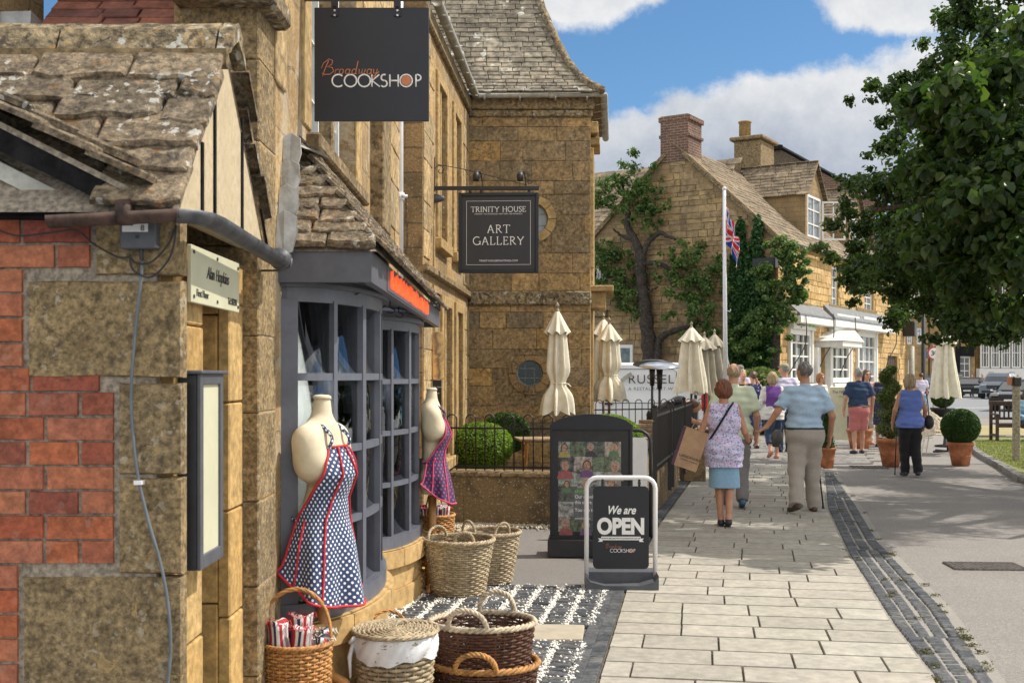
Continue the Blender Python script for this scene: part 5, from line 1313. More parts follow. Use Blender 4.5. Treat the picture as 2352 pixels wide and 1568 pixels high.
SER={ # serif capitals as strokes in a unit box (width first)
'T':(.8,[[(.4,0),(.4,1)],[(0,1),(.8,1)],[(0,1),(0,.86)],[(.8,1),(.8,.86)],[(.28,0),(.52,0)]]),
'R':(.8,[[(.12,0),(.12,1)],[(.0,0),(.26,0)],[(0,1),(.12,1)],[(.12,1),(.42,.98),(.58,.87),(.6,.74),(.5,.58),(.3,.5),(.12,.5)],[(.34,.5),(.62,.1),(.8,0)]]),
'I':(.3,[[(.15,0),(.15,1)],[(.03,0),(.27,0)],[(.03,1),(.27,1)]]),
'N':(.95,[[(.15,0),(.15,1)],[(.15,1),(.8,0)],[(.8,0),(.8,1)],[(.03,0),(.27,0)],[(.68,1),(.92,1)],[(.03,1),(.15,1)]]),
'Y':(.85,[[(.02,1),(.42,.48)],[(.82,1),(.42,.48)],[(.42,0),(.42,.48)],[(0,1),(.15,1)],[(.7,1),(.85,1)],[(.3,0),(.54,0)]]),
'H':(.95,[[(.15,0),(.15,1)],[(.8,0),(.8,1)],[(.15,.52),(.8,.52)],[(.03,0),(.27,0)],[(.03,1),(.27,1)],[(.68,0),(.92,0)],[(.68,1),(.92,1)]]),
'O':(1.0,[ca(.5,.5,.48,.51,0,360,20)]),
'U':(.9,[[(.15,1),(.15,.35),(.25,.08),(.46,-.02),(.68,.08),(.78,.35),(.78,1)],[(.03,1),(.27,1)],[(.68,1),(.88,1)]]),
'S':(.6,[[(.52,.82),(.5,.95),(.3,1.01),(.1,.93),(.07,.76),(.2,.6),(.42,.47),(.54,.3),(.5,.1),(.3,-.01),(.08,.05),(.05,.2)]]),
'E':(.68,[[(.12,0),(.12,1)],[(0,0),(.6,0)],[(.6,0),(.64,.18)],[(0,1),(.57,1)],[(.57,1),(.57,.86)],[(.12,.53),(.46,.53)],[(.46,.46),(.46,.6)]]),
'A':(.9,[[(.08,0),(.44,1)],[(.44,1),(.8,0)],[(.2,.36),(.68,.36)],[(0,0),(.18,0)],[(.68,0),(.92,0)]]),
'G':(.95,[ca(.5,.5,.48,.51,50,330,20),[(.9,.0),(.9,.42)],[(.72,.42),(1.0,.42)]]),
'L':(.68,[[(.12,0),(.12,1)],[(0,0),(.6,0)],[(.6,0),(.64,.2)],[(0,1),(.26,1)]]),
' ':(.4,[])}
def serif(par,s_,mat,cx,y,z,h,sp=.18,M0=None,name='lettering',r=.055):
    W=sum(SER[c][0] for c in s_)+sp*(len(s_)-1); x=-W/2; q=MB(M0)
    for c in s_:
        wd,pl=SER[c]
        for p in pl:
            thin=.6 if len(p)==2 and (abs(p[0][1]-p[1][1])<.05) else 1
            q.tube([(cx+(x+a)*h,y,z+b*h) for a,b in p],h*r*thin,5,flat=((0,1,0),.3))
        x+=wd+sp
    return q.build(name,mat,par)
zt=lambda py:Z_(py,d)
serif(s,'TRINITY HOUSE',M['text_white'],0,-.0105,zt(487),.052,.11,Mb,r=.06)
text('LONDON • THE COTSWOLDS • NEW YORK • SAN FRANCISCO',s,'lettering',M['text_white'],None,.017,face=Mb@Matrix.Translation((0,-.0100,zt(493))),depth=.0005)
serif(s,'ART',M['text_white'],0,-.0105,zt(535),.078,.2,Mb); serif(s,'GALLERY',M['text_white'],0,-.0105,zt(562),.078,.17,Mb)
text('TRINITYHOUSEPAINTINGS.COM',s,'lettering',M['text_white'],None,.027,face=Mb@Matrix.Translation((0,-.0100,zt(601))),depth=.0005)
q=MB(); xw=X_(997,d); q.cbox(xw-.01,X_(1238,d),d-.014,d+.014,zt(437),zt(428),.003); q.tube([(xw,d,zt(440)),(xw,d,zt(362))],.012,8)
sp=[(xw+.06+ .055*math.cos(a)*(1-i/26),d,zt(392)+.06*math.sin(a)*(1-i/26)) for i,a in enumerate([PI-.32*k for k in range(24)])]
q.tube([(xw,d,zt(380)-.01)]+sp,.0045,5); q.tube(smooth_pts([(xw+.03,d,zt(378)),(X_(1060,d),d,zt(388)),(X_(1130,d),d,zt(405)),(X_(1210,d),d,zt(425))]),.004,5)
q.ring([(X_(1217,d)+.022*math.cos(k*.52),d,zt(417)+.022*math.sin(k*.52)) for k in range(12)],.004,5)
for px in (1080,1105,1215): q.tube([(X_(px,d),d,zt(436)),(X_(px,d),d,zt(446))],.008,6); q.ring([(X_(px,d)+.012*math.cos(k*.63),d,zt(441)+.014*math.sin(k*.63)) for k in range(10)],.004,5)
q.build('bracket',M['iron'],s)
for px,dx in ((1108,-1),(1208,-.6)):
    q=MB(); b=X_(px,d); q.tube(smooth_pts([(b,d,zt(428)),(b-.005,d-.0,zt(412)),(b-.02,d-.04,zt(398)),(b-.05,d-.10,zt(398)),(b-.062,d-.13,zt(403))]),.007,6)
    o=q.build('lamp_arm',M['iron'],s,True); q=MB(); q.tube([(b-.055,d-.12,zt(400)),(b-.06,d-.135,zt(408)),(b-.06,d-.15,zt(420))],[.02,.034,.03],12); q.build('lamp_head',M['plastic_black'],o,True)
s=thing('bulkhead_lamp','small ribbed grey lamp on the gallery wall below the sign bracket','wall lamp',(X_(1008,11.5),11.5,Z_(456,11.5)))
q=MB(); xx=X_(998,11.5); zz=Z_(456,11.5)
q.tube([(xx-.02+.012*k,11.5,zz) for k in range(11)],[.03]+[.05-.006*(k%2)-.0009*k*k*.4 for k in range(9)]+[.018],14); q.build('ribbed_cover',M['gutter_iron'],s,True)

# ================================================================ GABLED BUILDING
CXg,CYg=7.69,33.0; ca_,sa_=math.cos(R(-32)),math.sin(R(-32))
def gp(px,py,off=0):
    "point of the gable plane in its own frame (x<=0 to the left)"
    k=(px-CX)/F; t_=(CXg-CYg*k)/(.848+.53*k); Y=CYg+.53*t_; return (-t_,-off,CAMH-(py-HZ)*Y/F)
Mgb=frame(CXg,CYg,0,-32)
t=thing('gabled_building','large old stone building with a tall gable, brick chimney and yellow shop front','building',(CXg,CYg,0))
EZ=5.55; AX=gp(1550,0)[0]; apz=gp(1550,338)[2]; LX=2*AX
q=MB(Mgb); q.add([(0,0,-.1),(0,0,EZ),(AX,0,apz),(LX,0,EZ),(LX-6,0,EZ),(LX-6,0,-.1)],[(0,5,4,3,2,1)]); q.build('gable_wall',M['gable_wall'],t)
q=MB(Mgb)
def okg(a,b,c,d): return c<EZ-.2 or (a>AX-(apz-d)/(apz-EZ)*(AX-LX)+.02 and b<AX+(apz-d)/(apz-EZ)*(-AX)-.02)
blockwall(q,LX-2.5,0,1.5,apz-.1,(.13,.24),(.2,.62),okg,-.0,.03,.014,.012,.012); q.build('gable_stonework',M['rubble'],t)
rb_=math.degrees(math.atan2(apz-EZ,-AX)); 
Mlf=frame(CXg,CYg,0,58)
def fpnt(px,py):
    k=(px-CX)/F; s_=(CYg*k-CXg)/(.53-.848*k); Y=CYg+.848*s_; return (s_,0,CAMH-(py-HZ)*Y/F)
FL=15.6
def fo(pxa,pxb,pya,pyb):
    a=fpnt(pxa,pya); b=fpnt(pxb,pyb); am=fpnt((pxa+pxb)/2,pya); bm_=fpnt((pxa+pxb)/2,pyb); return (a[0],b[0],min(am[2],bm_[2]),max(am[2],bm_[2]))
W1=fo(1811,1858,879,757); W2=fo(1904,1948,878,760); W3=fo(1966,2007,897,764); DR=fo(1872,1893,985,790)
U1=fo(1818,1838,735,690); U2=fo(1910,1926,709,612); U3=fo(1986,2006,726,668); BD=fo(2038,2061,905,817)
ops=[W1,W2,W3,DR,U1,U2,U3,BD]
q=MB(Mlf); wall_open(q,0,FL,-.1,EZ,ops,rev=.15,ends=False); q.quad((FL,0,-.1),(FL,5,-.1),(FL,5,EZ),(FL,0,EZ)); q.build('front_wall',M['lloyd_wall'],t)
q=MB(Mlf); blockwall(q,0,FL,.8,EZ-.05,(.14,.24),(.2,.55),lambda a,b,c,d:not any(a<o[1] and b>o[0] and c<o[3] and d>o[2] for o in ops),0,.03,.014,.01,.012); q.build('front_stonework',M['yellow_blocks'],t)
for W in (W1,W2,W3):
    f=window(t,Mlf,W[0],W[1],W[2],W[3],3,4,.02,M['white_frame'],M['glass_pale'] if W is W3 else M['glass_dark'],.16,.05,'shop_window',.09)
    q=MB(Mlf); q.cbox(W[0]-.1,W[1]+.1,-.2,0,W[3]+.0,W[3]+.42,.01); q.cbox(W[0]-.2,W[1]+.2,-.34,0,W[3]+.42,W[3]+.52,.01); q.cbox(W[0]-.15,W[1]+.15,-.25,0,W[2]-.15,W[2]-.03,.01); q.cbox(W[0]-.14,W[0]+.02,-.12,0,W[2],W[3],.01); q.cbox(W[1]-.02,W[1]+.14,-.12,0,W[2],W[3],.01)
    f2=q.build('shop_surround',M['white_frame'],t)
    q=MB(Mlf); q.cbox(W[0]-.1,W[1]+.1,-.06,0,W[3]+.53,W[3]+.85,.02); q.build('dark_lintel',M['sill_dark'],t)
for W,nm in ((W1,0),(W3,1)):
    Tt=Mlf@Matrix.Translation(((W[0]+W[1])/2-.45,-.215,W[3]+.10)); text('Lloyds',t,'lettering',M['text_dark'],None,.30,face=Tt,depth=.003)
    Tt=Mlf@Matrix.Translation(((W[0]+W[1])/2+.58,-.215,W[3]+.10)); text('Pharmacy',t,'lettering',M['text_green'],None,.30,face=Tt,depth=.003,sx=.75)
for W in (U1,U2,U3): window(t,Mlf,W[0],W[1],W[2],W[3],2,4,.12,M['white_frame'],M['glass_pale'],.09,.035,'sash_window')
q=MB(Mlf); q.box(DR[0],DR[1],.1,.14,DR[2],DR[3]); q.build('shop_door',M['white_frame'],t)
q=MB(Mlf); q.box(BD[0],BD[1],.1,.14,BD[2],BD[3]); 
for k in range(4): q.box(BD[0]+.02+(BD[1]-BD[0])*k/4,BD[0]-.02+(BD[1]-BD[0])*(k+1)/4,.08,.1,BD[2],BD[3])
q.build('brown_door',M['bench_wood'],t)
C=fo(1864,1928,800,778); q=MB(Mlf); q.cbox(C[0]+.3,C[1]-.5,-.9,0,C[2]+.02,C[3]-.1,.02); q.prism([(C[0]+.2,C[3]-.1),(C[1]-.4,C[3]-.1),((C[0]+C[1])/2,C[3]+.25)],-.95,0); q.cbox(DR[0]-.35,DR[0]-.05,-.2,0,-.1,C[2],.01); q.cbox(DR[1]+.05,DR[1]+.35,-.2,0,-.1,C[2],.01); q.build('door_canopy',M['white_frame'],t)
for (a,b,c,d_) in (fo(1806,1882,731,712),fo(1889,2028,745,722)):
    q=MB(Mlf); q.prism([(0,c),(-.42,c),(-.42,c+.08),(0,d_+.2)],a,b,'yz'); q.build('lead_canopy',M['lead_dark'],t); q=MB(Mlf); q.cbox(a-.05,b+.05,-.46,-.02,c-.20,c-.005,.01); q.build('awning_box',M['white_frame'],t)
q=MB(Mlf)
for px,pa,pb in ((1813,725,860),(1878,722,860),(1930,730,860),(2027,742,880)):
    a=fpnt(px,pa); b=fpnt(px-12,pb); q.tube(smooth_pts([(a[0],-.5,a[2]),(a[0],-.5,a[2]-.8),(a[0]-.35,-.3,a[2]-1.4),(a[0]-.4,-.1,b[2])]),.016,5)
q.build('awning_arm',M['iron'],t)
q=MB(Mlf); q.tube([(FL+.1,-.25,0),(FL+.1,-.25,fpnt(2078,795)[2])],.11,8); q.build('corner_pipe',M['gutter_grey'],t,True)
q=MB(Mlf); q.cbox(FL-.5,FL-.1,-.5,-.05,fpnt(2070,772)[2],fpnt(2070,738)[2],.02); q.build('wall_lantern',M['iron'],t)
# chimneys
q=MB(Mgb); cxm=AX; 
a=gp(1518,355); b=gp(1582,355); top=gp(1550,265)[2]
q.cbox(a[0],b[0],-.04,1.0,apz-.45,top,.01); q.cbox(a[0]-.06,b[0]+.06,-.06,1.06,top-.18,top-.03,.01); q.cbox(a[0]-.05,b[0]+.05,-.05,1.05,gp(1550,312)[2]-.05,gp(1550,312)[2]+.05,.01)
q.build('brick_chimney',M['chim_brick'],t)
# roof slopes: right slope rises from the front eave to the ridge
rt=MB(); Lr=14.5
sl_=math.degrees(math.atan2(apz-EZ,-AX)); hyp=math.hypot(apz-EZ,AX)
Mro=Mlf@Matrix.Translation((0,-.12,EZ-.03))
roof_tiles(rt,Mro,sl_,hyp+.1,lambda v:-.14,lambda v:Lr,lambda v:.20 if v<3 else .17,.42,.035,.12,seed=31)
# left slope and the lower roof behind
Mlo=frame(0,0,0,0)
rt.build('stone_slate_roof',M['tile_gable'],t)
q=MB(Mlf); hz=-AX; q.add([(0,-.1,EZ-.02),(Lr,-.1,EZ-.02),(Lr,hz,apz+.04),(0,hz,apz+.04),(Lr,2*hz,EZ),(0,2*hz,EZ)],[(0,1,2,3),(3,2,4,5)]); q.build('roof_bed',M['sill_dark'],t)
q=MB(Mgb)
def verge(mb,p0,p1,w_):
    p0=Vector(p0);p1=Vector(p1); d_=(p1-p0); n=max(2,int(d_.length/.5)); dn=d_.normalized(); nr=Vector((-dn.z,0,dn.x)); nr=nr if nr.z>0 else -nr
    for k in range(n):
        a=p0+d_*(k/n)+dn*.01; b=p0+d_*((k+1)/n)-dn*.01
        mb.prism([(a.x,a.z),(b.x,b.z),(b.x+nr.x*w_,b.z+nr.z*w_),(a.x+nr.x*w_,a.z+nr.z*w_)],-.12,.22)
verge(q,(AX+.25,0,apz-.25),(.12,0,EZ-.1),.13); verge(q,(AX-.25,0,apz-.25),(LX-.05,0,EZ-.05),.12); q.build('coping_stones',M['sill_dark'],t)
q=MB(Mlf); gutter_half(q,[Mlf@Vector((-.1,-.2,EZ-.05)),Mlf@Vector((FL,-.2,EZ-.05))],.07) if False else None
q=MB(); gutter_half(q,[Mlf@Vector((-.1,-.22,EZ-.03)),Mlf@Vector((FL,-.22,EZ-.03))],.08); q.tube([Mlf@Vector((-.05,-.2,EZ-.1)),Mlf@Vector((-.35,-.05,EZ-.25))],.05,8); q.build('gutter',M['iron'],t,True)
q=MB(Mgb); a=gp(1740,607); q.cbox(a[0]-.05,a[0]+.65,-.35,0,a[2]-.15,a[2]+.15,.02); q.build('black_box',M['iron'],t)
# second, stone chimney on the ridge and dormers
k_=.2176; sA=fpnt(1730,0)
def ridge_s(px):        # distance along the ridge line seen at px
    k=(px-CX)/F; R0=Mlf@Vector((0,hz,0)); s_=(R0.y*k-R0.x)/(.53-.848*k); return s_,R0.y+.848*s_
s1,Y1=ridge_s(1682); s2,Y2=ridge_s(1775); zt_=CAMH-(320-HZ)*Y1/F
q=MB(Mlf); cs=(s1+s2)/2
q.cbox(s1+.4,s1+1.8,hz-.85,hz+.1,apz-1.6,zt_,.03); q.cbox(s1+.27,s1+1.93,hz-.97,hz+.22,zt_,zt_+.13,.03); q.cbox(s1+.3,s1+1.9,hz-.95,hz+.1,apz-.6,apz-.5,.03)
q.build('stone_chimney',M['sill_dark'],t)
q=MB(Mlf); q.lathe([(.20,0),(.2,.55),(.23,.55),(.23,.6),(.15,.6),(.15,.5)],16,(s1+.8,hz-.15,zt_+.13)); q.build('chimney_pot',M['trim_stone'],t,True)
def dormer(s0,wd,zb,hw_,hr,wopen):
    "gabled dormer on the front slope; its face looks out over the front"
    tn=(apz-EZ)/hz; yf=(zb-EZ)/tn; zt=zb+hw_; zr=zt+hr; yb=lambda z:(z-EZ)/tn
    q=MB(Mlf)
    q.add([(s0,yf,zb),(s0,yf,zt),(s0,yb(zt),zt)],[(0,1,2)]); q.add([(s0+wd,yf,zb),(s0+wd,yf,zt),(s0+wd,yb(zt),zt)],[(0,2,1)])
    wall_open(q,s0,s0+wd,zb,zt,[(s0+.22,s0+wd-.22,zb+.12,zt-.02)],y=yf,rev=.1,top=False,ends=False)
    q.add([(s0,yf,zt),(s0+wd,yf,zt),(s0+wd/2,yf,zr)],[(0,1,2)])
    d_=q.build('dormer',M['gable_wall'],t)
    r_=MB(); sl2=math.degrees(math.atan2(hr,wd/2)); ln=math.hypot(hr,wd/2)
    for side in (0,1):
        if side==0: Mx=Mlf@Matrix.Translation((s0-.1,0,zt-.1))@Matrix.Rotation(R(-90),4,'Z'); a=lambda v:-(yb(zt+v*.55)); b=lambda v:-yf+.15
        else: Mx=Mlf@Matrix.Translation((s0+wd+.1,0,zt-.1))@Matrix.Rotation(R(90),4,'Z'); a=lambda v:yf-.15; b=lambda v:(yb(zt+v*.55))
        roof_tiles(r_,Mx,sl2,ln+.15,a,b,.16,.4,.03,.1,seed=41+side)
    r_.build('roof',M['tile_gable'],d_)
    window(d_,Mlf,s0+.22,s0+wd-.22,zb+.12,zt-.02,2,3,yf+.06,M['white_frame'],M['glass_pale'],.09,.04,'window')
    return d_,yf
# first dormer: face seen from px ~1850 to 1885
def find_s(px,zr):
    k=(px-CX)/F; tn=(apz-EZ)/hz
    y=(zr-EZ)/tn; R0=Mlf@Vector((0,y,0)); return (R0.y*k-R0.x)/(.53-.848*k)
zb=6.0; s0=find_s(1850,zb)
d1,yf=dormer(s0,1.9,zb,1.55,1.05,1)
q=MB(Mlf@Matrix.Translation((s0+1.68,yf-.03,0))@Matrix.Rotation(R(-60),4,'Z'))
for a in ((0,.06,0,1.3),(.72,.78,0,1.3),(.06,.72,0,.06),(.06,.72,1.24,1.3),(.36,.40,.06,1.24),(.06,.72,.42,.46),(.06,.72,.84,.88)): q.box(a[0],a[1],-.02,.02,zb+.15+a[2],zb+.15+a[3])
q.build('open_casement',M['white_frame'],d1)
dormer(find_s(1950,zb),1.9,zb,1.4,1.05,0)
# lower roof behind on the left, running left
rt=MB(); zrd=gp(1440,376)[2]
q0=Mgb@Vector((LX+1.0,0,EZ-1)); 
Mbk=Mgb@Matrix.Translation((0,.25,EZ-1.2))
roof_tiles(rt,Mbk,48,(zrd-EZ+1.6)/math.sin(R(48)),lambda v:LX-4.0,lambda v:LX+.1+ v*.62,lambda v:.24,.5,.04,.12,seed=51)
rt.build('lower_roof',M['tile_gable'],t)
# small window low on the left of the gable
W=(gp(1357,690)[0],gp(1384,690)[0],gp(1370,697)[2],gp(1370,622)[2])
q=MB(Mgb); q.box(W[0]-.05,W[1]+.05,-.06,-.005,W[2]-.1,W[3]+.05); q.build('window_reveal',M['white_frame'],t)
window(t,Mgb,W[0],W[1],W[2],W[3],3,4,-.065,M['white_frame'],M['glass_dark'],.08,.04,'window')
q=MB(Mgb); q.cbox(W[0]-.1,W[1]+.2,-.18,0,W[2]-.42,W[2]-.2,.02); q.build('window_sill',M['sill_dark'],t)
W=(gp(1392,0)[0],gp(1456,0)[0],gp(1420,870)[2],gp(1420,792)[2]); q=MB(Mgb); q.cbox(W[0],W[1],-.08,-.0,W[2],W[3],.02); q.build('door_frame',M['white_frame'],t); q=MB(Mgb); q.box(W[0]+.1,W[1]-.1,-.09,-.081,W[2],W[3]-.1); q.build('pale_door',M['glass_pale'],t)

# building behind with a dark gable and red brick flank
d=52; t=thing('rear_gabled_house','taller gabled house with a dark rendered gable and red brick flank behind the stone chimney','house',(X_(1850,d),d,0))
q=MB(); q.add([(X_(1720,d),d,0),(X_(1720,d),d,Z_(400,d)),(X_(1786,d),d,Z_(338,d)),(X_(1862,d),d,Z_(382,d)),(X_(1862,d),d,0)],[(0,4,3,2,1)]); q.build('rendered_gable',M['pebble'],t)
q=MB(); q.add([(X_(1862,d),d,0),(X_(1862,d),d,Z_(382,d)),(X_(1950,d),d,Z_(425,d)),(X_(2010,d),d,Z_(460,d)),(X_(2010,d),d,0)],[(0,4,3,2,1)]); q.build('brick_flank',M['chim_brick'],t)
q=MB()
for a,b in (((1786,335),(2012,458)),((1786,335),(1700,418))):
    p0=Vector((X_(a[0],d),d,Z_(a[1],d))); p1=Vector((X_(b[0],d),d,Z_(b[1],d))); q.tube([p0,p1],.10,4)
    q.add([(p0.x,d-.1,p0.z),(p1.x,d-.1,p1.z),(p1.x,d+8,p1.z),(p0.x,d+8,p0.z)],[(0,1,2,3)])
q.cbox(X_(1776,d),X_(1796,d),d-.2,d+.3,Z_(345,d),Z_(334,d),.03)
q.build('roof_edge',M['black_wood'],t)

# ================================================================ far row of houses across the street
def house(name,label,px0,px1,d,eave,ridge,wall,wins,rot=0,roofm='tile_gable',extra=None,cat='house',door=None):
    x0,x1=X_(px0,d),X_(px1,d); t=thing(name,label,cat,(x0,d,0)); Mx=frame(x0,d,0,rot); W_=(x1-x0)/math.cos(R(rot)); ze,zr=Z_(eave,d),Z_(ridge,d)
    op=[]
    for (a,b,c,e) in wins: op.append(((X_(a,d)-x0)/math.cos(R(rot)),(X_(b,d)-x0)/math.cos(R(rot)),Z_(e,d),Z_(c,d)))
    q=MB(Mx); wall_open(q,0,W_,-.2,ze,op,rev=.2,th=6); q.quad((0,0,-.2),(0,7,-.2),(0,7,ze),(0,0,ze)); q.build('wall',wall,t)
    for o_ in op: window(t,Mx,o_[0],o_[1],o_[2],o_[3],2,3,.15,M['white_frame'],M['glass_dark'],.14,.07,'window')
    r_=MB(Mx); hy=(zr-ze); r_.add([(-.2,-.3,ze-.1),(W_+.2,-.3,ze-.1),(W_+.2,hy,zr),(-.2,hy,zr),(-.2,2*hy,ze),(W_+.2,2*hy,ze)],[(0,1,2,3),(3,2,5,4)])
    n=int(hy*1.4/.3)
    for k in range(n):
        a=k/n; r_.box(-.2,W_+.2,-.32+(hy+.3)*a,-.30+(hy+.3)*(a)+.25,ze-.08+(zr-ze+.1)*a,ze-.03+(zr-ze+.1)*a,j=.02)
    r_.build('roof',M[roofm],t)
    if extra: extra(t,Mx,W_,d,x0)
    return t
house('stone_house','narrow stone house with a grey slate roof beside the traffic signs',2078,2136,92,640,585,M['far_wall'],[(2092,2106,665,705),(2112,2126,665,705),(2084,2098,752,790),(2108,2122,752,790),(2086,2100,826,858)],12,'tile_far')
def shopC(t,Mx,W_,d,x0):
    q=MB(Mx); q.cbox(.1,W_*.25,-.15,0,0,Z_(795,d),.02); q.cbox(W_*.25,W_-.1,-.15,0,Z_(818,d),Z_(795,d),.02); q.build('shop_panel',M['black_wood'],t)
def shopD(t,Mx,W_,d,x0):
    q=MB(Mx); q.prism([(0,Z_(735,d)),(-1.6,Z_(768,d)),(-1.6,Z_(771,d)),(0,Z_(771,d))],.0,W_,'yz'); q.build('slate_canopy',M['tile_far'],t)
    n=7
    for k in range(n): 
        a=W_*(k+.06)/n; b=W_*(k+.94)/n; window(t,Mx,a,b,Z_(845,d),Z_(775,d),3,2,-.6,M['white_frame'],M['glass_dark'],.16,.08,'shop_window')
    q=MB(Mx); q.box(0,W_,-.6,0,0,Z_(846,d)); q.box(0,W_,-.7,0,Z_(774,d),Z_(771,d)); q.build('shop_base',M['white_frame'],t)
house('stone_house','tall yellow stone house with dark windows right of the lamp post',2136,2192,98,590,545,M['far_wall'],[(2146,2158,620,660),(2170,2182,620,660),(2146,2158,700,745),(2170,2182,700,745),(2141,2162,828,862),(2172,2186,770,800),(2176,2188,822,864)],8,'tile_far')
house('shop_building','narrow shop with a black painted shopfront behind the far parasol',2192,2242,108,580,545,M['far_wall'],[(2202,2214,620,665),(2222,2234,620,665),(2200,2214,750,785),(2222,2234,750,785),(2204,2232,818,868)],8,'tile_far',shopC,'shop')
house('shop_building','long stone shop with white windows under a slate canopy behind the parked cars',2242,2420,114,600,545,M['far_wall'],[(2262,2278,640,690),(2300,2316,640,690),(2340,2356,640,690),(2258,2272,700,732),(2300,2314,700,732),(2338,2352,700,732)],8,'tile_far',shopD,'shop')
# ================================================================ GARDEN WALL, RAILINGS, PLANTS
WC=(1.40,12.05); WE=(2.43,16.6); WL=(-1.0,12.55)
t=thing('garden_wall','low weathered stone garden wall turning the corner beside the footpath','wall',(WC[0],WC[1],0))
def wallrun(mb,a,b,h,th,cap_=.05,over=.03,z0=-.02):
    a=Vector((*a,0));b=Vector((*b,0)); L=(b-a).length; an=math.degrees(math.atan2(b.y-a.y,b.x-a.x)); mb.M=frame(a.x,a.y,0,an)
    mb.quad((0,0,z0),(L,0,z0),(L,0,h-cap_),(0,0,h-cap_)); mb.quad((0,th,z0),(0,th,h-cap_),(L,th,h-cap_),(L,th,z0)); mb.quad((0,0,z0),(0,0,h),(0,th,h),(0,th,z0)); mb.quad((L,0,z0),(L,th,z0),(L,th,h),(L,0,h))
    return L
q=MB(); wallrun(q,WL,WC,.57,.28); q.build('front_face',M['low_wall'],t); q=MB(); wallrun(q,WC,WE,.57,.28); q.build('side_face',M['low_wall'],t)
q=MB()
for a,b in ((WL,WC),(WC,WE)):
    A=Vector((*a,0));B=Vector((*b,0)); L=(B-A).length; q.M=frame(A.x,A.y,0,math.degrees(math.atan2(B.y-A.y,B.x-A.x))); x=0
    while x<L-.05:
        x2=min(x+random.uniform(.7,1.0),L); q.cbox(x+.002,x2-.002,-.03,.31,.518,.575,.014); x=x2
q.build('coping',M['sill_dark'],t)
q=MB(); q.cbox(2.60,2.95,17.3,17.7,0,.62,.02); tag(q.build('stone_pier',M['low_wall']),'short stone pier at the end of the railings beside the footpath','pier')
def hoops(name,label,A,B,z0,z1,sp,r=.0075,group=None,double=True,hz=None):
    A=Vector((*A,0));B=Vector((*B,0)); L=(B-A).length; n=int(L/sp); t=thing(name,label,'railing',(A.x,A.y,z0),group); Mx=frame(A.x,A.y,0,math.degrees(math.atan2(B.y-A.y,B.x-A.x)))
    q=MB(Mx)
    for k in range(n):
        x=k*sp+.02; w_=sp*.52
        pts=[(x,0,z0)]+[(x,0,z1-w_/2)]+[(x+w_/2-w_/2*math.cos(PI*i/8),0,z1-w_/2+w_/2*math.sin(PI*i/8)) for i in range(1,8)]+[(x+w_,0,z1-w_/2),(x+w_,0,z0)]
        q.tube(pts,r,5)
    q.build('hoop_bars',M['iron'],t,True)
    q=MB(Mx); q.box(0,L,-.006,.006,z0+.03,z0+.052); q.box(0,L,-.006,.006,z1-.16,z1-.14)
    q.build('rail',M['iron'],t); return t
hoops('hooped_railing','black hooped iron railing on top of the low front garden wall',(-.95,12.66),(1.33,12.2),.575,1.19,.215)
hoops('hooped_railing','second hooped black railing further back in front of the white van',(1.25,17.2),(3.3,18.3),.35,1.25,.24)
t=thing('spear_railing','tall black close-set iron railing beside the footpath with a rope along it','railing',(1.5,12.3,.57))
q=MB(); A=Vector((1.55,12.35,0)); B=Vector((3.05,18.9,0)); L=(B-A).length; n=50
for k in range(n+1):
    p=A.lerp(B,k/n); q.tube([(p.x,p.y,.57),(p.x,p.y,1.20)],.0075,5); q.tube([(p.x,p.y,1.19),(p.x,p.y,1.225)],[.011,.004],5)
q.build('bars',M['iron'],t)
q=MB(); an=math.degrees(math.atan2(B.y-A.y,B.x-A.x)); q.M=frame(A.x,A.y,0,an); q.box(0,L,-.012,.012,1.165,1.19); q.box(0,L,-.012,.012,.62,.64); q.build('rail',M['iron'],t)
for k in (0,.27,.33,.62,1): 
    p=A.lerp(B,k); q=MB(); q.box(p.x-.022,p.x+.022,p.y-.022,p.y+.022,.2,1.27); q.sphere((p.x,p.y,1.285),.028,8,6); q.build('post',M['iron'],t)
q=MB()
for a,b in ((0,.27),(.33,.62)):
    P0=A.lerp(B,a);P1=A.lerp(B,b); q.tube([(P0.x+(P1.x-P0.x)*i/8-.02,P0.y+(P1.y-P0.y)*i/8-.02,1.13-.10*math.sin(PI*i/8)) for i in range(9)],.012,5)
q.build('rope',M['wick_pale'],t)

def boxball(name,label,c,r,n,size,mat,sz=1,group=None,cat='box hedge',seed=1,stem=0,sx=1):
    t=thing(name,label,cat,(c[0],c[1],max(0,c[2]-r*sz)),group)
    rr_=r*.93; leaf_cloud('foliage',[(c[0],c[1],c[2],r*sx,r,r*sz,1)],n,size,M[mat],t,seed,.3,.93)
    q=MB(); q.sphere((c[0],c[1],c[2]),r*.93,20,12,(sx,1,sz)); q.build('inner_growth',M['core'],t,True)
    if stem: q=MB(); q.tube([(c[0],c[1],c[2]-r*sz-stem),(c[0],c[1],c[2])],.02,6); q.build('stem',M['bark'],t)
    return t
boxball('box_ball','large clipped box ball behind the low wall, in front of the others',(X_(1104,13.3),13.3,.80),.39,9000,.022,'leaf_lime',.72,cat='box ball')
boxball('box_ball','darker clipped box ball standing behind the largest one',(X_(1162,13.9),13.9,.92),.30,6000,.022,'leaf_box',.85,cat='box ball',seed=2)
boxball('box_ball','golden green box ball hidden behind the tall black poster sign',(X_(1395,14.6),14.6,.80),.46,9000,.022,'leaf_lime',.72,cat='box ball',seed=3)
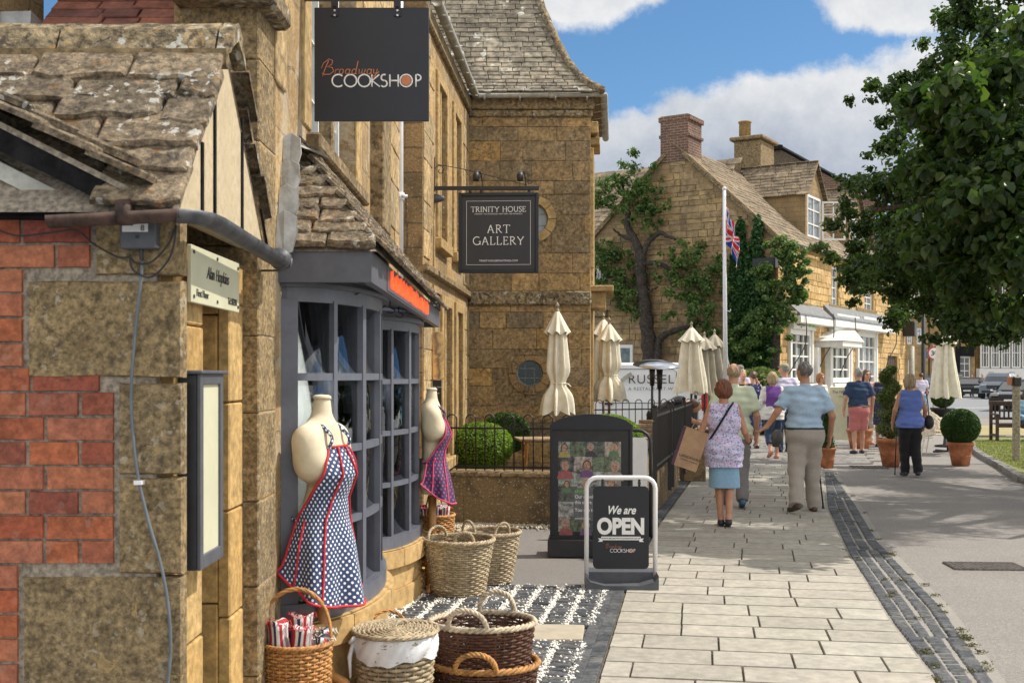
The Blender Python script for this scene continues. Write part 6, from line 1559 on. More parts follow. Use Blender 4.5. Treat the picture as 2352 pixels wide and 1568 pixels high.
# terracotta planters
def pot(name,label,x,y,rt,rb,h,mat='terracotta',group='plant pots on the pavement'):
    q=MB(); q.lathe([(rb,0),(rb+(rt-rb)*.5,h*.5),(rt*.97,h*.84),(rt*1.04,h*.85),(rt*1.05,h*.95),(rt*1.02,h),(rt*.93,h),(rt*.9,h*.9),(.01,h*.88)],28,(x,y,0))
    q.ring([(x+(rb+(rt-rb)*.42)*1.01*math.cos(2*PI*i/28),y+(rb+(rt-rb)*.42)*1.01*math.sin(2*PI*i/28),h*.42) for i in range(28)],.008,5)
    return tag(q.build(name,M[mat],None,True),label,'plant pot',group)
x,y=G(2206,1068); pot('plant_pot','wide terracotta pot holding the round box ball by the kerb',x,y,.225,.15,.42)
boxball('topiary_ball','round clipped box ball in the terracotta pot by the kerb',(x,y,.70),.345,15000,.022,'leaf_box',.93,cat='topiary',seed=4,stem=.1)
x,y=G(2046,1070); pot('plant_pot','tall terracotta pot under the spiral topiary',x,y,.245,.145,.50)
t=thing('spiral_topiary','tall golden green spiral topiary beside the woman in blue','topiary',(x,y,.5)); cl=[(x,y,.66,.26,.26,.16,3),(x+.02,y,.92,.25,.25,.13,2.6)]
for k in range(16):
    a=k*.75; zz=1.05+k*.045; r_=.175-.0055*k; cl.append((x-.03+.07*math.cos(a),y+.07*math.sin(a),zz,r_,r_,.08,1.2))
leaf_cloud('foliage',cl,17000,.026,M['leaf_spiral'],t,5,.3,.8); q=MB(); [q.sphere(c[:3],1,10,6,(c[3]*.8,c[4]*.8,c[5]*.8)) for c in cl]; q.tube([(x,y,.4),(x-.02,y,1.72)],[.05,.02],7); q.build('stem',M['bark'],t)
x,y=G(1898,1074); pot('plant_pot','small terracotta pot beside the walking stick of the man in blue',x,y,.16,.115,.36)
t=thing('cone_topiary','slim clipped cone of box in the small terracotta pot','topiary',(x,y,.36)); leaf_cloud('foliage',[(x,y,.36+.07*k,.145-.013*k,.145-.013*k,.09,1-.07*k) for k in range(9)],6000,.022,M['leaf_box'],t,6,.3,.8); q=MB(); q.tube([(x,y,.3),(x,y,.95)],[.1,.02],7); q.build('stem',M['core'],t)
x,y=G(1928,1002); pot('plant_pot','pale banded terracotta pot in front of the pharmacy',x,y,.27,.20,.43,'terracotta_pale')
boxball('topiary_ball','dark clipped box ball in the pale pot in front of the pharmacy',(x,y,.73),.34,5000,.03,'leaf_box',.95,cat='topiary',seed=7)
x,y=G(1974,1030); pot('plant_pot','terracotta pot hidden behind the legs of the man in pink shorts',x,y,.27,.20,.44)
boxball('low_shrub','low green shrub in the pot behind the man in pink shorts',(x,y,.47),.2,1500,.03,'leaf_box',.5,cat='shrub',seed=8)
x,y=G(2165,962); q=MB(); q.lathe([(.35,0),(.42,.35),(.45,.36),(.45,.42),(.38,.42),(.01,.38)],18,(x,y,0)); tag(q.build('plant_pot',M['plastic_black'],None,True),'dark planter under the parasol beside the dry verge','plant pot')
boxball('dark_shrub','dark leafy shrub growing from the dark planter under the parasol',(x,y,.80),.42,3500,.05,'leaf_box',.9,cat='shrub',seed=9)

# ---------------------------------------------------------------- furled parasols
def parasol(label,px,ptop,pbot,d,wtop,wbot,mat='canvas',tie=None,seed=0,finial=True,pole=True,py_g=None,lean=0):
    x=X_(px,d); zt=Z_(ptop,d); zb=Z_(pbot,d); H=zt-zb; rg=random.Random(seed)
    t=thing('parasol',label,'parasol',(x,d,0),'furled parasols')
    n=64; m_=26; q=MB()
    nf=8; ph=rg.random()*6
    def rad(t_,a):
        base=(wtop+(wbot-wtop)*t_**1.1)*min(1,.35+3.2*t_)
        if tie is not None:
            base*= 1-.45*math.exp(-((t_-tie)/.08)**2)
            if t_>tie: base*=1+.25*(t_-tie)
        f=.22+.1*t_
        return base*(1+f*math.cos(nf*a+ph+1.0*math.sin(3*t_))+.10*math.cos(3*a+ph*2)+.05*math.cos(17*a+ph+t_*4))
    vs=[]
    for j in range(m_+1):
        t_=j/m_
        for k in range(n):
            a=2*PI*k/n; r_=rad(t_,a)*(1 if j>0 else .25)
            dz=.035*math.cos(nf*a+ph)*(t_**6)*H/1.5
            vs.append((x+r_*math.cos(a)+lean*t_,d+r_*math.sin(a),zt-.05-(H-.05)*t_-dz))
    q.add(vs,[(j*n+k,(j+1)*n+k,(j+1)*n+(k+1)%n,j*n+(k+1)%n) for j in range(m_) for k in range(n)])
    q.build('canopy',M[mat],t,True)
    # vented top valance
    q=MB(); vs=[]; hv=min(.32,H*.22)
    for j in range(7):
        t_=j/6
        for k in range(n):
            a=2*PI*k/n; r_=(.02+(wtop*1.62)*t_**.85)*(1+.16*t_*math.cos(nf*a+ph)); dz=-.02*t_**3*math.cos(nf*a+ph)
            vs.append((x+r_*math.cos(a),d+r_*math.sin(a),zt-.01-hv*t_-dz))
    q.add(vs,[(j*n+k,(j+1)*n+k,(j+1)*n+(k+1)%n,j*n+(k+1)%n) for j in range(6) for k in range(n)]); q.build('top_vent',M[mat],t,True)
    if finial: q=MB(); q.lathe([(.02,-.03),(.028,0),(.02,.01),(.012,.03),(.024,.045),(.026,.06),(.012,.08),(.004,.095)],10,(x,d,zt)); q.build('finial',M['canvas_tan'] if mat!='canvas' else M['post_wood'],t,True)
    if tie is not None:
        q=MB(); zz=zt-.05-(H-.05)*tie; rr_=[(x+rad(tie,2*PI*k/24)*1.06*math.cos(2*PI*k/24),d+rad(tie,2*PI*k/24)*1.06*math.sin(2*PI*k/24),zz) for k in range(24)]; q.ring(rr_,.011,5)
        q.tube([(x+.09,d-.05,zz),(x+.13,d-.09,zz-.01),(x+.16,d-.09,zz-.04)],.008,5); q.build('tie_band',M[mat],t,True)
    if pole:
        q=MB(); q.tube([(x,d,0.03),(x,d,zt-.02)],.021,8); q.lathe([(.24,0),(.24,.03),(.06,.05),(.035,.3),(.0,.3)],16,(x,d,0)); q.build('pole',M['teak'] if mat=='canvas' and d<19 else M['iron'],t,True)
    return t
parasol('white furled parasol tied at the waist, in front of the round window',1280,712,948,13.7,.075,.155,tie=.70,seed=1)
parasol('cream furled parasol tied low, left in front of the white van',1399,742,920,17.6,.10,.20,tie=.66,seed=2)
parasol('cream furled parasol partly hidden behind the tied one before the van',1386,732,893,18.6,.11,.20,seed=3)
parasol('broad cream furled parasol between the van lettering and the flagpole',1588,750,900,20.0,.115,.235,seed=4)
parasol('tan furled parasol, nearer one of the pair beside the flagpole',1618,772,905,22.4,.13,.22,'canvas_tan',seed=5)
parasol('tan furled parasol leaning wide, closest to the flagpole',1641,766,900,23.2,.13,.28,'canvas_tan',seed=6,lean=.14)
parasol('tall cream furled parasol standing by the high street',2172,757,912,26.0,.12,.28,seed=7)

# ---------------------------------------------------------------- garden furniture
def table(label,x,y,h,w_,rot,d_=.6):
    t=thing('garden_table',label,'table',(x,y,0)); Mx=frame(x,y,0,rot); q=MB(Mx)
    for k in range(6): q.cbox(-w_/2,w_/2,-d_/2+k*d_/6+.004,-d_/2+(k+1)*d_/6-.004,h-.025,h,.003)
    q.build('tabletop',M['teak'],t)
    for s_ in (-1,1):
        q=MB(Mx); q.tube([(s_*w_*.32,-d_*.42,0),(s_*w_*.32,d_*.38,h-.03)],.022,4); q.tube([(s_*w_*.32,d_*.42,0),(s_*w_*.32,-d_*.38,h-.03)],.022,4); q.build('leg',M['beech'],t)
table('small wooden folding table with crossed legs behind the low wall',X_(1240,13.2),13.2,.90,.55,8,.5)
table('wooden table among the terrace chairs near the bending waiter',3.05,18.9,.75,.9,0)
def gchair(label,x,y,rot,mat='teak'):
    t=thing('garden_chair',label,'chair',(x,y,0),'slatted chairs on the terrace'); Mx=frame(x,y,0,rot)
    for sx in (-.22,.22):
        for sy,h in ((-.2,.43),(.2,.92)):
            q=MB(Mx); q.cbox(sx-.02,sx+.02,sy-.02,sy+.02,0,h,.004); q.build('leg',M[mat],t)
    q=MB(Mx); 
    for k in range(6): q.cbox(-.24,.24,-.22+k*.075,-.16+k*.075,.42,.44,.003)
    q.build('seat',M[mat],t); q=MB(Mx)
    for k in range(5): q.cbox(-.21,.21,.19,.21,.52+k*.085,.575+k*.085,.004)
    q.cbox(-.24,.24,.18,.22,.90,.95,.006); q.build('backrest',M[mat],t); return t
gchair('pale slatted chair half hidden behind the tall poster sign',X_(1268,13.4),13.4,-75,'white_frame')
gchair('grey slatted chair behind the golden box ball',X_(1478,15.6),15.6,15)
gchair('grey slatted chair further back on the terrace near the black railing',X_(1502,17.0),17.0,-10)
for px,py,d,lb in ((1515,843,16.8,'round steel patio heater reflector on a dark stem, in front of the van'),(1498,838,17.6,'dark patio heater disc behind the steel one, in front of the van')):
    x=X_(px,d); z=Z_(py,d); t=thing('patio_heater',lb,'patio heater',(x,d,0),'patio heaters on the terrace'); q=MB(Matrix.Translation((x,d,z))@Matrix.Rotation(R(9 if px==1515 else -9),4,'X'))
    q.lathe([(.02,.075),(.20,.055),(.30,.02),(.30,.01),(.2,.02),(.04,.03)],22,(0,0,0)); q.build('reflector',M['steel'] if px==1515 else M['gutter_iron'],t,True)
    q=MB(); q.tube([(x,d,0),(x,d,z)],.02,7); q.tube([(x,d,z-.32),(x,d,z-.02)],[.035,.05],10); q.lathe([(.18,0),(.18,.05),(.03,.08)],14,(x,d,0)); q.build('stem',M['iron'],t,True)

# ---------------------------------------------------------------- swing sign OPEN
x,y=G(1426,1349); Ms=frame(x,y,0,-1.5); t=thing('swing_sign','white tubular swing sign with a black We are OPEN panel','pavement sign',(x,y,0))
zt=.84; hw=.262
q=MB(Ms); q.tube([(-hw,0,.07),(-hw,0,zt-.08)]+[(-hw+.08-.08*math.cos(R(a)),0,zt-.08+.08*math.sin(R(a))) for a in (20,45,70,90)]+[(hw-.08+.08*math.cos(R(a)),0,zt-.08+.08*math.sin(R(a))) for a in (90,70,45,20)]+[(hw,0,zt-.08),(hw,0,.07)],.0175,12); q.build('tube_frame',M['plastic_white'],t,True)
def rrect(x0,x1,z0,z1,r,n=5): 
    o=[]
    for cx,cz,a0 in ((x1-r,z0+r,-90),(x1-r,z1-r,0),(x0+r,z1-r,90),(x0+r,z0+r,180)): o+=[(cx+r*math.cos(R(a0+90*i/n)),cz+r*math.sin(R(a0+90*i/n))) for i in range(n+1)]
    return o
q=MB(Ms); q.prism(rrect(-.213,.213,.145,.775,.035),-.006,.006); q.build('panel',M['signblack'],t)
q=MB(Ms)
for sx in (-.14,.14): q.cbox(sx-.009,sx+.009,-.014,.014,.775,.835,.003); q.tube([(sx,-.016,.80),(sx,.016,.80)],.012,8)
q.build('hanger',M['plastic_black'],t)
q=MB(Ms); out=[(-.275,-.0),(-.275,.10),(-.20,.045),(-.08,.018),(.08,.018),(.20,.045),(.275,.10),(.275,0)]
out=[(-.272,0.0),(-.272,.115),(.272,.115),(.272,0)]
q.prism([(-.272,.002),(-.272,.12),(.272,.12),(.272,.002),(.15,.0),(-.15,.0)],.0,.20); q.prism([(-.272,.004),(-.272,.12),(-.24,.075),(-.13,.045),(.13,.045),(.24,.075),(.272,.12),(.272,.004)],-.17,.0)
q.build('rubber_base',M['plastic_grey'],t)
def st(s_,z,size,mat,shear=0,sx=1,bold=0,dx=0,sp=1): return text(s_,t,'lettering',mat,None,size,face=Ms@Matrix.Translation((dx,-.0065,z)),shear=shear,sx=sx,bold=bold,depth=.0006,spacing=sp)
st('We are',.565,.088,M['text_white'],.35,.8,.0022); st('OPEN',.415,.165,M['text_white'],0,.84,.0078,sp=1.0)
q=MB(Ms); q.prism([(-.15,.365),(.15,.365),(.15,.392),(-.15,.392)],-.0085,-.0062); q.prism([(-.175,.352),(-.14,.352),(-.14,.378),(-.175,.378),(-.162,.365)],-.0072,-.0061); q.prism([(.175,.352),(.14,.352),(.14,.378),(.175,.378),(.162,.365)],-.0072,-.0061); q.build('ribbon',M['text_white'],t)
text('WWW.BROADWAYCOOKSHOP.CO.UK',t,'lettering',M['text_dark'],None,.0165,face=Ms@Matrix.Translation((0,-.0090,.373)),depth=.0004,bold=.0004)
strokes_M=MB(Ms)
for pl_ in cookword(): strokes_M.tube([(-.082+a*.0262,-.0075,.272+b*.0262) for a,b in pl_],.0017,5)
strokes_M.build('lettering',M['text_white'],t)
q=MB(Ms); q.tube([(-.082+6.05*.0262,-.0066,.272+.0131),(-.082+6.05*.0262,-.009,.272+.0131)],.0105,16); 
for pl_ in script_broadway(): q.tube([(-.115+a*.021,-.0078,.308+b*.021) for a,b in pl_],.0009,4)
q.build('copper_mark',M['text_copper'],t)

# ---------------------------------------------------------------- tall poster sign
x,y=G(1358,1271); Ms=frame(x,y,0,-4); t=thing('poster_sign','tall black freestanding poster display with a collage of people and stacked captions','pavement sign',(x,y,0))
hw=.375
q=MB(Ms)
q.cbox(-hw,-hw+.035,-.03,.03,.10,1.17,.008); q.cbox(hw-.035,hw,-.03,.03,.10,1.17,.008)
q.prism([(-hw,1.13)]+[( -hw+2*hw*i/12, 1.17+.10*math.sin(PI*(i/12))**.6) for i in range(13)]+[(hw,1.13)],-.035,.035); q.cbox(-hw+.035,hw-.035,-.02,.02,.10,.165,.004)
q.build('frame',M['signblack'],t)
q=MB(Ms); q.box(-hw+.035,hw-.035,-.012,.012,.165,1.135); q.build('backing_panel',M['plastic_black'],t)
q=MB(Ms); q.prism([(-.39,0),(-.39,.14),(-.33,.145),(.33,.145),(.39,.14),(.39,0)],-.20,.20); q.build('base',M['plastic_black'],t)
q=MB(Ms); q.prism([(-.36,.1455),(.36,.1455),(.36,.17),(-.36,.17)],-.06,.06); q.build('base_ridge',M['plastic_black'],t)
pcols=[(.30,.26,.22),(.10,.11,.10),(.24,.27,.25),(.34,.30,.28),(.07,.08,.09),(.16,.17,.15),(.30,.31,.30),(.12,.15,.10)]
pm=[plain('poster_tint_%d'%k,c,.4,.5,22) for k,c in enumerate(pcols)]
q=MB(Ms); k=0; random.seed(3)
cells=[]
X0,X1,Z0,Z1=-.30,.27,.20,1.02
zz=Z1
for r_ in range(6):
    h=(Z1-Z0)/6; xx=X0
    while xx<X1-.02:
        w_=min(random.choice((.11,.14,.17)),X1-xx); 
        if X1-xx-w_<.05: w_=X1-xx
        q.cm=random.randrange(8); q.box(xx+.001,xx+w_-.001,-.0145,-.0122,zz-h+.001,zz-.001); cells.append((xx+w_/2,zz-h/2,w_,h)); xx+=w_
    zz-=h
q.cm=0; q.build('photo_collage',pm,t)
# little head-and-shoulder portraits
skin_=plain('printed_skin',(.40,.24,.17),.4,.35,60); tops=[plain('portrait_top_%d'%i,c,.7) for i,c in enumerate([(.35,.30,.10),(.05,.05,.06),(.10,.18,.1),(.30,.10,.1),(.16,.08,.2),(.3,.27,.24)])]
hr=[M['hair_brown'],M['hair_grey'],M['hair_blond'],M['hair_dgrey']]
fc=[(-.245,.96,.8),(-.005,.965,.8),(.205,.965,.75),(-.235,.80,1.15),(-.04,.80,1.0),(.215,.79,1.2),(-.05,.645,.8),(.18,.645,.9),(-.22,.63,.7),(-.23,.27,1.0),(-.05,.255,.9),(.1,.25,.8)]
for i,(fx,fz,sc_) in enumerate(fc):
    q=MB(Ms); s_=.035*sc_
    q.cm=0; q.prism(ca(fx,fz,s_*.85,s_*1.12,0,360,16)[:-1],-.0158,-.0150)
    q.cm=1; q.prism([(fx-s_*1.9,fz-s_*3.0),(fx+s_*1.9,fz-s_*3.0),(fx+s_*1.5,fz-s_*1.5),(fx+s_*.5,fz-s_*1.1),(fx-s_*.5,fz-s_*1.1),(fx-s_*1.5,fz-s_*1.5)],-.0153,-.0147)
    q.cm=2; o_=ca(fx,fz+s_*.15,s_*1.15,s_*1.35,-20 if i%2 else -60,200 if i%2 else 240,14); q.prism(o_,-.0151,-.0147)
    q.cm=3; q.box(fx-s_*.42,fx-s_*.2,-.0164,-.0158,fz+s_*.18,fz+s_*.25); q.box(fx+s_*.2,fx+s_*.42,-.0164,-.0158,fz+s_*.18,fz+s_*.25)
    q.build('portrait',[skin_,tops[i%6],hr[i%4],M['text_dark']],t)
q=MB(Ms); q.box(-.16,.25,-.0175,-.0166,.30,.60); q.build('caption_panel',plain('caption_grey',(.12,.13,.14),.4,.2,20),t)
for s_,z,sz in (('Our members own',.505,.045),('this store.',.455,.045),('You can too.',.385,.047),('owned by you',.315,.028)):
    text(s_,t,'lettering',M['text_white'],None,sz,face=Ms@Matrix.Translation((-.15,-.0178,z)),depth=.0004,align='LEFT',sx=.88)
text('shop',t,'lettering',M['text_green'],None,.05,face=Ms@Matrix.Translation((-.15,-.0178,.555)),depth=.0004,align='LEFT',bold=.001)
# third sign, mostly hidden
x,y=G(1462,1234); Ms=frame(x,y,0,-12); t=thing('pavement_sign','white sign board in a black arched tube, mostly hidden behind the poster display','pavement sign',(x,y,0))
q=MB(Ms); q.tube([(-.25,0,0),(-.25,0,.95)]+[(-.13-.12*math.cos(R(a)),0,.95+.12*math.sin(R(a))) for a in (20,45,70,90)]+[(.02+.12*math.cos(R(a)),0,.95+.12*math.sin(R(a))) for a in (90,70,45,20)]+[(.14,0,.95),(.14,0,0)],.017,8); q.build('tube_frame',M['plastic_black'],t,True)
q=MB(Ms); q.prism(rrect(-.225,.11,.25,1.0,.05),-.006,.006); q.build('panel',M['plastic_white'],t)
# pharmacy A board
d=27; x=X_(1943,d); t=thing('pavement_sign','white pavement board with a red roundel standing before the pharmacy','pavement sign',(x,d,0)); Mx=frame(x,d,0,10)
q=MB(Mx); q.cbox(-.42,.42,-.02,.02,.1,1.35,.01); q.cbox(-.40,-.35,0,.35,0,.1,.005); q.cbox(.35,.40,0,.35,0,.1,.005); q.build('board',M['signcream'],t)
q=MB(Mx); q.tube([(.22,-.021,.85),(.22,-.026,.85)],.14,20); q.build('red_roundel',M['lamp_red'],t)
q=MB(Mx); q.box(.02,.40,-.024,-.021,.25,.66); q.build('printed_photo',M['plastic_grey'],t)
text('The NEW Shop of',t,'lettering',M['text_dark'],None,.095,face=Mx@Matrix.Translation((0,-.022,1.2)),depth=.001); text('Ideas for You',t,'lettering',M['text_green'],None,.07,face=Mx@Matrix.Translation((0,-.022,1.1)),depth=.001)

# ---------------------------------------------------------------- chairs, bench, post on the right
M['lattice']=plain('cream_lattice',(.70,.62,.52),.6,.08)
def lattice_chair(label,x,y,rot,dz=0):
    t=thing('lattice_chair',label,'chair',(x,y,0),'stacked lattice chairs'); Mx=frame(x,y,dz,rot); q=MB(Mx)
    def bp(u,v): # back surface: u angle -100..100, v 0..1
        a=R(u); rx=.27*(1-.05*v); return (rx*math.sin(a),.10+.25*math.cos(a)*(1+.35*v)+.10*v,.42+.50*v*(.55+.45*math.cos(a*.62)))
    N=22; m_=9
    for s_ in (-1,1):
        for k in range(-m_,N+m_):
            pts=[]
            for i in range(13):
                v=i/12; u=-100+200*(k+s_*v*m_*.9)/N
                if -100<=u<=100: pts.append(bp(u,v))
            if len(pts)>1: q.tube(pts,.009,4)
    for s_ in (-1,1):
        for k in range(-8,14): 
            pts=[(-.24+.48*(k+s_*8*i/6)/12,-.24+.44*i/6,.43) for i in range(7)]; pts=[p for p in pts if -.25<=p[0]<=.25]
            if len(pts)>1: q.tube(pts,.009,4)
    q.build('lattice',M['lattice'],t)
    q=MB(Mx); q.tube([bp(-100+200*i/24,1) for i in range(25)],.014,6); q.tube([bp(-100,1),(-.27,-.05,.62),(-.26,-.22,.60),(-.24,-.22,.43),(-.26,-.26,0)],.013,6); q.tube([bp(100,1),(.27,-.05,.62),(.26,-.22,.60),(.24,-.22,.43),(.26,-.26,0)],.013,6)
    q.tube([(-.22,.28,.45),(-.27,.36,0)],.013,6); q.tube([(.22,.28,.45),(.27,.36,0)],.013,6); q.ring([(-.25,-.24,.43),(.25,-.24,.43),(.25,.22,.43),(-.25,.22,.43)],.012,6); q.build('tube_frame',M['white_frame'] if False else M['canvas'],t)
    return t
x,y=G(2158,1045); lattice_chair('cream lattice armchair standing next to the round topiary',x+.05,y,60); lattice_chair('second cream lattice chair just behind the first one',x+.12,y+.35,75,.06)
d=24.5; x=X_(2180,d)
q=MB(); 
x,y=G(2178,1040)
for a in (0,90,180,270): q.M=frame(x,y,0,a+20); q.cbox(0,.38,-.03,.03,.02,.06,.01)
q.M=Matrix(); q.tube([(x,y,.02),(x,y,.72)],.032,10); q.cm=0; o=q.build('table_base',M['plastic_black'],None,True); 
t=thing('cafe_table','small round cafe table with a black cross foot beside the topiary','table',(x,y,0)); o.parent=t; o.matrix_parent_inverse=Matrix.Translation((-x,-y,0))
q=MB(); q.lathe([(.31,.70),(.33,.715),(.33,.73),(.31,.735)],24,(x,y,0)); q.build('tabletop',M['wick_pale'],t,True)
x,y=G(2300,1018); t=thing('garden_bench','dark brown slatted wooden bench on the grass verge','bench',(x,y,0)); Mx=frame(x-.1,y,.05,-6)
for sx in (0,1.45):
    q=MB(Mx); q.cbox(sx-.035,sx+.035,-.03,.03,0,.62,.008); q.build('leg',M['bench_wood'],t)
    q=MB(Mx); q.cbox(sx-.035,sx+.035,.45,.51,0,.95,.008); q.build('leg',M['bench_wood'],t)
    q=MB(Mx); q.cbox(sx-.04,sx+.04,-.06,.5,.62,.66,.012); q.build('armrest',M['bench_wood'],t)
    q=MB(Mx); q.cbox(sx-.03,sx+.03,.0,.46,.12,.17,.005); q.build('stretcher',M['bench_wood'],t)
q=MB(Mx)
for k in range(5): q.cbox(.0,1.45,-.02+k*.095,.06+k*.095,.40,.425,.004)
q.cbox(.0,1.45,-.015,.015,.33,.40,.004); q.build('seat',M['bench_wood'],t)
q=MB(Mx); q.cbox(.03,1.42,.46,.50,.87,.95,.008); q.cbox(.03,1.42,.46,.50,.50,.56,.006)
for k in range(13): q.cbox(.08+k*.105,.12+k*.105,.47,.49,.56,.87,.003)
q.build('backrest',M['bench_wood'],t)
x,y=G(2334,1063); q=MB(); q.cbox(x-.055,x+.055,y-.055,y+.055,0,1.50,.012); q.build
t=thing('marker_post','weathered square timber post with a black cap and orange reflector','post',(x,y,0)); q.build('timber_post',M['post_wood'],t)
q=MB(); q.cbox(x-.075,x+.075,y-.075,y+.075,1.42,1.60,.02); q.build('black_cap',M['plastic_black'],t)
q=MB(); q.cbox(x-.17,x-.078,y-.03,y+.0,1.44,1.60,.005); q.build('reflector',M['text_copper'],t)

# ---------------------------------------------------------------- flagpole
d=22.5; x=X_(1667,d); t=thing('flagpole','slim white flagpole rising behind the walkers','flagpole',(x,d,0)); q=MB(); q.tube([(x,d,0),(x-.03,d,Z_(435,d))],[.05,.034],12); q.build('pole',M['pipe_white'],t,True)
q=MB(); q.sphere((x-.03,d,Z_(434,d)),.045,10,8); q.tube([(x+.05,d-.02,1.1),(x,d-.06,3.0),(x-.02,d-.05,Z_(450,d))],.006,4); q.tube([(x+.03,d,2.9),(x+.08,d,2.88),(x+.1,d,2.93)],.012,5); q.build('halyard',M['pipe_white'],t)
# limp flag
q=MB(); nu,nv=30,24; zt=Z_(472,d); H=.66; vs=[];uvs=[]
for j in range(nv+1):
    for i in range(nu+1):
        u=i/nu; v=j/nv   # u along fly, v down hoist
        fx=u*.27+.04*math.sin(u*15+v*3); fy=.075*math.cos(u*15+v*2)*min(1,u*4); fz=zt-v*H-u*.66*(1-.12*v)-.02*math.sin(u*9)
        vs.append((x-.01+fx*(1-.25*abs(v-.5)),d-.05+fy,fz)); uvs.append((u,1-v))
q.add(vs,[(j*(nu+1)+i,(j+1)*(nu+1)+i,(j+1)*(nu+1)+i+1,j*(nu+1)+i+1) for j in range(nv) for i in range(nu)],uvs)
tag(q.build('flag',M['flag'],None,True),'limp union flag hanging from the white flagpole','flag')

# ---------------------------------------------------------------- lamp post and road signs
d=48; x=X_(2121,d); t=thing('lamp_post','tall black lamp post beside the high street','lamp post',(x,d,0)); q=MB(); q.tube([(x,d,0),(x,d,1.2),(x,d,1.25),(x,d,8)],[.14,.13,.09,.07],10); q.build('post',M['iron'],t,True)
q=MB(); q.tube([(x,d,7.9),(x-.3,d,8.2),(x-.8,d,8.25)],.05,6); q.cbox(x-1.2,x-.75,d-.1,d+.1,8.18,8.3,.03); q.build('lamp_head',M['iron'],t)
d=50; x=X_(2144,d); t=thing('speed_sign','round white 30 speed limit sign with a red border','road sign',(x,d,0)); q=MB(); q.tube([(x,d,0),(x,d,3.0)],.04,6); q.build('post',M['gutter_grey'],t)
zc=Z_(811,d); q=MB(); q.tube([(x,d-.05,zc),(x,d-.08,zc)],.30,24); q.build('red_border',M['lamp_red'],t); q=MB(); q.tube([(x,d-.081,zc),(x,d-.09,zc)],.235,24); q.build('white_disc',M['text_white'],t)
text('30',t,'lettering',M['text_dark'],None,.30,face=Matrix.Translation((x,d-.092,zc-.105)),depth=.002,bold=.008)
d=55; x=X_(2126,d); q=MB(); q.cbox(X_(2122,d),X_(2140,d),d-.03,d,Z_(822,d),Z_(806,d),.01); t=thing('shop_hanging_sign','small teal rectangular sign beside the lamp post','sign',(X_(2131,d),d,Z_(822,d))); q.build('board',plain('teal_paint',(.02,.18,.20),.5),t); q=MB(); q.tube([(X_(2122,d),d,Z_(800,d)),(X_(2142,d),d,Z_(800,d))],.02,5); q.tube([(X_(2126,d),d,Z_(800,d)),(X_(2126,d),d,Z_(806,d))],.02,5); q.build('bracket',M['iron'],t)
# ================================================================ BASKETS, MANNEQUINS
def towel(label,x,y,z,r,h,ax,ay,mat,rot=0):
    q=MB(); n=20; m_=8; vs=[];uvs=[]
    for j in range(m_+1):
        for k in range(n):
            a=2*PI*k/n; rr_=r*(1+.1*math.cos(3*a+rot)+.05*math.sin(7*a)+.08*math.sin(j*1.7)); t_=j/m_
            vs.append((x+ax*t_*h+rr_*math.cos(a),y+ay*t_*h+rr_*math.sin(a)*.8,z+h*t_+.012*math.cos(2*a+rot)*(j==m_))); uvs.append((k/n,t_))
    fs=[(j*n+k,j*n+(k+1)%n,(j+1)*n+(k+1)%n,(j+1)*n+k) for j in range(m_) for k in range(n)]
    b=len(vs)
    for ring in (.6,.25):
        for k in range(n): a=2*PI*k/n; vs.append((x+ax*h+r*ring*math.cos(a),y+ay*h+r*ring*math.sin(a)*.8,z+h-.006*(1+math.cos(a*2)))); uvs.append((k/n*.5,ring))
    fs+=[(m_*n+k,m_*n+(k+1)%n,b+(k+1)%n,b+k) for k in range(n)]+[(b+k,b+(k+1)%n,b+n+(k+1)%n,b+n+k) for k in range(n)]+[tuple(b+n+k for k in range(n))]
    q.add(vs,fs,uvs); t=thing('rolled_cloth',label,'rolled cloth',(x,y,z),'rolled striped tea towels'); q.build('cloth_roll',M[mat],t,True)
    q=MB(); q.ring([(x+ax*h*.35+r*1.06*math.cos(2*PI*k/16),y+ay*h*.35+r*.88*math.sin(2*PI*k/16),z+h*.35) for k in range(16)],.0025,4); q.build('string_tie',M['canvas'],t)
    q=MB()
    for k in range(14): 
        a=2*PI*k/14; p=(x+ax*h+r*math.cos(a),y+ay*h+r*.8*math.sin(a),z+h); q.tube([p,(p[0]+.012*math.cos(a)+random.uniform(-.005,.005),p[1]+.01*math.sin(a),p[2]+random.uniform(.0,.012)),(p[0]+.02*math.cos(a),p[1],p[2]-.012)],.0018,4)
    q.build('fringe',M['pipe_red'] if mat=='towel_red' else M['canvas'],t); return t
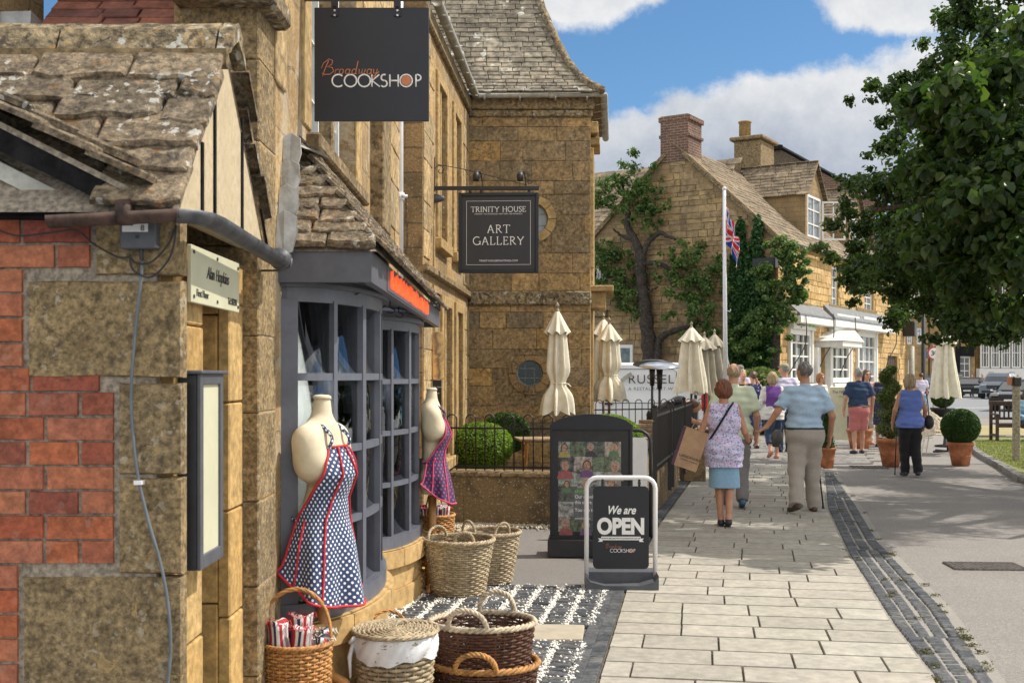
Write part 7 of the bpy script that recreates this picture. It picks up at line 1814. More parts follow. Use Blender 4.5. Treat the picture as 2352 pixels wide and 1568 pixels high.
# tall honey basket of tea towels
x,y=-.925,4.88
t=thing('wicker_basket','tall honey coloured wicker basket with a hooped handle full of rolled striped cloths','basket',(x,y,0))
wicker(t,(x,y),.145,.132,.475,M['wick_honey'],34,30,rimr=.011,seed=1)
q=MB(); q.lathe([(.125,.30),(.01,.305)],20,(x,y,0)); q.build('inner_base',M['wick_honey'],t)
hp=[(x-.150*math.cos(PI*i/22),y-.02*0,.47+.235*math.sin(PI*i/22)**.8) for i in range(23)]
q=MB()
for k in range(3): q.tube([(p[0],p[1]+.006*math.cos(i*1.1+k*2.1),p[2]+.005*math.sin(i*1.1+k*2.1)) for i,p in enumerate(hp)],.0065,6)
q.build('handle',M['wick_honey'],t,True)
TL=[(-.055,-.05,.042,.27,-.04,-.1,'towel_red','red and white striped roll leaning left at the front of the tall basket'),(.015,-.06,.040,.25,.12,-.1,'towel_red','red striped roll in the middle front of the tall basket'),(-.09,.03,.038,.20,-.25,0,'towel_blue','dark grey striped roll at the left rim of the tall basket'),(.085,-.02,.040,.19,.15,0,'towel_blue','blue red and white roll at the right rim of the tall basket'),(.01,.05,.045,.27,0,.1,'towel_red','tallest crimson striped roll at the back of the tall basket'),(.09,.06,.036,.2,.1,.1,'towel_blue','navy striped roll at the back right of the tall basket'),(-.05,.09,.036,.21,-.1,.1,'towel_blue','charcoal striped roll at the back left of the tall basket')]
for dx,dy,r_,h,ax,ay,mt,lb in TL: towel(lb,x+dx,y+dy,.31,r_,h,ax,ay,mt,dx*40)
# basket beside mannequin 2
x,y=X_(997,8.95),8.95
t=thing('wicker_basket','honey wicker basket with rolled cloths behind the far mannequin stand','basket',(x,y,0)); wicker(t,(x,y),.155,.13,.52,M['wick_honey'],30,28,rimr=.012,seed=2)
q=MB(); q.lathe([(.13,.36),(.01,.365)],20,(x,y,0)); q.build('inner_base',M['wick_honey'],t)
q=MB()
for k in range(3): q.tube([(x-.15*math.cos(PI*i/22)*.35,y-.155*math.cos(PI*i/22)+.005*math.cos(i+k*2),.52+.20*math.sin(PI*i/22)**.8+.005*math.sin(i+k*2)) for i in range(23)],.006,6)
q.build('handle',M['wick_honey'],t,True)
for k,(dx,dy) in enumerate(((-.07,-.05),(.0,-.07),(.075,-.04),(.04,.05),(-.05,.06))):
    towel('%s roll in the basket behind the far mannequin'%('leftmost striped','front dark striped','rightmost striped','back right striped','back left striped')[k],x+dx,y+dy,.37,.04,.22,dx,dy,'towel_blue' if k%2 else 'towel_red',k)
# small honey basket low behind
x,y=-.62,5.62
t=thing('wicker_basket','small low honey basket with a handle between the tall basket and the lidded hamper','basket',(x,y,0)); wicker(t,(x,y),.14,.11,.22,M['wick_honey'],16,24,rimr=.01,seed=3)
twist_handle(t,(x-.12,y-.07,.22),(x+.12,y+.07,.22),(x,y,.46),.008,M['wick_honey'])
# lidded hamper with liner
x,y=X_(908,5.3),5.3
t=thing('lidded_hamper','grey wicker hamper with a round lid and white cloth liner','hamper',(x,y,0)); wicker(t,(x,y),.178,.155,.40,M['wick_grey'],20,26,rimr=.008,seed=4)
q=MB(); n=80; vs=[]
for j in range(9):
    t_=j/8
    for k in range(n):
        a=2*PI*k/n; r_=.19+.006*math.sin(a*9+j*.6)+.004*math.sin(a*23+j)+.006*math.sin(t_*PI); vs.append((x+r_*math.cos(a),y+r_*math.sin(a),.425-.105*t_-.012*math.sin(a*3+1)*t_-.006*math.sin(11*a)*t_))
q.add(vs,[(j*n+k,j*n+(k+1)%n,(j+1)*n+(k+1)%n,(j+1)*n+k) for j in range(8) for k in range(n)]); q.build('cloth_liner',M['liner'],t,True)
q=MB(); q.tube([(x-.185,y-.06,.40),(x-.20,y-.09,.33),(x-.195,y-.1,.24)],[.02,.03,.012],6,flat=((1,0,0),.35)); q.tube([(x-.19,y-.07,.41),(x-.175,y-.11,.425),(x-.20,y-.10,.40)],.01,5); q.build('liner_bow',M['liner'],t,True)
lz=.44; q=MB()
for k in range(17):
    r_=.012+.185*k/16; pts=[]
    for i in range(72):
        a=2*PI*i/72; pts.append((x+r_*math.cos(a),y+r_*math.sin(a),lz+.006*math.cos(i*PI/2*1.0+k*PI)+.012*(1-(k/16)**2)))
    q.ring(pts,.0062,5)
o=q.build('lid',M['wick_grey'],t,True)
q=MB()
for k in range(3): q.ring([(x+(.196+.005*math.cos(i*.9+k*2.1))*math.cos(2*PI*i/84),y+(.196+.005*math.cos(i*.9+k*2.1))*math.sin(2*PI*i/84),lz-.002+.006*math.sin(i*.9+k*2.1)) for i in range(84)],.007,5)
q.build('lid_rim',M['wick_grey'],o,True); twist_handle(o,(x-.0,y-.035,lz+.01),(x+.05,y+.03,lz+.01),(x+.03,y,lz+.04),.006,M['wick_pale'])
# two nested dark baskets
x,y=X_(1112,5.62),5.62
t=thing('dark_wicker_basket','dark brown oval basket with a honey coloured rim at the bottom of the stack','basket',(x,y,0),'stacked dark brown baskets')
wicker(t,(x,y),.262,.235,.20,M['wick_dark'],15,34,rimr=.016,rimmat=M['wick_honey'],oy=.82,seed=5)
twist_handle(t,(x-.135,y-.19,.205),(x+.06,y-.215,.205),(x-.035,y-.235,.30),.013,M['wick_honey']); twist_handle(t,(x-.1,y+.2,.205),(x+.1,y+.2,.205),(x,y+.23,.29),.013,M['wick_honey'])
t=thing('dark_wicker_basket','dark brown oval basket with a pale plaited rim, on top of the stack','basket',(x,y,.15),'stacked dark brown baskets')
wicker(t,(x-.01,y),.255,.225,.25,M['wick_dark'],17,34,z0=.15,rimr=.015,rimmat=M['wick_pale'],oy=.82,seed=6)
twist_handle(t,(x-.165,y-.165,.405),(x+.02,y-.205,.405),(x-.085,y-.215,.505),.012,M['wick_pale']); twist_handle(t,(x-.03,y+.2,.405),(x+.15,y+.175,.405),(x+.06,y+.21,.515),.012,M['wick_pale'])
q=MB(); q.lathe([(.2,.2),(.01,.201)],24,(x,y,0),1,.82); q.build('inner_base',M['wick_dark'],t)
# grey log baskets
x,y=X_(1053,8.42),8.42
t=thing('log_basket','front grey willow log basket with two rope handles on the setts','basket',(x,y,0),'grey willow log baskets'); wicker(t,(x,y),.255,.19,.40,M['wick_grey'],24,30,rimr=.017,seed=7)
twist_handle(t,(x-.22,y-.03,.40),(x-.1,y+.2,.40),(x-.17,y+.1,.49),.011,M['wick_grey']); twist_handle(t,(x-.02,y-.235,.40),(x+.12,y-.2,.40),(x+.05,y-.23,.49),.011,M['wick_grey']); 
q=MB(); q.lathe([(.2,.05),(.01,.051)],24,(x,y,0)); q.build('inner_base',M['wick_grey'],t)
x,y=X_(1122,8.98),8.98
t=thing('log_basket','second grey willow log basket standing behind the front one','basket',(x,y,0),'grey willow log baskets'); wicker(t,(x,y),.245,.18,.38,M['wick_grey'],22,30,rimr=.016,seed=8)
twist_handle(t,(x-.2,y-.06,.38),(x-.1,y-.17,.38),(x-.155,y-.13,.49),.01,M['wick_grey']); twist_handle(t,(x+.05,y-.22,.38),(x+.16,y-.15,.38),(x+.12,y-.18,.48),.01,M['wick_grey'])
q=MB(); q.lathe([(.18,.05),(.01,.051)],24,(x,y,0)); q.build('inner_base',M['wick_grey'],t)

# ---------------------------------------------------------------- mannequins with aprons
def mannequin(label,x,y,face,ztop,stand_col,apl,dotmat,bindmat,mirror=0,skew=.0,hs=1.0,knot=False):
    "face: heading angle (deg) of the chest, measured from +X"
    Mx=frame(x,y,0,face-90)        # local +y is the way the chest faces
    t=thing('mannequin',label,'mannequin',(x,y,0),'dressmaker mannequins outside the shop'); z=lambda v:ztop-v
    pr=[cap((0,-.005,z(.04)),(0,-.01,z(.17)),.040,.058,.03),cap((0,-.01,z(.165)),(-.13,-.01,z(.205)),.05,.048,.05),cap((0,-.01,z(.165)),(.13,-.01,z(.205)),.05,.048,.05),cap((-.12,-.01,z(.20)),(.12,-.01,z(.20)),.055,.055,.06,((0,1,0),.9)),
        cap((-.085,0,z(.30)),(.085,0,z(.30)),.10,.10,.06,((0,1,0),.85)),ell((-.06,.06,z(.33)),(.06,.045,.06),.05),ell((.06,.06,z(.33)),(.06,.045,.06),.05),
        cap((-.03,0,z(.42)),(.03,0,z(.52)),.095,.088,.06,((0,1,0),.85)),cap((-.07,-.005,z(.62)),(.07,-.005,z(.68)),.105,.105,.08,((0,1,0),.9)),cap((-.075,-.005,z(.72)),(.075,-.005,z(.76)),.10,.10,.05,((0,1,0),.9))]
    V,Fc=sdf(pr,.009,cuts=[((0,0,z(.80)),(0,0,-1)),((0,0,z(.015)),(0,0,1))]); V=V@np.array(Mx)[:3,:3].T+np.array(Mx)[:3,3]
    o=np_mesh('torso',V,Fc,M['linen'],t,True)
    q=MB(Mx); q.lathe([(.043,0),(.041,.012),(.03,.018),(.0,.02)],16,(0,-.005,z(.022))); q.build('neck_cap',M['linen'] ,t,True)
    q=MB(Mx); q.tube([(0,0,z(.82)),(0,0,.25)],[.032,.030],12); q.lathe([(.05,.22),(.055,.26),(.045,.30),(.02,.32)],14); q.build('stand',M['beech'],t,True)
    for k in range(3):
        a=R(90+120*k+20); q=MB(Mx); q.tube([(0,0,.27),(.10*math.cos(a),.10*math.sin(a),.22),(.20*math.cos(a),.20*math.sin(a),.07),(.28*math.cos(a),.28*math.sin(a),.018)],[.022,.022,.018,.02],8); q.build('leg',M['beech'],t,True)
    # apron
    ap=thing('apron',apl,'apron',(x,y,ztop-.9),'polka dot aprons on the mannequins')
    zt,zw,zh=ztop-.235,ztop-.56,ztop-.95*hs
    def bodyr(zz):
        d_=ztop-zz
        T=[(.2,.12,.07),(.30,.175,.115),(.36,.165,.14),(.47,.125,.098),(.56,.135,.10),(.68,.175,.12),(.8,.185,.13),(1.0,.20,.145)]
        for (a,b,c),(e,f,g_) in zip(T,T[1:]):
            if d_<=e: k=max(0,(d_-a)/(e-a)); return b+(f-b)*k,c+(g_-c)*k
        return T[-1][1:]
    def pt(s_,v,off=.012):
        "s -1..1 across, v 0 top..1 hem"
        zz=zt+(zh-zt)*v
        if zz>zw: k=(zt-zz)/(zt-zw); hwid=34+ (115-34)*k**1.5
        else: k=(zw-zz)/(zw-zh); hwid=115+8*k
        a=R(hwid*s_); rx,ry=bodyr(zz)
        fl=max(0,(zw-zz)); fold=fl*.07*math.cos(a*5.3+1)+fl*.02*math.cos(a*11)
        off2=off+fl*.05
        zz2=zz+ (max(0,v-.55)/.45)**2*(.17*(abs(s_)**2.2))
        if v<.12: zz2-=.03*(1-v/.12)*(1-math.cos(s_*PI/2))*0
        return (math.sin(a)*(rx+off2+fold),math.cos(a)*(ry+off2+fold)-.004,zz2)
    nu,nv=64,60; q=MB(Mx); vs=[];uvs=[]
    for j in range(nv+1):
        v=j/nv
        for i in range(nu+1):
            s_=-1+2*i/nu; p=pt(s_,v); vs.append(p)
            hwid=34+(115-34)*min(1,max(0,(v*(zt-zh))/(zt-zw)))**1.5; uvs.append((math.radians(hwid*s_)*(.16+.09*v),p[2]))
    q.add(vs,[(j*(nu+1)+i,(j+1)*(nu+1)+i,(j+1)*(nu+1)+i+1,j*(nu+1)+i+1) for j in range(nv) for i in range(nu)],uvs); cl=q.build('apron_cloth',M[dotmat],ap,True)
    q=MB(Mx); edge=[pt(-1+2*i/20,0,.015) for i in range(21)]+[pt(1,j/40,.015) for j in range(1,41)]+[pt(1-2*i/40,1,.015) for i in range(1,41)]+[pt(-1,1-j/40,.015) for j in range(1,40)]
    q.tube(edge+[edge[0]],.006,6)
    for s0 in (-.42,.42): q.tube([pt(s0*(.85+.15*v/60),v/60,.017) for v in range(61)],.0055,6)
    for s0 in (-.78,.78,): q.tube([pt(s0,(27+v)/60,.017) for v in range(34)],.005,6)
    if True:
        q.build('binding',M[bindmat],ap,True)
    q=MB(Mx)
    for sg in (-1,1):
        p0=Vector(pt(sg*.97,.01,.014)); q.tube(smooth_pts([p0,(sg*.072,.09,ztop-.19),(sg*.064,.02,ztop-.135),(sg*.04,-.045,ztop-.12),(0,-.067,ztop-.12)],6),.011,6,flat=((0,1,0),.5))
    q.build('neck_strap',M[dotmat],ap,True)
    q=MB(Mx)
    for sg in (-1,1): q.tube(smooth_pts([pt(sg*.99,(zt-zw)/(zt-zh)+.01,.014),(sg*.10,-.10,zw+.005),(0,-.122,zw)],6),.010,5,flat=((0,1,0),.5))
    if knot:
        for dx,dz in ((-.06,.03),(.06,.02),(-.03,-.25),(.035,-.22)): q.tube([(0,-.125,zw),(dx*.6,-.16,zw+dz*.5+.01),(dx,-.15,zw+dz)],[.012,.016,.012],6)
    else: q.tube([(0,-.125,zw),(.05,-.15,zw+.02),(.02,-.16,zw-.04)],[.012,.018,.01],6)
    q.build('waist_tie',M[dotmat],ap,True)
mannequin('near cream dressmaker mannequin wearing the white spotted apron',X_(742,5.2),5.2,-22,1.535,0,'navy apron with white spots and red binding on the near mannequin','polka_white','pipe_red')
mannequin('far cream dressmaker mannequin wearing the pink spotted apron',X_(993,8.65),8.65,8,1.53,0,'navy apron with pink spots and pink binding on the far mannequin','polka_pink','pipe_pink',hs=.93,knot=True)
# ================================================================ PEOPLE
def A3(p): return np.array(p,float)
def person(label,x,y,heading,H=1.70,bulk=1.0,female=False,res=.012,skin='skin',hairm='hair_brown',hair='short',legs=None,arms=None,top=None,bottom=None,shoes='plastic_black',hat=None,head_turn=0,lean=0,fingers=True,face=True,z0=0,glasses=False,bald=False,sock=None,group='people in the street',hips=None):
    """local frame: x right, y forward, z up, in units of a 1.75 m figure.
    legs=(kneeL,ankL,toeL,kneeR,ankR,toeR) arms=(elbL,wriL,handdirL,elbR,wriR,handdirR)"""
    s=H/1.75; t=thing('person',label,'person',(x,y,z0),group)
    Mx=frame(x,y,z0,heading-90); MM=np.array(Mx)
    def put(name,VF,mat,parent=t):
        V,Fc=VF; V=V*s; V=V@MM[:3,:3].T+MM[:3,3]; return np_mesh(name,V,Fc,mat,parent,True)
    sw=.175 if not female else .152
    hp=.93
    if legs is None: legs=((-.10,.02,.50),(-.10,0,.085),(-.11,.15,.03),(.10,.02,.50),(.10,0,.085),(.11,.15,.03))
    if arms is None: arms=((-.245,-.03,1.13),(-.235,.07,.88),(0,.1,-1),(.245,-.03,1.13),(.235,.07,.88),(0,.1,-1))
    kL,aL,tL,kR,aR,tR=map(A3,legs); eL,wL,dL,eR,wR,dR=map(A3,arms)
    def ln(p): p=A3(p); p=p.copy(); p[1]+=max(0,p[2]-.95)*lean; p[2]-=max(0,p[2]-.95)*lean*lean*.4; return p
    b=bulk; bz=.9 if female else 1.0
    sh=[ln((-sw,0,1.425)),ln((sw,0,1.425))]
    eL_,eR_=eL,eR
    def torso(g=0,flare=0,brk=1):
        wz=.112*b*bz if not female else .100*b
        return [cap((-.075*b,-.005,.93),(.075*b,-.005,.93),.112*b+g+flare,None,.06,((0,1,0),.88)),
                cap((-.03,-.01,.90),(.03,-.01,.90),.125*b+g+flare*.8,None,.05,((0,1,0),.95)),
                cap(ln((-.035*b,0,1.06)),ln((.035*b,0,1.18)),wz+g+flare*.7,wz+.004+g+flare*.5,.07,((0,1,0),.86)),
                cap(ln((-.075,0,1.28)),ln((.075,0,1.28)),.112*(.6+.4*b)+g+flare*.3,None,.07,((0,1,0),.86)),
                cap(ln((-sw*.78,-.005,1.42)),ln((sw*.78,-.005,1.42)),.056+g*.8,None,.06)]
    if female: bust=[ell(ln((-.07,.085,1.27)),(.068,.06,.07),.05),ell(ln((.07,.085,1.27)),(.068,.06,.07),.05)]
    else: bust=[ell(ln((0,.05*b,1.08)),(.13*b,.10*b,.15),.06)] if b>1.05 else []
    def armp(g=0,frac=1.0,el=None):
        o=[]
        for S,E,W in ((sh[0],eL,wL),(sh[1],eR,wR)):
            k=.9+.1*b
            if frac<=.5:
                e=S+(E-S)*(frac*2); n=(E-S)/np.linalg.norm(E-S); o.append(cap(S-n*.0,e+n*.05,.05*k+g,.047*k+g*1.25,.035,None,[(tuple(e),tuple(n))]))
            else:
                o.append(cap(S,E,.050*k+g,.038*k+g,.035)); 
                f=(frac-.5)*2; e=E+(W-E)*f; n=(W-E)/np.linalg.norm(W-E)
                o.append(cap(E,e+n*(.04 if frac<1.0 else 0),.038*k+g,.028*k+g*1.1,.02,None,[(tuple(e),tuple(n))] if frac<1 or g>0 else None))
        return o
    # head
    hc=ln((0,.015,1.645)); hz_=hc[2]-1.645; ht=R(head_turn); fy=np.array([-math.sin(ht),math.cos(ht),0]); fx=np.array([math.cos(ht),math.sin(ht),0])
    def hpt(a,bb,c): return hc+fx*a+fy*bb+np.array([0,0,c])
    body=torso()+bust+armp()+[cap(ln((0,-.015,1.42)),hpt(0,-.01,-.09),.056,.054,.03)]
    body+=[ell(hpt(0,-.005,.015),(.076,.076,.096),.02) if abs(head_turn)>30 else ell(hpt(0,-.008,.015),(.074,.092,.096),.02),ell(hpt(0,.03,-.055),(.052,.052,.06),.04),ell(hpt(0,.045,-.005),(.055,.05,.07),.03)]
    body+=[cap(hpt(0,.088,.02),hpt(0,.112,-.018),.008,.013,.012),cap(hpt(-.074,0,.012),hpt(-.076,-.004,-.028),.012,.008,.008),cap(hpt(.074,0,.012),hpt(.076,-.004,-.028),.012,.008,.008),cap(hpt(-.035,.082,.028),hpt(.035,.082,.028),.010,.010,.015),cap(hpt(-.018,.092,-.048),hpt(.018,.092,-.048),.009,None,.008),ell(hpt(0,.075,-.085),(.022,.022,.02),.02)]
    # legs
    for hx,K,An in ((-.09,kL,aL),(.09,kR,aR)):
        body+=[cap((hx,-.005,.88),K,.088*(.5+.5*b),.056,.04),cap(K,An,.053,.036,.03),ell(K*.68+An*.32+A3((0,-.012,0)),(.045,.047,.10),.02)]
    for An,To in ((aL,tL),(aR,tR)): body+=[cap(An,To,.036,.026,.02),ell(An+A3((0,-.03,-.03)),(.03,.035,.04),.02)]
    # hands
    for W,D,sg in ((wL,dL,-1),(wR,dR,1)):
        d=D/np.linalg.norm(D); up=A3((0,0,1)) if abs(d[2])<.8 else A3((0,1,0)); lat=np.cross(d,up); lat/=np.linalg.norm(lat); nrm=np.cross(lat,d)
        # for a hanging hand the palm faces the thigh: fingers are spread fore and aft
        if abs(d[2])>=.8: lat,nrm=A3((0,1,0))-d*d[1],A3((sg*-1.0,0,0)); lat/=np.linalg.norm(lat)
        body.append(cap(W,W+d*.03,.026,.026,.015)); body.append(cap(W+d*.035,W+d*.085,.036,.038,.012,(tuple(nrm),.45)))
        curl=nrm
        if fingers:
            for i,(o,l_) in enumerate(((-.030,.062),(-.010,.074),(.011,.079),(.031,.070))):
                p0=W+d*.088+lat*o*1.0; p1=p0+d*l_*.5+lat*o*.12+curl*.006; p2=p1+d*l_*.42+curl*.022
                body+=[cap(p0,p1,.0098,.009,.004),cap(p1,p2,.009,.0075,.003)]
            q0=W+d*.035+lat*.028; q1=q0+d*.035+lat*.026+curl*.008; q2=q1+d*.03+lat*.006+curl*.008; body+=[cap(q0,q1,.013,.011,.01),cap(q1,q2,.0105,.0085,.003)]
        else: body+=[cap(W+d*.085,W+d*.15+curl*.02,.028,.018,.01,(tuple(nrm),.5)),cap(W+d*.04,W+d*.085+lat*.04,.012,.009,.008)]
    put('body',sdf(body,res),M[skin])
    # hair
    hm=M[hairm]; HR=[]; cu=[]
    nz=wrinkle(.0065,95,24,int(abs(x*100)))
    if hair=='short':
        HR=[ell(hpt(0,-.012,.022),(.082,.098,.103),.02)]; cu=[(tuple(hpt(0,.045,.035)),tuple(fy*.8+A3((0,0,-.75)))),(tuple(hpt(0,0,-.05)),(0,0,-1))]
    elif hair=='bald':
        HR=[ell(hpt(0,-.014,.008),(.082,.094,.095),.02)]; cu=[(tuple(hpt(0,.0,.03)),tuple(fy*.8+A3((0,0,-.75)))),(tuple(hpt(0,0,-.05)),(0,0,-1)),(tuple(hpt(0,0,.068)),(0,0,1))]
    elif hair in('bob','bobshort'):
        lz=-.11 if hair=='bob' else -.075
        HR=[ell(hpt(0,-.012,.022),(.094,.108,.112),.02),ell(hpt(0,-.035,lz+.05),(.094,.082,.085),.04),cap(hpt(-.072,.01,.0),hpt(-.075,.005,lz+.02),.03,.024,.03),cap(hpt(.072,.01,.0),hpt(.075,.005,lz+.02),.03,.024,.03)]; cu=[(tuple(hpt(0,.062,.0)),tuple(fy*.93+A3((0,0,-.36))))]
    elif hair=='long':
        HR=[ell(hpt(0,-.012,.022),(.088,.104,.108),.02),cap(hpt(-.06,-.03,-.02),hpt(-.085,-.02,-.22),.045,.035,.04),cap(hpt(.06,-.03,-.02),hpt(.085,-.02,-.22),.045,.035,.04),cap(hpt(0,-.06,0),hpt(0,-.08,-.22),.06,.05,.04)]; cu=[(tuple(hpt(0,.055,.03)),tuple(fy*.9+A3((0,0,-.45))))]
    elif hair=='up':
        HR=[ell(hpt(0,-.012,.022),(.084,.10,.106),.02),ell(hpt(0,-.09,.03),(.05,.045,.05),.02)]; cu=[(tuple(hpt(0,.05,.035)),tuple(fy*.8+A3((0,0,-.65))))]
    if HR: put('hair',sdf(HR,res*.8,cu,nz),hm)
    if hat:
        hv=sdf([ell(hpt(0,-.005,.055),(.09,.108,.07),.02),cap(hpt(-.04,.09,.045),hpt(.04,.09,.045),.03,None,.02,((0,0,1),.35))],res*.8,[(tuple(hpt(0,0,.035)),(0,0,-1))]); put('flat_cap',hv,M[hat])
    if face:
        q=MB(Mx@Matrix.Scale(s,4))
        for sx in (-1,1): q.sphere(tuple(hpt(sx*.030,.083,.012)),.0105,8,6,(1,.6,.6))
        q.build('eyes',M['text_dark'],t,True); q=MB(Mx@Matrix.Scale(s,4)); q.sphere(tuple(hpt(0,.099,-.048)),.018,8,6,(1.1,.35,.35)); q.build('lips',M['lip'],t,True)
    if glasses:
        q=MB(Mx@Matrix.Scale(s,4))
        for sx in (-1,1): q.sphere(tuple(hpt(sx*.032,.094,.012)),.024,10,6,(1.1,.3,.8)); q.tube([hpt(sx*.05,.09,.018),hpt(sx*.078,.0,.02)],.003,4)
        q.tube([hpt(-.01,.1,.016),hpt(.01,.1,.016)],.003,4); q.build('sunglasses',M['plastic_black'],t,True)
    # clothes
    if bottom:
        k=bottom['kind']; g=bottom.get('g',.014); mat=M[bottom['mat']]; wz=bottom.get('waist',1.03)
        if k in('trousers','shorts','cropped'):
            end={'trousers':.055,'cropped':.27,'shorts':.50}[k]
            pr=torso(g)[:3]
            for hx,K,An in ((-.09,kL,aL),(.09,kR,aR)):
                pr+=[cap((hx,-.005,.88),K,.092*(.5+.5*b)+g,.073+g,.04)]
                if k=='shorts':
                    n=(K-A3((hx,0,.88))); n/=np.linalg.norm(n); pr[-1]['r2']=.085+g; e=K+n*.01; pr[-1]['cuts']=[(tuple(e),tuple(n))]
                else:
                    n=(An-K)/np.linalg.norm(An-K); L=np.linalg.norm(An-K); f=1.0 if k=='trousers' else .62
                    e=K+(An-K)*f+ (n*.035 if k=='trousers' else 0); pr.append(cap(K,e+n*.03,.071+g,.056+g if k=='trousers' else .062+g,.03,None,[(tuple(e),tuple(n))]))
            put('shorts' if k=='shorts' else 'trousers',sdf(pr,res,[((0,0,wz),(0,0,1))],wrinkle(.007,16,30,3)),mat)
        if k=='skirt':
            hz2=bottom.get('hem',.50); mid=(kL+kR)/2
            pr=torso(g)[:2]+[cap((-.05,0,.90),(mid[0]-.05,mid[1]*.6,hz2-.1),.115+g,.115+g*1.5,.05,((0,1,0),.85)),cap((.05,0,.90),(mid[0]+.05,mid[1]*.6,hz2-.1),.115+g,.115+g*1.5,.05,((0,1,0),.85))]
            put('skirt',sdf(pr,res,[((0,0,wz),(0,0,1)),((0,0,hz2),(0,0,-1))],wrinkle(.004,12,8,4)),mat)
    if top:
        g=top.get('g',.017); mat=M[top['mat']]; hem=top.get('hem',.86); sl=top.get('sleeve',.35); fl=top.get('flare',0)
        pr=torso(g,fl)+[dict(p,r=p['r']+g) if p['t']=='e' else p for p in bust]
        if sl>0: pr+=armp(g*.95,sl)
        else: pr=pr
        if hem<.83 and not top.get('dress'): pr+=[cap((sx*.06*b,0,.98),(sx*.07*b,0,hem-.14),.10*b+g+fl,.11*b+g+fl*1.5,.06,((0,1,0),.9)) for sx in (-1,1)]
        if top.get('dress'): 
            pr+=[cap((0,0,.95),(0,.0,hem-.1),.15+g,.20+g,.06,((0,1,0),.8))]
        cuts=[((0,0,hem),(0,0,-1))]
        nk=ln((0,0,top.get('neck',1.475))); cuts.append((tuple(nk),(0,top.get('nb',.25),1)))
        if sl<=0:
            pr=pr+[cap(sh[0],sh[0]+(eL-sh[0])*.05,.05+g,None,.03),cap(sh[1],sh[1]+(eR-sh[1])*.05,.05+g,None,.03)]
            cuts+=[((-sw*1.16,0,1.4),(-1,0,.25)),((sw*1.16,0,1.4),(1,0,.25))]
        put(top.get('name','shirt'),sdf(pr,res,cuts,wrinkle(top.get('wr',.0065),22,32,5)),mat)
        if top.get('collar'):
            c0=ln((0,-.012,1.475)); put('collar',sdf([cap(c0+A3((0,0,-.02)),c0+A3((0,0,.02)),.068,.063,.0)],res*.8,[(tuple(c0+A3((0,0,.022))),(0,.25,1)),(tuple(c0+A3((0,0,-.02))),(0,0,-1))]),mat)
        if top.get('belt'):
            bp=sdf(torso(g-.003)[:3],res,[((0,0,1.0),(0,0,1)),((0,0,.962),(0,0,-1))]); put('belt',bp,M[top['belt']])
    if shoes:
        for An,To in ((aL,tL),(aR,tR)):
            f=To-An; fh=A3((f[0],f[1],0)); fh/=np.linalg.norm(fh)+1e-9; heel=An+A3((0,0,-.045))-fh*.045
            flat_=An[2]<.12
            dn=min(heel[2],To[2])
            pr=[cap(heel,To-A3((0,0,.004)),.040,.034,.03),cap(An-fh*.02+A3((0,0,-.02)),To,.036,.030,.03)]
            low=min(heel[2],To[2])-.032
            ax_=A3((0,0,1)); 
            d2=(To-heel); d2/=np.linalg.norm(d2); lt=np.cross(d2,A3((0,0,1))); lt/=np.linalg.norm(lt); nn=np.cross(lt,d2)
            if nn[2]<0: nn=-nn
            put('shoe',sdf(pr,res*.8,[(tuple(heel-nn*.030),tuple(-nn)),(tuple(An+A3((0,0,-.005))),(0,0,1))]),M[shoes])
    return t,Mx,s
M['lip']=plain('lip',(.42,.14,.11),.5)
M['belt_black']=plain('belt_black',(.02,.02,.022),.5)
M['shirt_blue']=fabric('pale_blue_shirt',(.36,.49,.64)); M['chino']=fabric('stone_chinos',(.34,.305,.27)); M['shirt_green']=fabric('pale_green_shirt',(.60,.67,.50),.06,200)
M['floral']=fabric('floral_blouse',(.60,.58,.80),.06,60,[(.20,.22,.50),(.72,.25,.50),(.20,.36,.33)],.47,30)
M['denim_skirt']=fabric('light_denim',(.25,.42,.58)); M['denim']=fabric('dark_denim',(.035,.055,.11)); M['purple']=fabric('purple_waistcoat',(.17,.07,.30)); M['white_cloth']=fabric('white_blouse',(.72,.70,.66))
M['black_cloth']=fabric('black_cloth',(.018,.018,.022)); M['navy_shirt']=fabric('navy_pattern_shirt',(.03,.055,.12),.1,60,[(.09,.14,.24)],.4,60); M['pink_shorts']=fabric('salmon_shorts',(.50,.17,.17)); M['sleeveless_blue']=fabric('cornflower_top',(.13,.20,.55))
M['patterned_dress']=fabric('navy_patterned_dress',(.04,.045,.13),.1,60,[(.5,.48,.6)],.42,22); M['lavender']=fabric('lavender_shirt',(.60,.58,.74)); M['pale_pink']=fabric('pale_pink_top',(.62,.43,.36)); M['cap_grey']=fabric('grey_tweed',(.18,.155,.14)); M['cap_green']=fabric('olive_tweed',(.30,.30,.19)); M['navy_dot']=fabric('navy_dotted_dress',(.025,.03,.07),.1,60,[(.5,.4,.4)],.3,30)
M['grey_trouser']=fabric('grey_trousers',(.20,.19,.19)); M['cream_jersey']=fabric('cream_jersey',(.55,.50,.40)); M['shoe_brown']=plain('brown_leather',(.075,.04,.028),.5,.2); M['shoe_blue']=plain('blue_trainer',(.06,.12,.2),.6,.2); M['shoe_navy']=plain('navy_pump',(.02,.022,.035),.4,.1); M['sandal']=plain('coral_sandal',(.5,.22,.14),.6)
M['paper_bag']=plain('kraft_paper',(.42,.27,.16),.75,.12,8,.1); M['paper_purple']=plain('purple_paper',(.09,.04,.07),.7,.1)
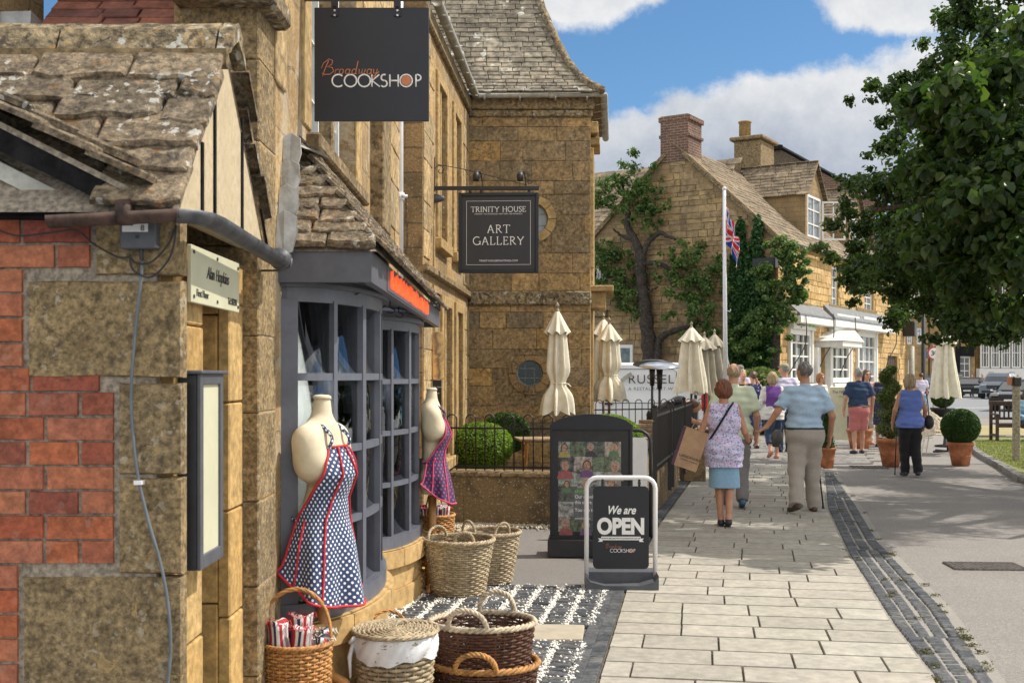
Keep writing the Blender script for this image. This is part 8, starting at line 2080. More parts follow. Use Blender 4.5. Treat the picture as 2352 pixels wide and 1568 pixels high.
# woman in the floral blouse
x,y=2.27,12.2
t,Mx,s=person('auburn haired woman from behind in a floral sleeveless blouse and light denim skirt',x,y,84,1.56,1.06,True,.0085,'skin_tan','hair_auburn','bobshort',
    legs=((-.055,.05,.50),(-.035,-.05,.10),(-.03,.11,.035),(.075,.03,.50),(.045,-.16,.12),(.05,-.01,.035)),
    arms=((-.27,-.02,1.14),(-.285,.02,.95),(-.05,.1,-1),(.25,-.03,1.14),(.31,.2,1.02),(.1,1,.3)),
    top=dict(mat='floral',hem=.72,sleeve=0,flare=.018,g=.02,neck=1.49,name='blouse'),bottom=dict(kind='skirt',mat='denim_skirt',hem=.47,waist=1.0),shoes='shoe_navy')
q=MB(Mx@Matrix.Scale(s,4)); 
strap=[(-.13,-.03,1.475),(-.05,-.115,1.40),(.02,-.145,1.28),(.10,-.15,1.14),(.165,-.10,1.02)]
strap=[(.11,-.03,1.49),(.06,-.11,1.43),(-.02,-.14,1.30),(-.10,-.14,1.17),(-.17,-.08,1.05),(-.2,0,.98)]
q.tube(smooth_pts(strap,6),.014,6,flat=((0,1,0),.5)); q.cbox(-.24,-.12,.02,.12,.84,1.0,.015); o=q.build('shoulder_bag',M['black_cloth']); tag(o,'dark cross-body bag strap worn by the woman in the floral blouse','bag')
q=MB(Mx@Matrix.Scale(s,4)); q.ring([(.315+.034*math.cos(a),.20+.02*math.sin(a)*.3,1.022+.034*math.sin(a)) for a in [k*.52 for k in range(12)]],.008,5); q.build('wristwatch',M['plastic_black'],t)
# paper carrier bag
d=12.0; bx,by,bz=X_(1570,d),d,Z_(1085,d)
t=thing('carrier_bag','tilted brown paper carrier bag held by the woman in the floral blouse','carrier bag',(bx,by,bz)); Mx2=Matrix.Translation((X_(1585,d),d,Z_(1030,d)))@Matrix.Rotation(R(-12),4,'Z')@Matrix.Rotation(R(18),4,'Y')
q=MB(Mx2); W_,H_=.135,.21
q.quad((-W_,-.06,-H_),(W_,-.06,-H_),(W_,-.045,H_),(-W_,-.045,H_)); q.quad((-W_,.06,-H_),(-W_,.045,H_),(W_,.045,H_),(W_,.06,-H_)); q.quad((W_,-.06,-H_),(W_,.06,-H_),(W_,.045,H_),(W_,-.045,H_)); q.quad((-W_,-.06,-H_),(-W_,.06,-H_),(W_,.06,-H_),(W_,-.06,-H_)); q.build('paper_body',M['paper_bag'],t)
q=MB(Mx2); q.add([(-W_-.003,-.061,-H_),(-W_-.003,.061,-H_),(-W_-.003,.046,H_),(-W_-.003,-.046,H_),(-W_+.03,-.0615,-H_),(-W_+.03,-.0465,H_)],[(0,1,2,3),(0,3,5,4)]); q.build('purple_side',M['paper_purple'],t)
text('LANDMARK',t,'lettering',M['text_dark'],None,.040,face=Mx2@Matrix.Translation((.03,-.0585,-.10)),depth=.0005,sx=1.1); text('COUNTRY CLOTHING',t,'lettering',M['text_dark'],None,.018,face=Mx2@Matrix.Translation((.03,-.0590,-.13)),depth=.0005)
q=MB(Mx2); 
for yy in (-.05,.045): q.tube(smooth_pts([(-.05,yy,H_),(-.03,yy+.0,H_+.10),(.03,yy,H_+.10),(.06,yy,H_)],5),.004,5)
q.build('cord_handle',M['paper_bag'],t)
# man in the pale green shirt
x,y=2.72,13.95
t,Mx,s=person('balding grey haired man in a pale green shirt mostly hidden behind the floral blouse woman',x,y,82,1.76,1.1,False,.010,'skin','hair_sand','bald',
    legs=((-.08,.1,.50),(-.09,.2,.09),(-.1,.34,.03),(.10,.0,.52),(.09,-.22,.14),(.09,-.1,.045)),arms=((-.27,-.04,1.13),(-.27,.08,.9),(0,.2,-1),(.27,-.04,1.13),(.27,.08,.9),(0,.2,-1)),
    top=dict(mat='shirt_green',hem=.84,sleeve=.42,g=.026,collar=1),bottom=dict(kind='trousers',mat='grey_trouser'),shoes='shoe_blue')
# man in the blue shirt
x,y=3.46,13.45
t,Mx,s=person('stout grey haired man in pale blue shirt and beige chinos walking with a stick',x,y,90,1.77,1.15,False,.0085,'skin_tan','hair_dgrey','short',head_turn=28,
    legs=((-.11,-.06,.52),(-.17,-.28,.15),(-.20,-.14,.055),(.10,.06,.50),(.12,.06,.085),(.14,.21,.03)),
    arms=((-.33,-.02,1.17),(-.44,.02,1.0),(-.8,.1,-.5),(.31,-.05,1.13),(.32,.08,.90),(0,.25,-1)),
    top=dict(mat='shirt_blue',hem=.995,sleeve=.40,g=.021,collar=1,wr=.008,belt='belt_black'),bottom=dict(kind='trousers',mat='chino',g=.022,waist=.975),shoes='shoe_brown')
def stick(label,p0,p1,par=None):
    q=MB(); p0=Vector(p0);p1=Vector(p1); q.tube([p0,p1],.0095,8); q.tube([p1-(p1-p0).normalized()*.03,p1],[.014,.017],8); q.tube([p0+Vector((-.0,-.05,.01)),p0+Vector((0,.0,.012)),p0+Vector((0,.07,.0))],.013,8)
    return tag(q.build('walking_stick',M['iron'],None,True),label,'walking stick')
stick('black walking stick in the right hand of the man in blue',(X_(1880,13.5),13.62,.86),(X_(1899,13.6),13.75,.012))
q=MB(); q.M=frame(X_(1785,13.9),13.9,0,0); q.sphere((0,0,.86),.085,16,10,(.9,.5,1.2)); q.tube([(-.05,0,.93),(-.02,0,1.1),(.02,0,1.3)],.008,5); tag(q.build('shoulder_bag',plain('grey_green_bag',(.12,.12,.11),.5,.2),None,True),'grey shoulder bag hanging at the left side of the man in blue','bag')
# woman with the purple waistcoat
x,y=X_(1777,22),22.1
person('blond woman in a purple waistcoat, white blouse and turned-up jeans walking away',x,y,92,1.67,1.05,True,.012,'skin','hair_blond','bob',
    legs=((-.08,-.06,.52),(-.12,-.30,.18),(-.13,-.19,.07),(.09,.06,.50),(.10,.04,.085),(.11,.18,.03)),arms=((-.25,-.03,1.15),(-.24,.08,.93),(0,.2,-1),(.25,-.03,1.15),(.24,.1,.95),(0,.2,-1)),
    top=dict(mat='white_cloth',hem=.80,sleeve=.97,g=.022,flare=.02),bottom=dict(kind='cropped',mat='denim',g=.018),shoes='sandal',fingers=False)
V=None
t_=[o for o in COL.objects if o.type=='EMPTY' and o.get('label','').startswith('blond woman in a purple')][0]
pp=[cap((-.035,0,1.06),(.035,0,1.18),.165,.165,.06,((0,1,0),.9)),cap((-.075,0,1.28),(.075,0,1.28),.165,None,.06,((0,1,0),.86)),cap((-.11,0,1.41),(.11,0,1.41),.100,None,.05)]
V,Fc=sdf(pp,.012,[((0,0,1.03),(0,0,-1)),((0,0,1.485),(0,0,1)),((-.155,0,1.3),(-1,0,0)),((.155,0,1.3),(1,0,0))],wrinkle(.004)); Mq_=np.array(frame(x,y,0,2)); V=V*1.67/1.75@Mq_[:3,:3].T+Mq_[:3,3]; np_mesh('waistcoat',V,Fc,M['purple'],t_,True)
person('man in an olive flat cap and lavender shirt beside the purple waistcoat woman',X_(1802,24),24,100,1.86,1.05,False,.013,'skin','hair_grey','short',hat='cap_green',head_turn=50,top=dict(mat='lavender',hem=.86,sleeve=.95,g=.025),bottom=dict(kind='trousers',mat='denim'),shoes='shoe_navy',fingers=False)
person('woman with tied-back fair hair in a black dress and cardigan walking towards us',X_(1706,26),26,-95,1.74,1.0,True,.012,'skin','hair_sand','up',top=dict(mat='black_cloth',hem=.50,sleeve=.95,g=.02,dress=1,neck=1.40,name='dress',nb=-.4),shoes='sandal',fingers=False)
person('man in a grey flat cap and white shirt behind the woman in black',X_(1699,27.5),27.5,60,1.86,1.0,False,.014,'skin','hair_grey','short',hat='cap_grey',top=dict(mat='lavender',hem=.86,sleeve=.9,g=.022),bottom=dict(kind='trousers',mat='denim'),fingers=False)
person('short haired woman in a navy patterned dress raising a hand to her head',X_(1734,25),25.2,95,1.70,1.0,True,.013,'skin','hair_brown','short',arms=((-.23,-.03,1.15),(-.22,.1,.95),(0,.2,-1),(.28,.05,1.22),(.15,.10,1.50),(-.4,.1,1)),top=dict(mat='patterned_dress',hem=.45,sleeve=0,g=.02,dress=1,name='dress'),shoes='shoe_navy',fingers=False)
person('ginger haired person mostly hidden behind the man in the blue shirt',X_(1884,27),27,-60,1.66,1.0,True,.014,'skin','hair_ginger','bob',top=dict(mat='white_cloth',hem=.85,sleeve=.4),bottom=dict(kind='trousers',mat='denim'),fingers=False,glasses=True)
# navy shirt man with pink shorts
person('grey haired man in a navy short sleeved shirt and salmon pink shorts',X_(1972,23.5),23.5,92,1.76,1.08,False,.011,'skin','hair_grey','short',head_turn=25,
    legs=((-.09,.02,.50),(-.10,-.06,.09),(-.12,.09,.03),(.10,.06,.50),(.11,.10,.085),(.13,.25,.03)),arms=((-.28,-.03,1.15),(-.29,.05,.90),(0,.15,-1),(.29,-.03,1.15),(.30,.06,.90),(0,.15,-1)),
    top=dict(mat='navy_shirt',hem=.995,sleeve=.42,g=.026,belt='shoe_brown',collar=1),bottom=dict(kind='shorts',mat='pink_shorts',g=.022,waist=.975),shoes='shoe_navy',fingers=False)
person('long haired woman in sunglasses and pale pink top behind the navy shirt man',X_(1990,26.5),26.5,-80,1.74,1.0,True,.013,'skin','hair_brown','long',top=dict(mat='pale_pink',hem=.75,sleeve=.9,g=.025,flare=.01),bottom=dict(kind='trousers',mat='cream_jersey'),shoes='sandal',fingers=False,glasses=True)
person('short white haired woman in sunglasses and a dark sleeveless dress',X_(2026,26),26,-110,1.74,1.05,True,.013,'skin_tan','hair_grey','short',top=dict(mat='navy_dot',hem=.5,sleeve=0,g=.02,dress=1,name='dress'),shoes='shoe_navy',fingers=False,glasses=True)
# woman in the blue sleeveless top
x,y=X_(2090,18.3),18.3
person('fair haired woman in a blue sleeveless top and black trousers walking with a stick',x,y,86,1.63,1.1,True,.0095,'skin_tan','hair_sand','bob',
    legs=((-.08,.05,.50),(-.07,.06,.085),(-.08,.21,.03),(.09,.02,.50),(.12,-.06,.10),(.15,.08,.035)),arms=((-.26,-.03,1.14),(-.28,.06,.92),(0,.3,-1),(.25,-.03,1.15),(.26,.08,.92),(0,.2,-1)),
    top=dict(mat='sleeveless_blue',hem=.84,sleeve=0,g=.022,flare=.014,neck=1.49,name='blouse'),bottom=dict(kind='trousers',mat='black_cloth',g=.02),shoes='plastic_black')
stick('thin black walking stick in the left hand of the woman in blue',(X_(2062,18.4),18.45,.83),(X_(2060,18.4),18.5,.01))
q=MB(); q.M=frame(X_(2128,18.4),18.3,0,0); q.sphere((0,0,.87),.13,16,10,(.6,.9,.9)); q.tube([(0,0,.96),(-.04,-.06,1.2),(-.06,-.03,1.36),(-.05,.04,1.33)],.01,5); tag(q.build('shoulder_bag',M['plastic_black'],None,True),'black shoulder bag at the right hip of the woman in blue','bag')
# waiter bending over a table
x,y=2.30,18.7
person('waiter in a black T-shirt bending over a terrace table beside the white van',x,y,5,1.72,1.1,False,.012,'skin_tan','hair_brown','short',lean=.0,
    arms=((.17,.28,.97),(.12,.52,.93),(0,1,-.1),(.22,.30,.97),(.20,.55,.95),(0,1,-.1)),top=None,bottom=dict(kind='trousers',mat='black_cloth'),fingers=False) if False else None
def bent(x,y,heading,s):
    t=thing('person','waiter in a black T-shirt bending over a terrace table beside the white van','person',(x,y,0),'people in the street'); MM=np.array(frame(x,y,0,heading-90))
    def put(n,VF,m): V,Fc=VF; V=V*s@MM[:3,:3].T+MM[:3,3]; return np_mesh(n,V,Fc,m,t,True)
    hip=(0,-.12,.95); ch=(0,.24,1.14); sh=[(-.16,.33,1.17),(.16,.33,1.17)]; hd=(0,.50,1.13)
    tor=[cap((-.08,-.12,.93),(.08,-.12,.93),.125,None,.06),cap(hip,ch,.13,.13,.08),cap((-.08,.26,1.15),(.08,.26,1.15),.115,None,.06),cap(sh[0],sh[1],.06,None,.05)]
    arm=[]
    for S,E,W in ((sh[0],(-.22,.40,.92),(-.12,.62,.84)),(sh[1],(.24,.42,.92),(.14,.64,.84))): arm+=[cap(S,E,.05,.04,.03),cap(E,W,.04,.028,.02),cap(W,(W[0],W[1]+.07,W[2]-.02),.03,.03,.01,((0,0,1),.5))]+[cap((W[0]-.03+.02*i,W[1]+.08,W[2]-.02),(W[0]-.03+.02*i,W[1]+.15,W[2]-.045),.010,.008,.004) for i in range(4)]+[cap((W[0]+.03,W[1]+.04,W[2]),(W[0]+.05,W[1]+.09,W[2]-.03),.011,.009,.006)]
    leg=[cap((-.09,-.12,.9),(-.1,.0,.5),.09,.06,.04),cap((-.1,0,.5),(-.1,-.12,.09),.053,.037,.03),cap((.09,-.12,.9),(.1,.05,.5),.09,.06,.04),cap((.1,.05,.5),(.1,-.05,.09),.053,.037,.03),cap((-.1,-.12,.06),(-.1,.05,.03),.035,.028,.02),cap((.1,-.05,.06),(.1,.12,.03),.035,.028,.02)]
    put('body',sdf(tor+arm+leg+[cap((0,.32,1.18),(0,.45,1.16),.055,None,.03),ell(hd,(.077,.10,.10),.03),ell((0,.57,1.10),(.02,.02,.02),.02)],.012),M['skin_tan'])
    g=.017; tp=[dict(p,r1=p['r1']+g,r2=p['r2']+g) for p in tor]
    for S,E in ((sh[0],(-.22,.40,.92)),(sh[1],(.24,.42,.92))):
        S=A3(S);E=A3(E); n=(E-S)/np.linalg.norm(E-S); e=S+(E-S)*.7; tp.append(cap(S,e+n*.05,.068,.066,.03,None,[(tuple(e),tuple(n))]))
    put('t_shirt',sdf(tp,.012,[((0,-.1,.92),(0,-.3,-1)),((0,.36,1.2),(0,1,.3))],wrinkle(.006)),M['black_cloth'])
    lp=[dict(p,r1=p['r1']+.02,r2=p['r2']+.03) for p in leg[:4]]+[dict(tor[0],r1=.145,r2=.145)]
    put('trousers',sdf(lp,.013,[((0,0,1.0),(0,.3,1))],wrinkle(.005)),M['black_cloth'])
    put('hair',sdf([ell((0,.49,1.15),(.084,.105,.10),.02)],.012,[((0,.54,1.10),(0,1,-.5))]),M['hair_brown'])
bent(2.42,18.2,-8,1.0)
# people far down the high street
rs=random.Random(12)
farp=[(2116,880,44,'person in a pale blue shirt and blue shorts by the lamp post','lavender','denim_skirt','hair_brown',92),
      (2085,866,60,'woman in black at the corner of the stone house','black_cloth','black_cloth','hair_blond',-90),
      (2098,864,62,'person in a blue top near the lamp post, seen between two walkers','sleeveless_blue','denim','hair_brown',-60),
      (2232,858,88,'distant person in white left of the grey suv','white_cloth','denim','hair_brown',-90),
      (2256,860,84,'distant person in a tan coat behind the grey suv','cap_grey','denim','hair_grey',-90),
      (2270,862,84,'distant person in pink behind the grey suv','pale_pink','denim','hair_brown',-70),
      (2283,860,83,'distant person in a white cardigan behind the grey suv','white_cloth','denim','hair_blond',-100),
      (2310,858,86,'distant dark haired person under the slate canopy','black_cloth','denim','hair_brown',90),
      (2320,858,83,'distant person in a red top under the slate canopy','pink_shorts','denim','hair_brown',-90),
      (2338,856,70,'distant person in white at the right edge of the street','white_cloth','denim','hair_brown',-90)]
for px,pt_,d,lb,tm,bm2,hm,hd in farp:
    person(lb,X_(px,d),d,hd,rs.uniform(1.62,1.8),1.0,rs.random()<.5,.022,'skin',hm,'short',top=dict(mat=tm,hem=.85,sleeve=.4,g=.025),bottom=dict(kind='shorts' if d==44 else 'trousers',mat=bm2),fingers=False,face=False,group='people far down the street')
# arm and knee of someone seated on the bench at the frame edge
x,y=G(2366,1018)
t,Mx,s=person('person in a blue denim top sitting on the bench at the right edge',x+.02,y+.22,-88,1.70,1.0,True,.013,'skin','hair_brown','bob',z0=-.40,
   legs=((-.10,.42,.86),(-.10,.46,.485),(-.10,.60,.44),(.10,.42,.86),(.10,.46,.485),(.10,.60,.44)),arms=((-.24,.02,1.13),(-.16,.28,1.02),(.2,1,-.1),(.24,.02,1.13),(.16,.28,1.02),(-.2,1,-.1)),top=dict(mat='denim_skirt',hem=.84,sleeve=.95),bottom=dict(kind='trousers',mat='denim'),fingers=False)

# ================================================================ VEHICLES
def car(label,x,y,rot,L=4.6,W_=1.85,H=1.75,paint='car_grey',kind='suv',group='cars parked along the high street',plate=None):
    "front towards local -x ... the outline runs in local x, width in y"
    t=thing('parked_car',label,'car',(x,y,0),group); Mx=frame(x,y,0,rot); h=H
    if kind=='suv': low=[(-.5,.22),(-.5,.50),(-.485,.60),(-.30,.665),(.46,.66),(.50,.55),(.50,.25)]; up=[(-.29,.62),(-.14,.97),(.0,1.0),(.38,.97),(.475,.62)]
    else: low=[(-.5,.18),(-.5,.42),(-.47,.54),(-.24,.64),(.36,.68),(.49,.64),(.50,.30)]; up=[(-.25,.60),(-.06,.96),(.08,1.0),(.22,.95),(.40,.63)]
    def loft(mb,out,ins,z_in=.0):
        n=len(out); vs=[]
        ys=(-.5,-.46,.46,.5)
        for yy in ys:
            k=.96 if abs(yy)==.5 else 1
            for a,b in out:
                t_=max(0,(b-.6)/.4); w_=1-ins*t_
                vs.append((a*L*(1 if abs(yy)!=.5 else .985),yy*W_*w_,b*h if abs(yy)!=.5 else b*h-(.03 if b>.5 else -.02)))
        fs=[(j*n+i,j*n+(i+1)%n,(j+1)*n+(i+1)%n,(j+1)*n+i) for j in range(3) for i in range(n)]+[tuple(range(n-1,-1,-1)),tuple(3*n+i for i in range(n))]
        mb.add(vs,fs)
    q=MB(Mx); loft(q,low,.12); loft(q,[(a,b*.995) for a,b in up],.26); q.build('body',M[paint],t,False)
    q=MB(Mx); gl=[(up[0][0]*L+.10,.66*h),(up[1][0]*L+.06,.93*h),(up[3][0]*L-.08,.92*h),(up[4][0]*L-.16,.68*h)]
    for sg in (-1,1):
        vs=[(a,sg*(W_*.5*(1-.26*max(0,(b/h-.6)/.4))+.008),b) for a,b in gl]
        for a0,a1 in ((.0,.34),(.36,.68),(.70,1.0)):
            def ip(t_,top): 
                lo=Vector(vs[0]).lerp(Vector(vs[3]),t_); hi=Vector(vs[1]).lerp(Vector(vs[2]),t_); return hi if top else lo
            q.add([ip(a0,0),ip(a1,0),ip(a1,1),ip(a0,1)],[(0,1,2,3)])
    a,b=up[0],up[1]; q.add([(a[0]*L+.02-.02,-W_*.41,.66*h),(a[0]*L,W_*.41,.66*h),(b[0]*L-.02,W_*.36,.94*h),(b[0]*L-.02,-W_*.36,.94*h)],[(0,1,2,3)])
    a,b=up[4],up[3]; q.add([(a[0]*L+.0,-W_*.41,.68*h),(a[0]*L,W_*.41,.68*h),(b[0]*L+.03,W_*.36,.92*h),(b[0]*L+.03,-W_*.36,.92*h)],[(0,1,2,3)])
    q.build('windows',M['glass_dark'],t)
    q=MB(Mx)
    for yy in (-.36,.36): q.cbox(-.505*L,-.475*L,yy*W_-.17,yy*W_+.17,.47*h if kind!='suv' else .50*h,.57*h,.02)
    for a in (): pass
    q.build('headlight',M['steel'],t)
    q=MB(Mx); q.cbox(-.508*L,-.49*L,-.26*W_,.26*W_,.40*h,.53*h,.02); q.cbox(-.508*L,-.49*L,-.42*W_,.42*W_,.24*h,.33*h,.02); q.build('grille',M['plastic_black'],t)
    q=MB(Mx); q.cbox(-.512*L,-.50*L,-.26,.26,.31*h,.375*h,.004); q.build('number_plate',M['text_white'],t)
    for sx in (-.31,.32):
        for sg in (-1,1):
            cx,cy,r_=sx*L,sg*(W_*.5-.10),.345 if kind=='suv' else .32
            q=MB(Mx); q.tube([(cx,cy-.12,r_),(cx,cy+.12,r_)],r_,22); w_=q.build('wheel',M['tyre'],t)
            q=MB(Mx); q.tube([(cx,cy+sg*.121-.006,r_),(cx,cy+sg*.121+.006,r_)],r_*.66,18)
            for k in range(5): a=2*PI*k/5; q.tube([(cx,cy+sg*.13,r_),(cx+r_*.6*math.cos(a),cy+sg*.13,r_+r_*.6*math.sin(a))],.03,4)
            q.build('rim',M['steel'],w_)
    for sg in (-1,1): q=MB(Mx); q.cbox(up[0][0]*L+.35,up[0][0]*L+.5,sg*W_*.5-.0 if sg>0 else -W_*.5-.16,sg*W_*.5+.16 if sg>0 else -W_*.5,.64*h,.72*h,.03); q.build('wing_mirror',M[paint],t)
    if kind=='suv':
        q=MB(Mx)
        for sg in (-1,1): q.tube([(-.1*L,sg*W_*.34,h+.02),(-.08*L,sg*W_*.34,h+.06),(.33*L,sg*W_*.34,h+.05),(.36*L,sg*W_*.34,h)],.02,5)
        q.build('roof_rail',M['iron'],t)
    return t
car('large grey suv parked facing the camera in front of the slate canopy shop',X_(2297,80),80,58,4.6,2.0,1.80,'car_grey')
car('dark saloon car parked to the left of the grey suv',X_(2229,85),85,62,4.5,1.8,1.5,'car_dark','saloon')
car('navy car parked nearest the lamp post, partly behind the parasol',X_(2142,84),84,62,4.4,1.8,1.6,'car_blue','saloon')
car('blue grey suv half hidden behind the cream parasol',X_(2203,90),92,60,4.5,1.9,1.75,'car_blue')
car('dark saloon cut by the right edge beyond the marker post',X_(2352,52)+.3,53,55,4.6,1.85,1.45,'car_dark','saloon')
# white van beside the gable
x,y=3.35,25.6; rot=-7; t=thing('delivery_van','white panel van with RUSSELL\'S lettering parked below the gable','van',(x,y,0)); Mx=frame(x,y,0,rot)
# side outline: rear at right
out=[(-3.3,.35),(-3.3,.80),(-3.15,.95),(-2.55,1.08),(-2.0,1.72),(-1.75,1.84),(-1.2,1.90),(.35,1.90),(.85,1.84),(.92,1.6),(1.0,.9),(1.0,.35)]
q=MB(Mx); n=len(out); vs=[]
for yy,k,dz in ((-.90,.97,-.05),(-.82,1,0),(.82,1,0),(.90,.97,-.05)):
    for a,b in out: vs.append((a*(1 if abs(yy)<.85 else .992),yy*(1-.10*max(0,b-1.0)/.9),b+(dz if b>1.2 else 0)))
q.add(vs,[(j*n+i,j*n+(i+1)%n,(j+1)*n+(i+1)%n,(j+1)*n+i) for j in range(3) for i in range(n)]+[tuple(range(n-1,-1,-1)),tuple(3*n+i for i in range(n))]); q.build('body',M['car_white'],t,False)
q=MB(Mx); f=lambda a,b:(a,-.905*(1-.10*max(0,b-1.0)/.9)-.004,b)
q.add([f(-2.35,1.12),f(-1.45,1.12),f(-1.45,1.66),f(-1.75,1.68),f(-2.05,1.5)],[(0,1,2,3,4)]); q.build('cab_window',M['glass_dark'],t)
q=MB(Mx); 
for pts in ([f(-1.35,.45),f(-1.35,1.72),f(-1.25,1.76),f(.25,1.76),f(.33,1.70),f(.36,.45)],[f(-2.5,.5),f(-2.45,1.05),f(-2.05,1.60),f(-1.7,1.76),f(-1.38,1.76),f(-1.37,.45)],[f(-1.35,1.02),f(.36,1.02)]): q.tube([Vector(p)-Vector((0,.002,0)) for p in pts],.008,4)
q.build('panel_seam',M['plastic_grey'],t)
q=MB(Mx); q.cbox(-1.28,-1.05,-.945,-.90,.98,1.03,.01); q.build('door_handle',M['plastic_black'],t); q=MB(Mx); q.cbox(.86,.99,-.905,-.78,.85,1.40,.01); q.build('tail_lamp',M['lamp_red'],t); q=MB(Mx); q.box(-3.3,1.02,-.915,-.88,.30,.50); q.build('side_trim',M['plastic_black'],t)
for cx in (-2.55,.35):
    q=MB(Mx); q.tube([(cx,-.91,.32),(cx,-.68,.32)],.32,20); w_=q.build('wheel',M['tyre'],t); q=MB(Mx); q.tube([(cx,-.92,.32),(cx,-.90,.32)],.2,16); q.build('rim',M['steel'],w_)
Tt=Mx@Matrix.Translation((-.72,-.915,1.45))@Matrix.Rotation(R(-5.5),4,'X'); text("RUSSELL'S",t,'lettering',M['text_dark'],None,.27,face=Tt,depth=.001,align='LEFT',spacing=1.12,sx=1.05)
Tt=Mx@Matrix.Translation((-.71,-.922,1.30))@Matrix.Rotation(R(-5.5),4,'X'); text("A RESTAURANT WITH ROOMS",t,'lettering',M['plastic_grey'],None,.098,face=Tt,depth=.001,align='LEFT',spacing=1.2,sx=1.0)
q=MB(Mx); q.tube([(-1.15+.75*(1-math.cos(R(a))),-.918,.75+.95*math.sin(R(a))) for a in range(0,75,6)],[.01+.0006*a for a in range(0,75,6)],6,flat=((0,1,0),.08)); q.build('swoosh',M['car_grey'] if False else M['gutter_grey'],t)

# ================================================================ CLIMBERS, PEAR TREE, BIG TREE
def scatter(cl,n,sp):
    o=[]
    for (x,y,z,a,b,c,w_) in cl:
        for k in range(n): f=random.uniform(.3,.6); o.append((x+random.gauss(0,a*sp),y+random.gauss(0,.08),z+random.gauss(0,c*sp),a*f,b*.6,c*f*.8,w_*f))
    return o
t=thing('wall_trained_tree','old pear tree trained on the gable with a thick trunk, lopped limbs and leaf clusters','tree',(X_(1490,34.2),33.8,0))
def gw(px,py,off=.35): 
    a=gp(px,py); return Mgb@Vector((a[0],-off,a[2]))
q=MB()
def limb(pts,rs,n=9,name='limb',wob=.05):
    P_=[gw(*p) for p in pts]; P_=smooth_pts(P_,5); m=len(P_); r_=[rs[0]+(rs[-1]-rs[0])*(i/(m-1)) if len(rs)==2 else np.interp(i/(m-1)*(len(rs)-1),range(len(rs)),rs) for i in range(m)]
    r_=[.44*a*(1+.12*math.sin(i*2.3)) for i,a in enumerate(r_)]
    P_=[p+Vector((random.uniform(-wob,wob)*.5,0,random.uniform(-wob,wob)*.3)) for p in P_]; q.tube(P_,r_,n)
limb([(1503,842),(1499,760),(1490,690),(1484,640),(1482,590),(1468,550),(1452,520),(1455,480)],[.55,.50,.42,.40,.36,.26,.22,.15])
limb([(1484,600),(1500,560),(1525,538),(1545,545),(1563,553)],[.22,.18,.17,.13,.08]); limb([(1466,555),(1440,545),(1420,528)],[.15,.1,.06]); limb([(1486,610),(1520,606),(1545,620),(1556,660)],[.17,.16,.15,.13]); limb([(1485,690),(1503,672),(1522,660)],[.14,.09,.05])
limb([(1520,842),(1522,800),(1530,775),(1560,760),(1590,752),(1630,740)],[.30,.27,.24,.2,.15,.1]); limb([(1556,660),(1600,650),(1625,680),(1640,720)],[.1,.09,.07,.05]); limb([(1455,480),(1440,430),(1425,420)],[.12,.08,.04]); limb([(1484,690),(1440,640),(1400,620)],[.12,.08,.04])
q.build('trunk',M['bark_dark'],t,True)
def gc(px,py,rp,off=.4,wt=1,ry=None):
    c=gw(px,py,off); sc_=c.y/F; return (c.x,c.y,c.z,rp*sc_,.35,(ry or rp)*sc_,wt)
random.seed(11)
cl=[gc(*a) for a in ((1440,415,34,.5,1.2),(1470,410,40,.5,1.6),(1400,440,24),(1395,470,20),(1500,450,34,.5,1.2),(1490,480,26),(1520,470,18),(1505,510,16,.5,.5),(1550,480,10,.5,.3),(1455,440,30),(1430,480,18,.4,.5),
    (1400,590,26),(1425,620,40,.5,2),(1455,640,34,.5,1.6),(1390,630,20),(1440,670,26),(1460,690,22),(1410,655,26),(1450,600,20),(1475,720,10,.4,.3),
    (1590,600,40,.5,1.5),(1560,590,26),(1620,625,34,.5,1.4),(1640,650,34,.5,1.2),(1600,660,20),(1610,700,30),(1640,710,36,.5,1.4),(1600,740,32,.5,1),(1640,760,40,.5,1.4),(1690,740,40,.5,1.3),(1570,620,16),(1530,640,14,.4,.4),(1680,790,30),(1720,800,34))]
leaf_cloud('crown',scatter(cl,9,.85),19000,.09,M['leaf_pear'],t,7,.5,.1,.42,droop=1.2)
t=thing('ivy','dense dark green ivy climbing the corner of the gable in tall fingers','climber',(X_(1740,33.2),32.8,0))
cl=[]
def iv(px,y0,y1,rp,n,wt=1):
    for i in range(n): cl.append(gc(px+random.uniform(-3,3),y0+(y1-y0)*i/max(1,n-1),rp*(.35+.65*i/max(1,n-1)) if i<n*.6 else rp,.18,wt,rp*1.2))
iv(1707,540,840,34,12,1.6); iv(1745,530,840,32,12,1.5); iv(1728,600,860,40,9,1.6); iv(1765,640,870,26,8,1.1); iv(1690,600,800,22,7); 
cl=[(a,b,c,d_,.16,f,g_) for a,b,c,d_,e,f,g_ in cl]
leaf_cloud('foliage',cl,36000,.08,M['leaf_ivy'],t,8,.2,.3,.6)
t=thing('climbing_shrub','loose light green climber at the corner of the yellow front, above the shop awning','climber',(X_(1800,33.4),33,0))
cl=[gc(px,py,r_,.55,w_) for px,py,r_,w_ in ((1800,590,30,1),(1830,580,26,1),(1850,600,22,.8),(1815,630,34,1.4),(1845,650,26,1),(1800,680,34,1.3),(1830,690,24,.9),(1790,730,34,1.2),(1770,770,30,1),(1750,800,30,1),(1855,690,14,.4),(1780,640,24,.9),(1865,630,12,.3),(1740,760,30,1))]
leaf_cloud('foliage',scatter(cl,8,.75),15000,.09,M['leaf_pear'],t,9,.5,.1,.42,droop=.8)
q=MB(); q.tube(smooth_pts([gw(1790,850,.3),gw(1795,760,.4),gw(1805,680,.5),gw(1830,600,.6)]),[.12]*8+[.08]*9+[.05]*8,7); q.build('stem',M['bark_dark'],t,True)
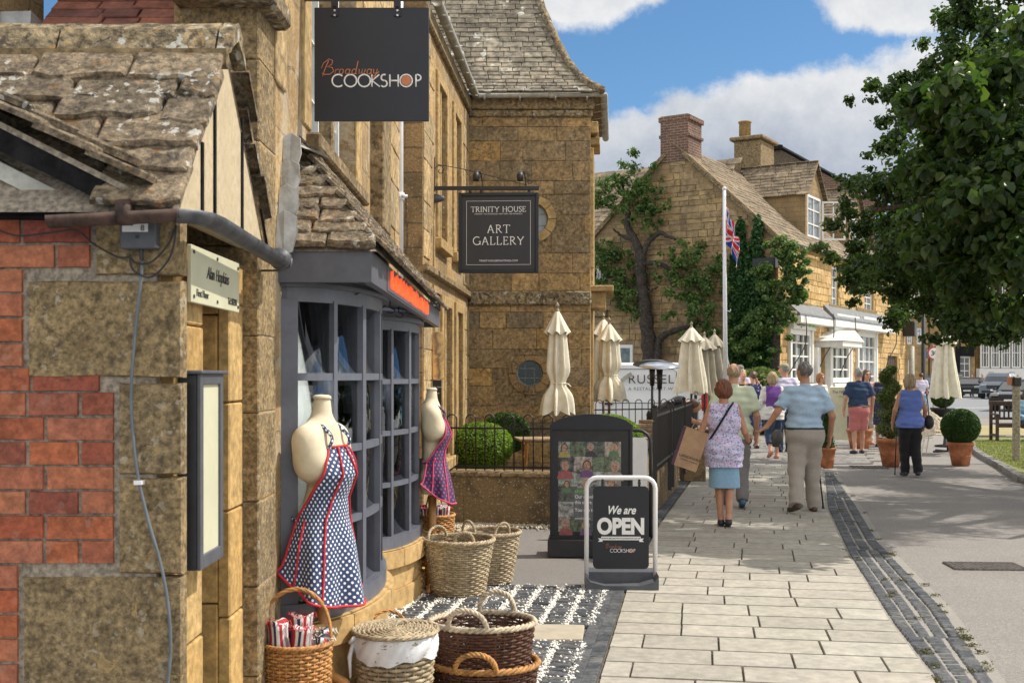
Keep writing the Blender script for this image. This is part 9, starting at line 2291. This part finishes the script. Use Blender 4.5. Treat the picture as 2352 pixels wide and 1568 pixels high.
boxball('low_shrub','brownish low shrub growing at the foot of the ivy',(X_(1745,31.5),31.5,.9),1.0,5000,.09,'leaf_spiral',.95,cat='shrub',seed=12,sx=1.0)

# the big chestnut at the right
def bigtree():
    t=thing('chestnut_tree','large dark leafy tree spreading over the right side of the street','tree',(9.6,14.6,0)); rg=random.Random(5)
    # limbs
    q=MB(); q.tube(smooth_pts([(9.6,14.6,0),(9.5,14.7,1.2),(9.55,14.6,2.4),(9.3,14.7,3.6),(9.2,14.8,5.5),(9.4,15,8)]),[.42]*8+[.36]*8+[.32]*8+[.26]*8+[.16]*9,12)
    L=[((9.5,14.7,2.6),(7.8,14.4,3.6),(6.4,15.4,4.0),(5.2,16.4,4.0)),((9.4,14.7,3.2),(8.0,13.0,4.0),(6.6,12.4,4.2)),((9.3,14.7,3.8),(7.5,15.5,5.2),(6.0,16.6,6.2)),((9.2,14.8,5.0),(8.0,15.2,6.6),(7.2,15.8,7.9)),((9.4,14.7,2.9),(9.0,17.5,3.4),(8.0,20,3.6),(6.8,21,3.5)),((9.2,14.8,4.6),(8.6,13.2,5.6),(7.6,12.4,6.2)),((9.4,14.6,3.0),(8.2,12.6,3.2),(7.2,11.7,3.0))]
    for l in L: 
        p=smooth_pts(l,6); m=len(p); q.tube(p,[.15-.12*i/(m-1) for i in range(m)],7)
        for k in range(6):
            b=p[rg.randrange(m//3,m)]; e=b+Vector((rg.uniform(-.4,.4),rg.uniform(-.6,.6),rg.uniform(-.2,.4))); q.tube([b,(b+e)/2+Vector((0,0,.08)),e],[.03,.02,.008],5)
    q.build('trunk',M['bark'],t,True)
    cl=[]
    def c(px,py,d,r,w_=1,rz=None): cl.append((X_(px,d),d,Z_(py,d),r,r*1.1,rz or r*.75,w_*r*r))
    # upper crown outline
    for a in ((2200,60,16.5,.45),(2260,20,16,.6),(2330,60,16,.8),(2160,90,17,.30,.5),(2150,30,17,.20,.3),(2240,120,16,.6),(2330,150,15,.8),(2130,170,16.5,.38),(2080,200,16.5,.38),(2190,200,16,.6),(2040,225,17,.32,.8),(1995,245,17,.26,.6),(2100,270,16,.55),(2180,300,15.5,.8),(2040,300,17,.36,.8),(2020,350,17.5,.25,.5),(2060,380,16.5,.42,.9),(2280,260,15,1.0),
              (2340,330,14.5,1.0),(2130,380,16,.65),(2220,400,15,.9),(2010,400,17,.26,.5),(1960,425,18,.26,.6),(1935,420,18,.16,.4),(2000,455,17.5,.45),(2070,460,16.5,.6),(2150,480,15.5,.8),(1975,500,18,.36,.8),(1945,545,18,.40),(1910,575,18.5,.28,.8),(1915,600,18.5,.22,.6),(2020,540,17,.6),(2000,600,17.5,.5),(1960,625,18,.42),(2040,640,17,.5),(2080,590,16,.7),
              (2140,560,15,.8),(2200,520,14.5,.9),(2020,690,18,.36,.8),(2070,700,17.5,.42,.8),(2110,680,16.5,.5),(1965,670,18,.26,.6),(2150,650,15.5,.6),(2210,620,14.5,.8),(2280,560,14,.9),(2340,470,13.5,1.0),(2330,640,14,.8),(2260,690,14.5,.6),(2160,720,16,.36,.6),(2230,740,15,.36,.6),(2300,740,14,.5),(2340,770,13.5,.4,.8),(2100,735,18,.2,.3)): c(*a)
    # beyond the frame, to the right, above and behind
    for k in range(18): cl.append((rg.uniform(8.6,12.5),rg.uniform(12.5,20),rg.uniform(3.2,9.5),1.3,1.3,1.0,1.0))
    for k in range(6): cl.append((rg.uniform(6.2,9),rg.uniform(17,21.5),rg.uniform(3.4,4.4),.9,.9,.45,.7))
    C2=[]
    for (x,y,z,a,b,c_,w_) in cl:
        n=5 if a>.5 else 3
        for k in range(n):
            C2.append((x+rg.gauss(0,a*.45),y+rg.gauss(0,b*.45),z+rg.gauss(0,c_*.45),a*rg.uniform(.35,.62),b*rg.uniform(.35,.6),c_*rg.uniform(.3,.6),w_/n*rg.uniform(.6,1.3)))
    leaf_cloud('crown',C2,160000,.074,M['leaf_big'],t,21,.5,.1,.42,droop=.9,fold=.35)
    # near boughs with large drooping leaves
    near=[]
    for px,py,d,r in ((2340,120,11.3,.5),(2300,190,11.5,.5),(2240,220,11.8,.45),(2190,270,12,.4),(2150,330,12.2,.33),(2230,330,11.6,.5),(2310,290,11,.55),(2340,400,10.8,.6),(2260,420,11.3,.55),(2180,430,11.8,.42),(2220,500,11.5,.5),(2300,500,11,.6),(2340,590,10.8,.6),(2250,590,11.3,.5),(2190,560,11.8,.36),(2280,660,11.2,.45),(2340,690,10.9,.45),(2240,660,11.6,.28),(2350,480,10.6,.5),(2120,470,12.3,.25)):
        for k in range(4): near.append((X_(px,d)+rg.gauss(0,r*.4),d+rg.gauss(0,.3),Z_(py,d)+rg.gauss(0,r*.35),r*rg.uniform(.3,.6),.35,r*rg.uniform(.25,.5),r*r))
    leaf_cloud('near_bough',near,15000,.13,M['leaf_big'],t,22,.5,.1,.42,droop=1.6,fold=.4)
bigtree()
# trees behind the far houses
for px,py,d,r,lb in ((2120,560,100,4,'small round tree among the roofs behind the lamp post'),(2330,520,120,7,'distant tree rising behind the long stone shop')):
    t=thing('distant_tree',lb,'tree',(X_(px,d),d,0)); leaf_cloud('crown',[(X_(px,d),d,Z_(py,d),r,r,r*.8,1),(X_(px,d)+r*.6,d,Z_(py,d)-r*.3,r*.7,r*.7,r*.6,.6),(X_(px,d)-r*.6,d,Z_(py,d)-r*.2,r*.6,r*.6,r*.6,.5)],5000,.6,M['leaf_mid'],t,3,.5,.4)
    q=MB(); q.tube([(X_(px,d),d,0),(X_(px,d),d,Z_(py,d))],[.4,.2],8); q.build('trunk',M['bark'],t)
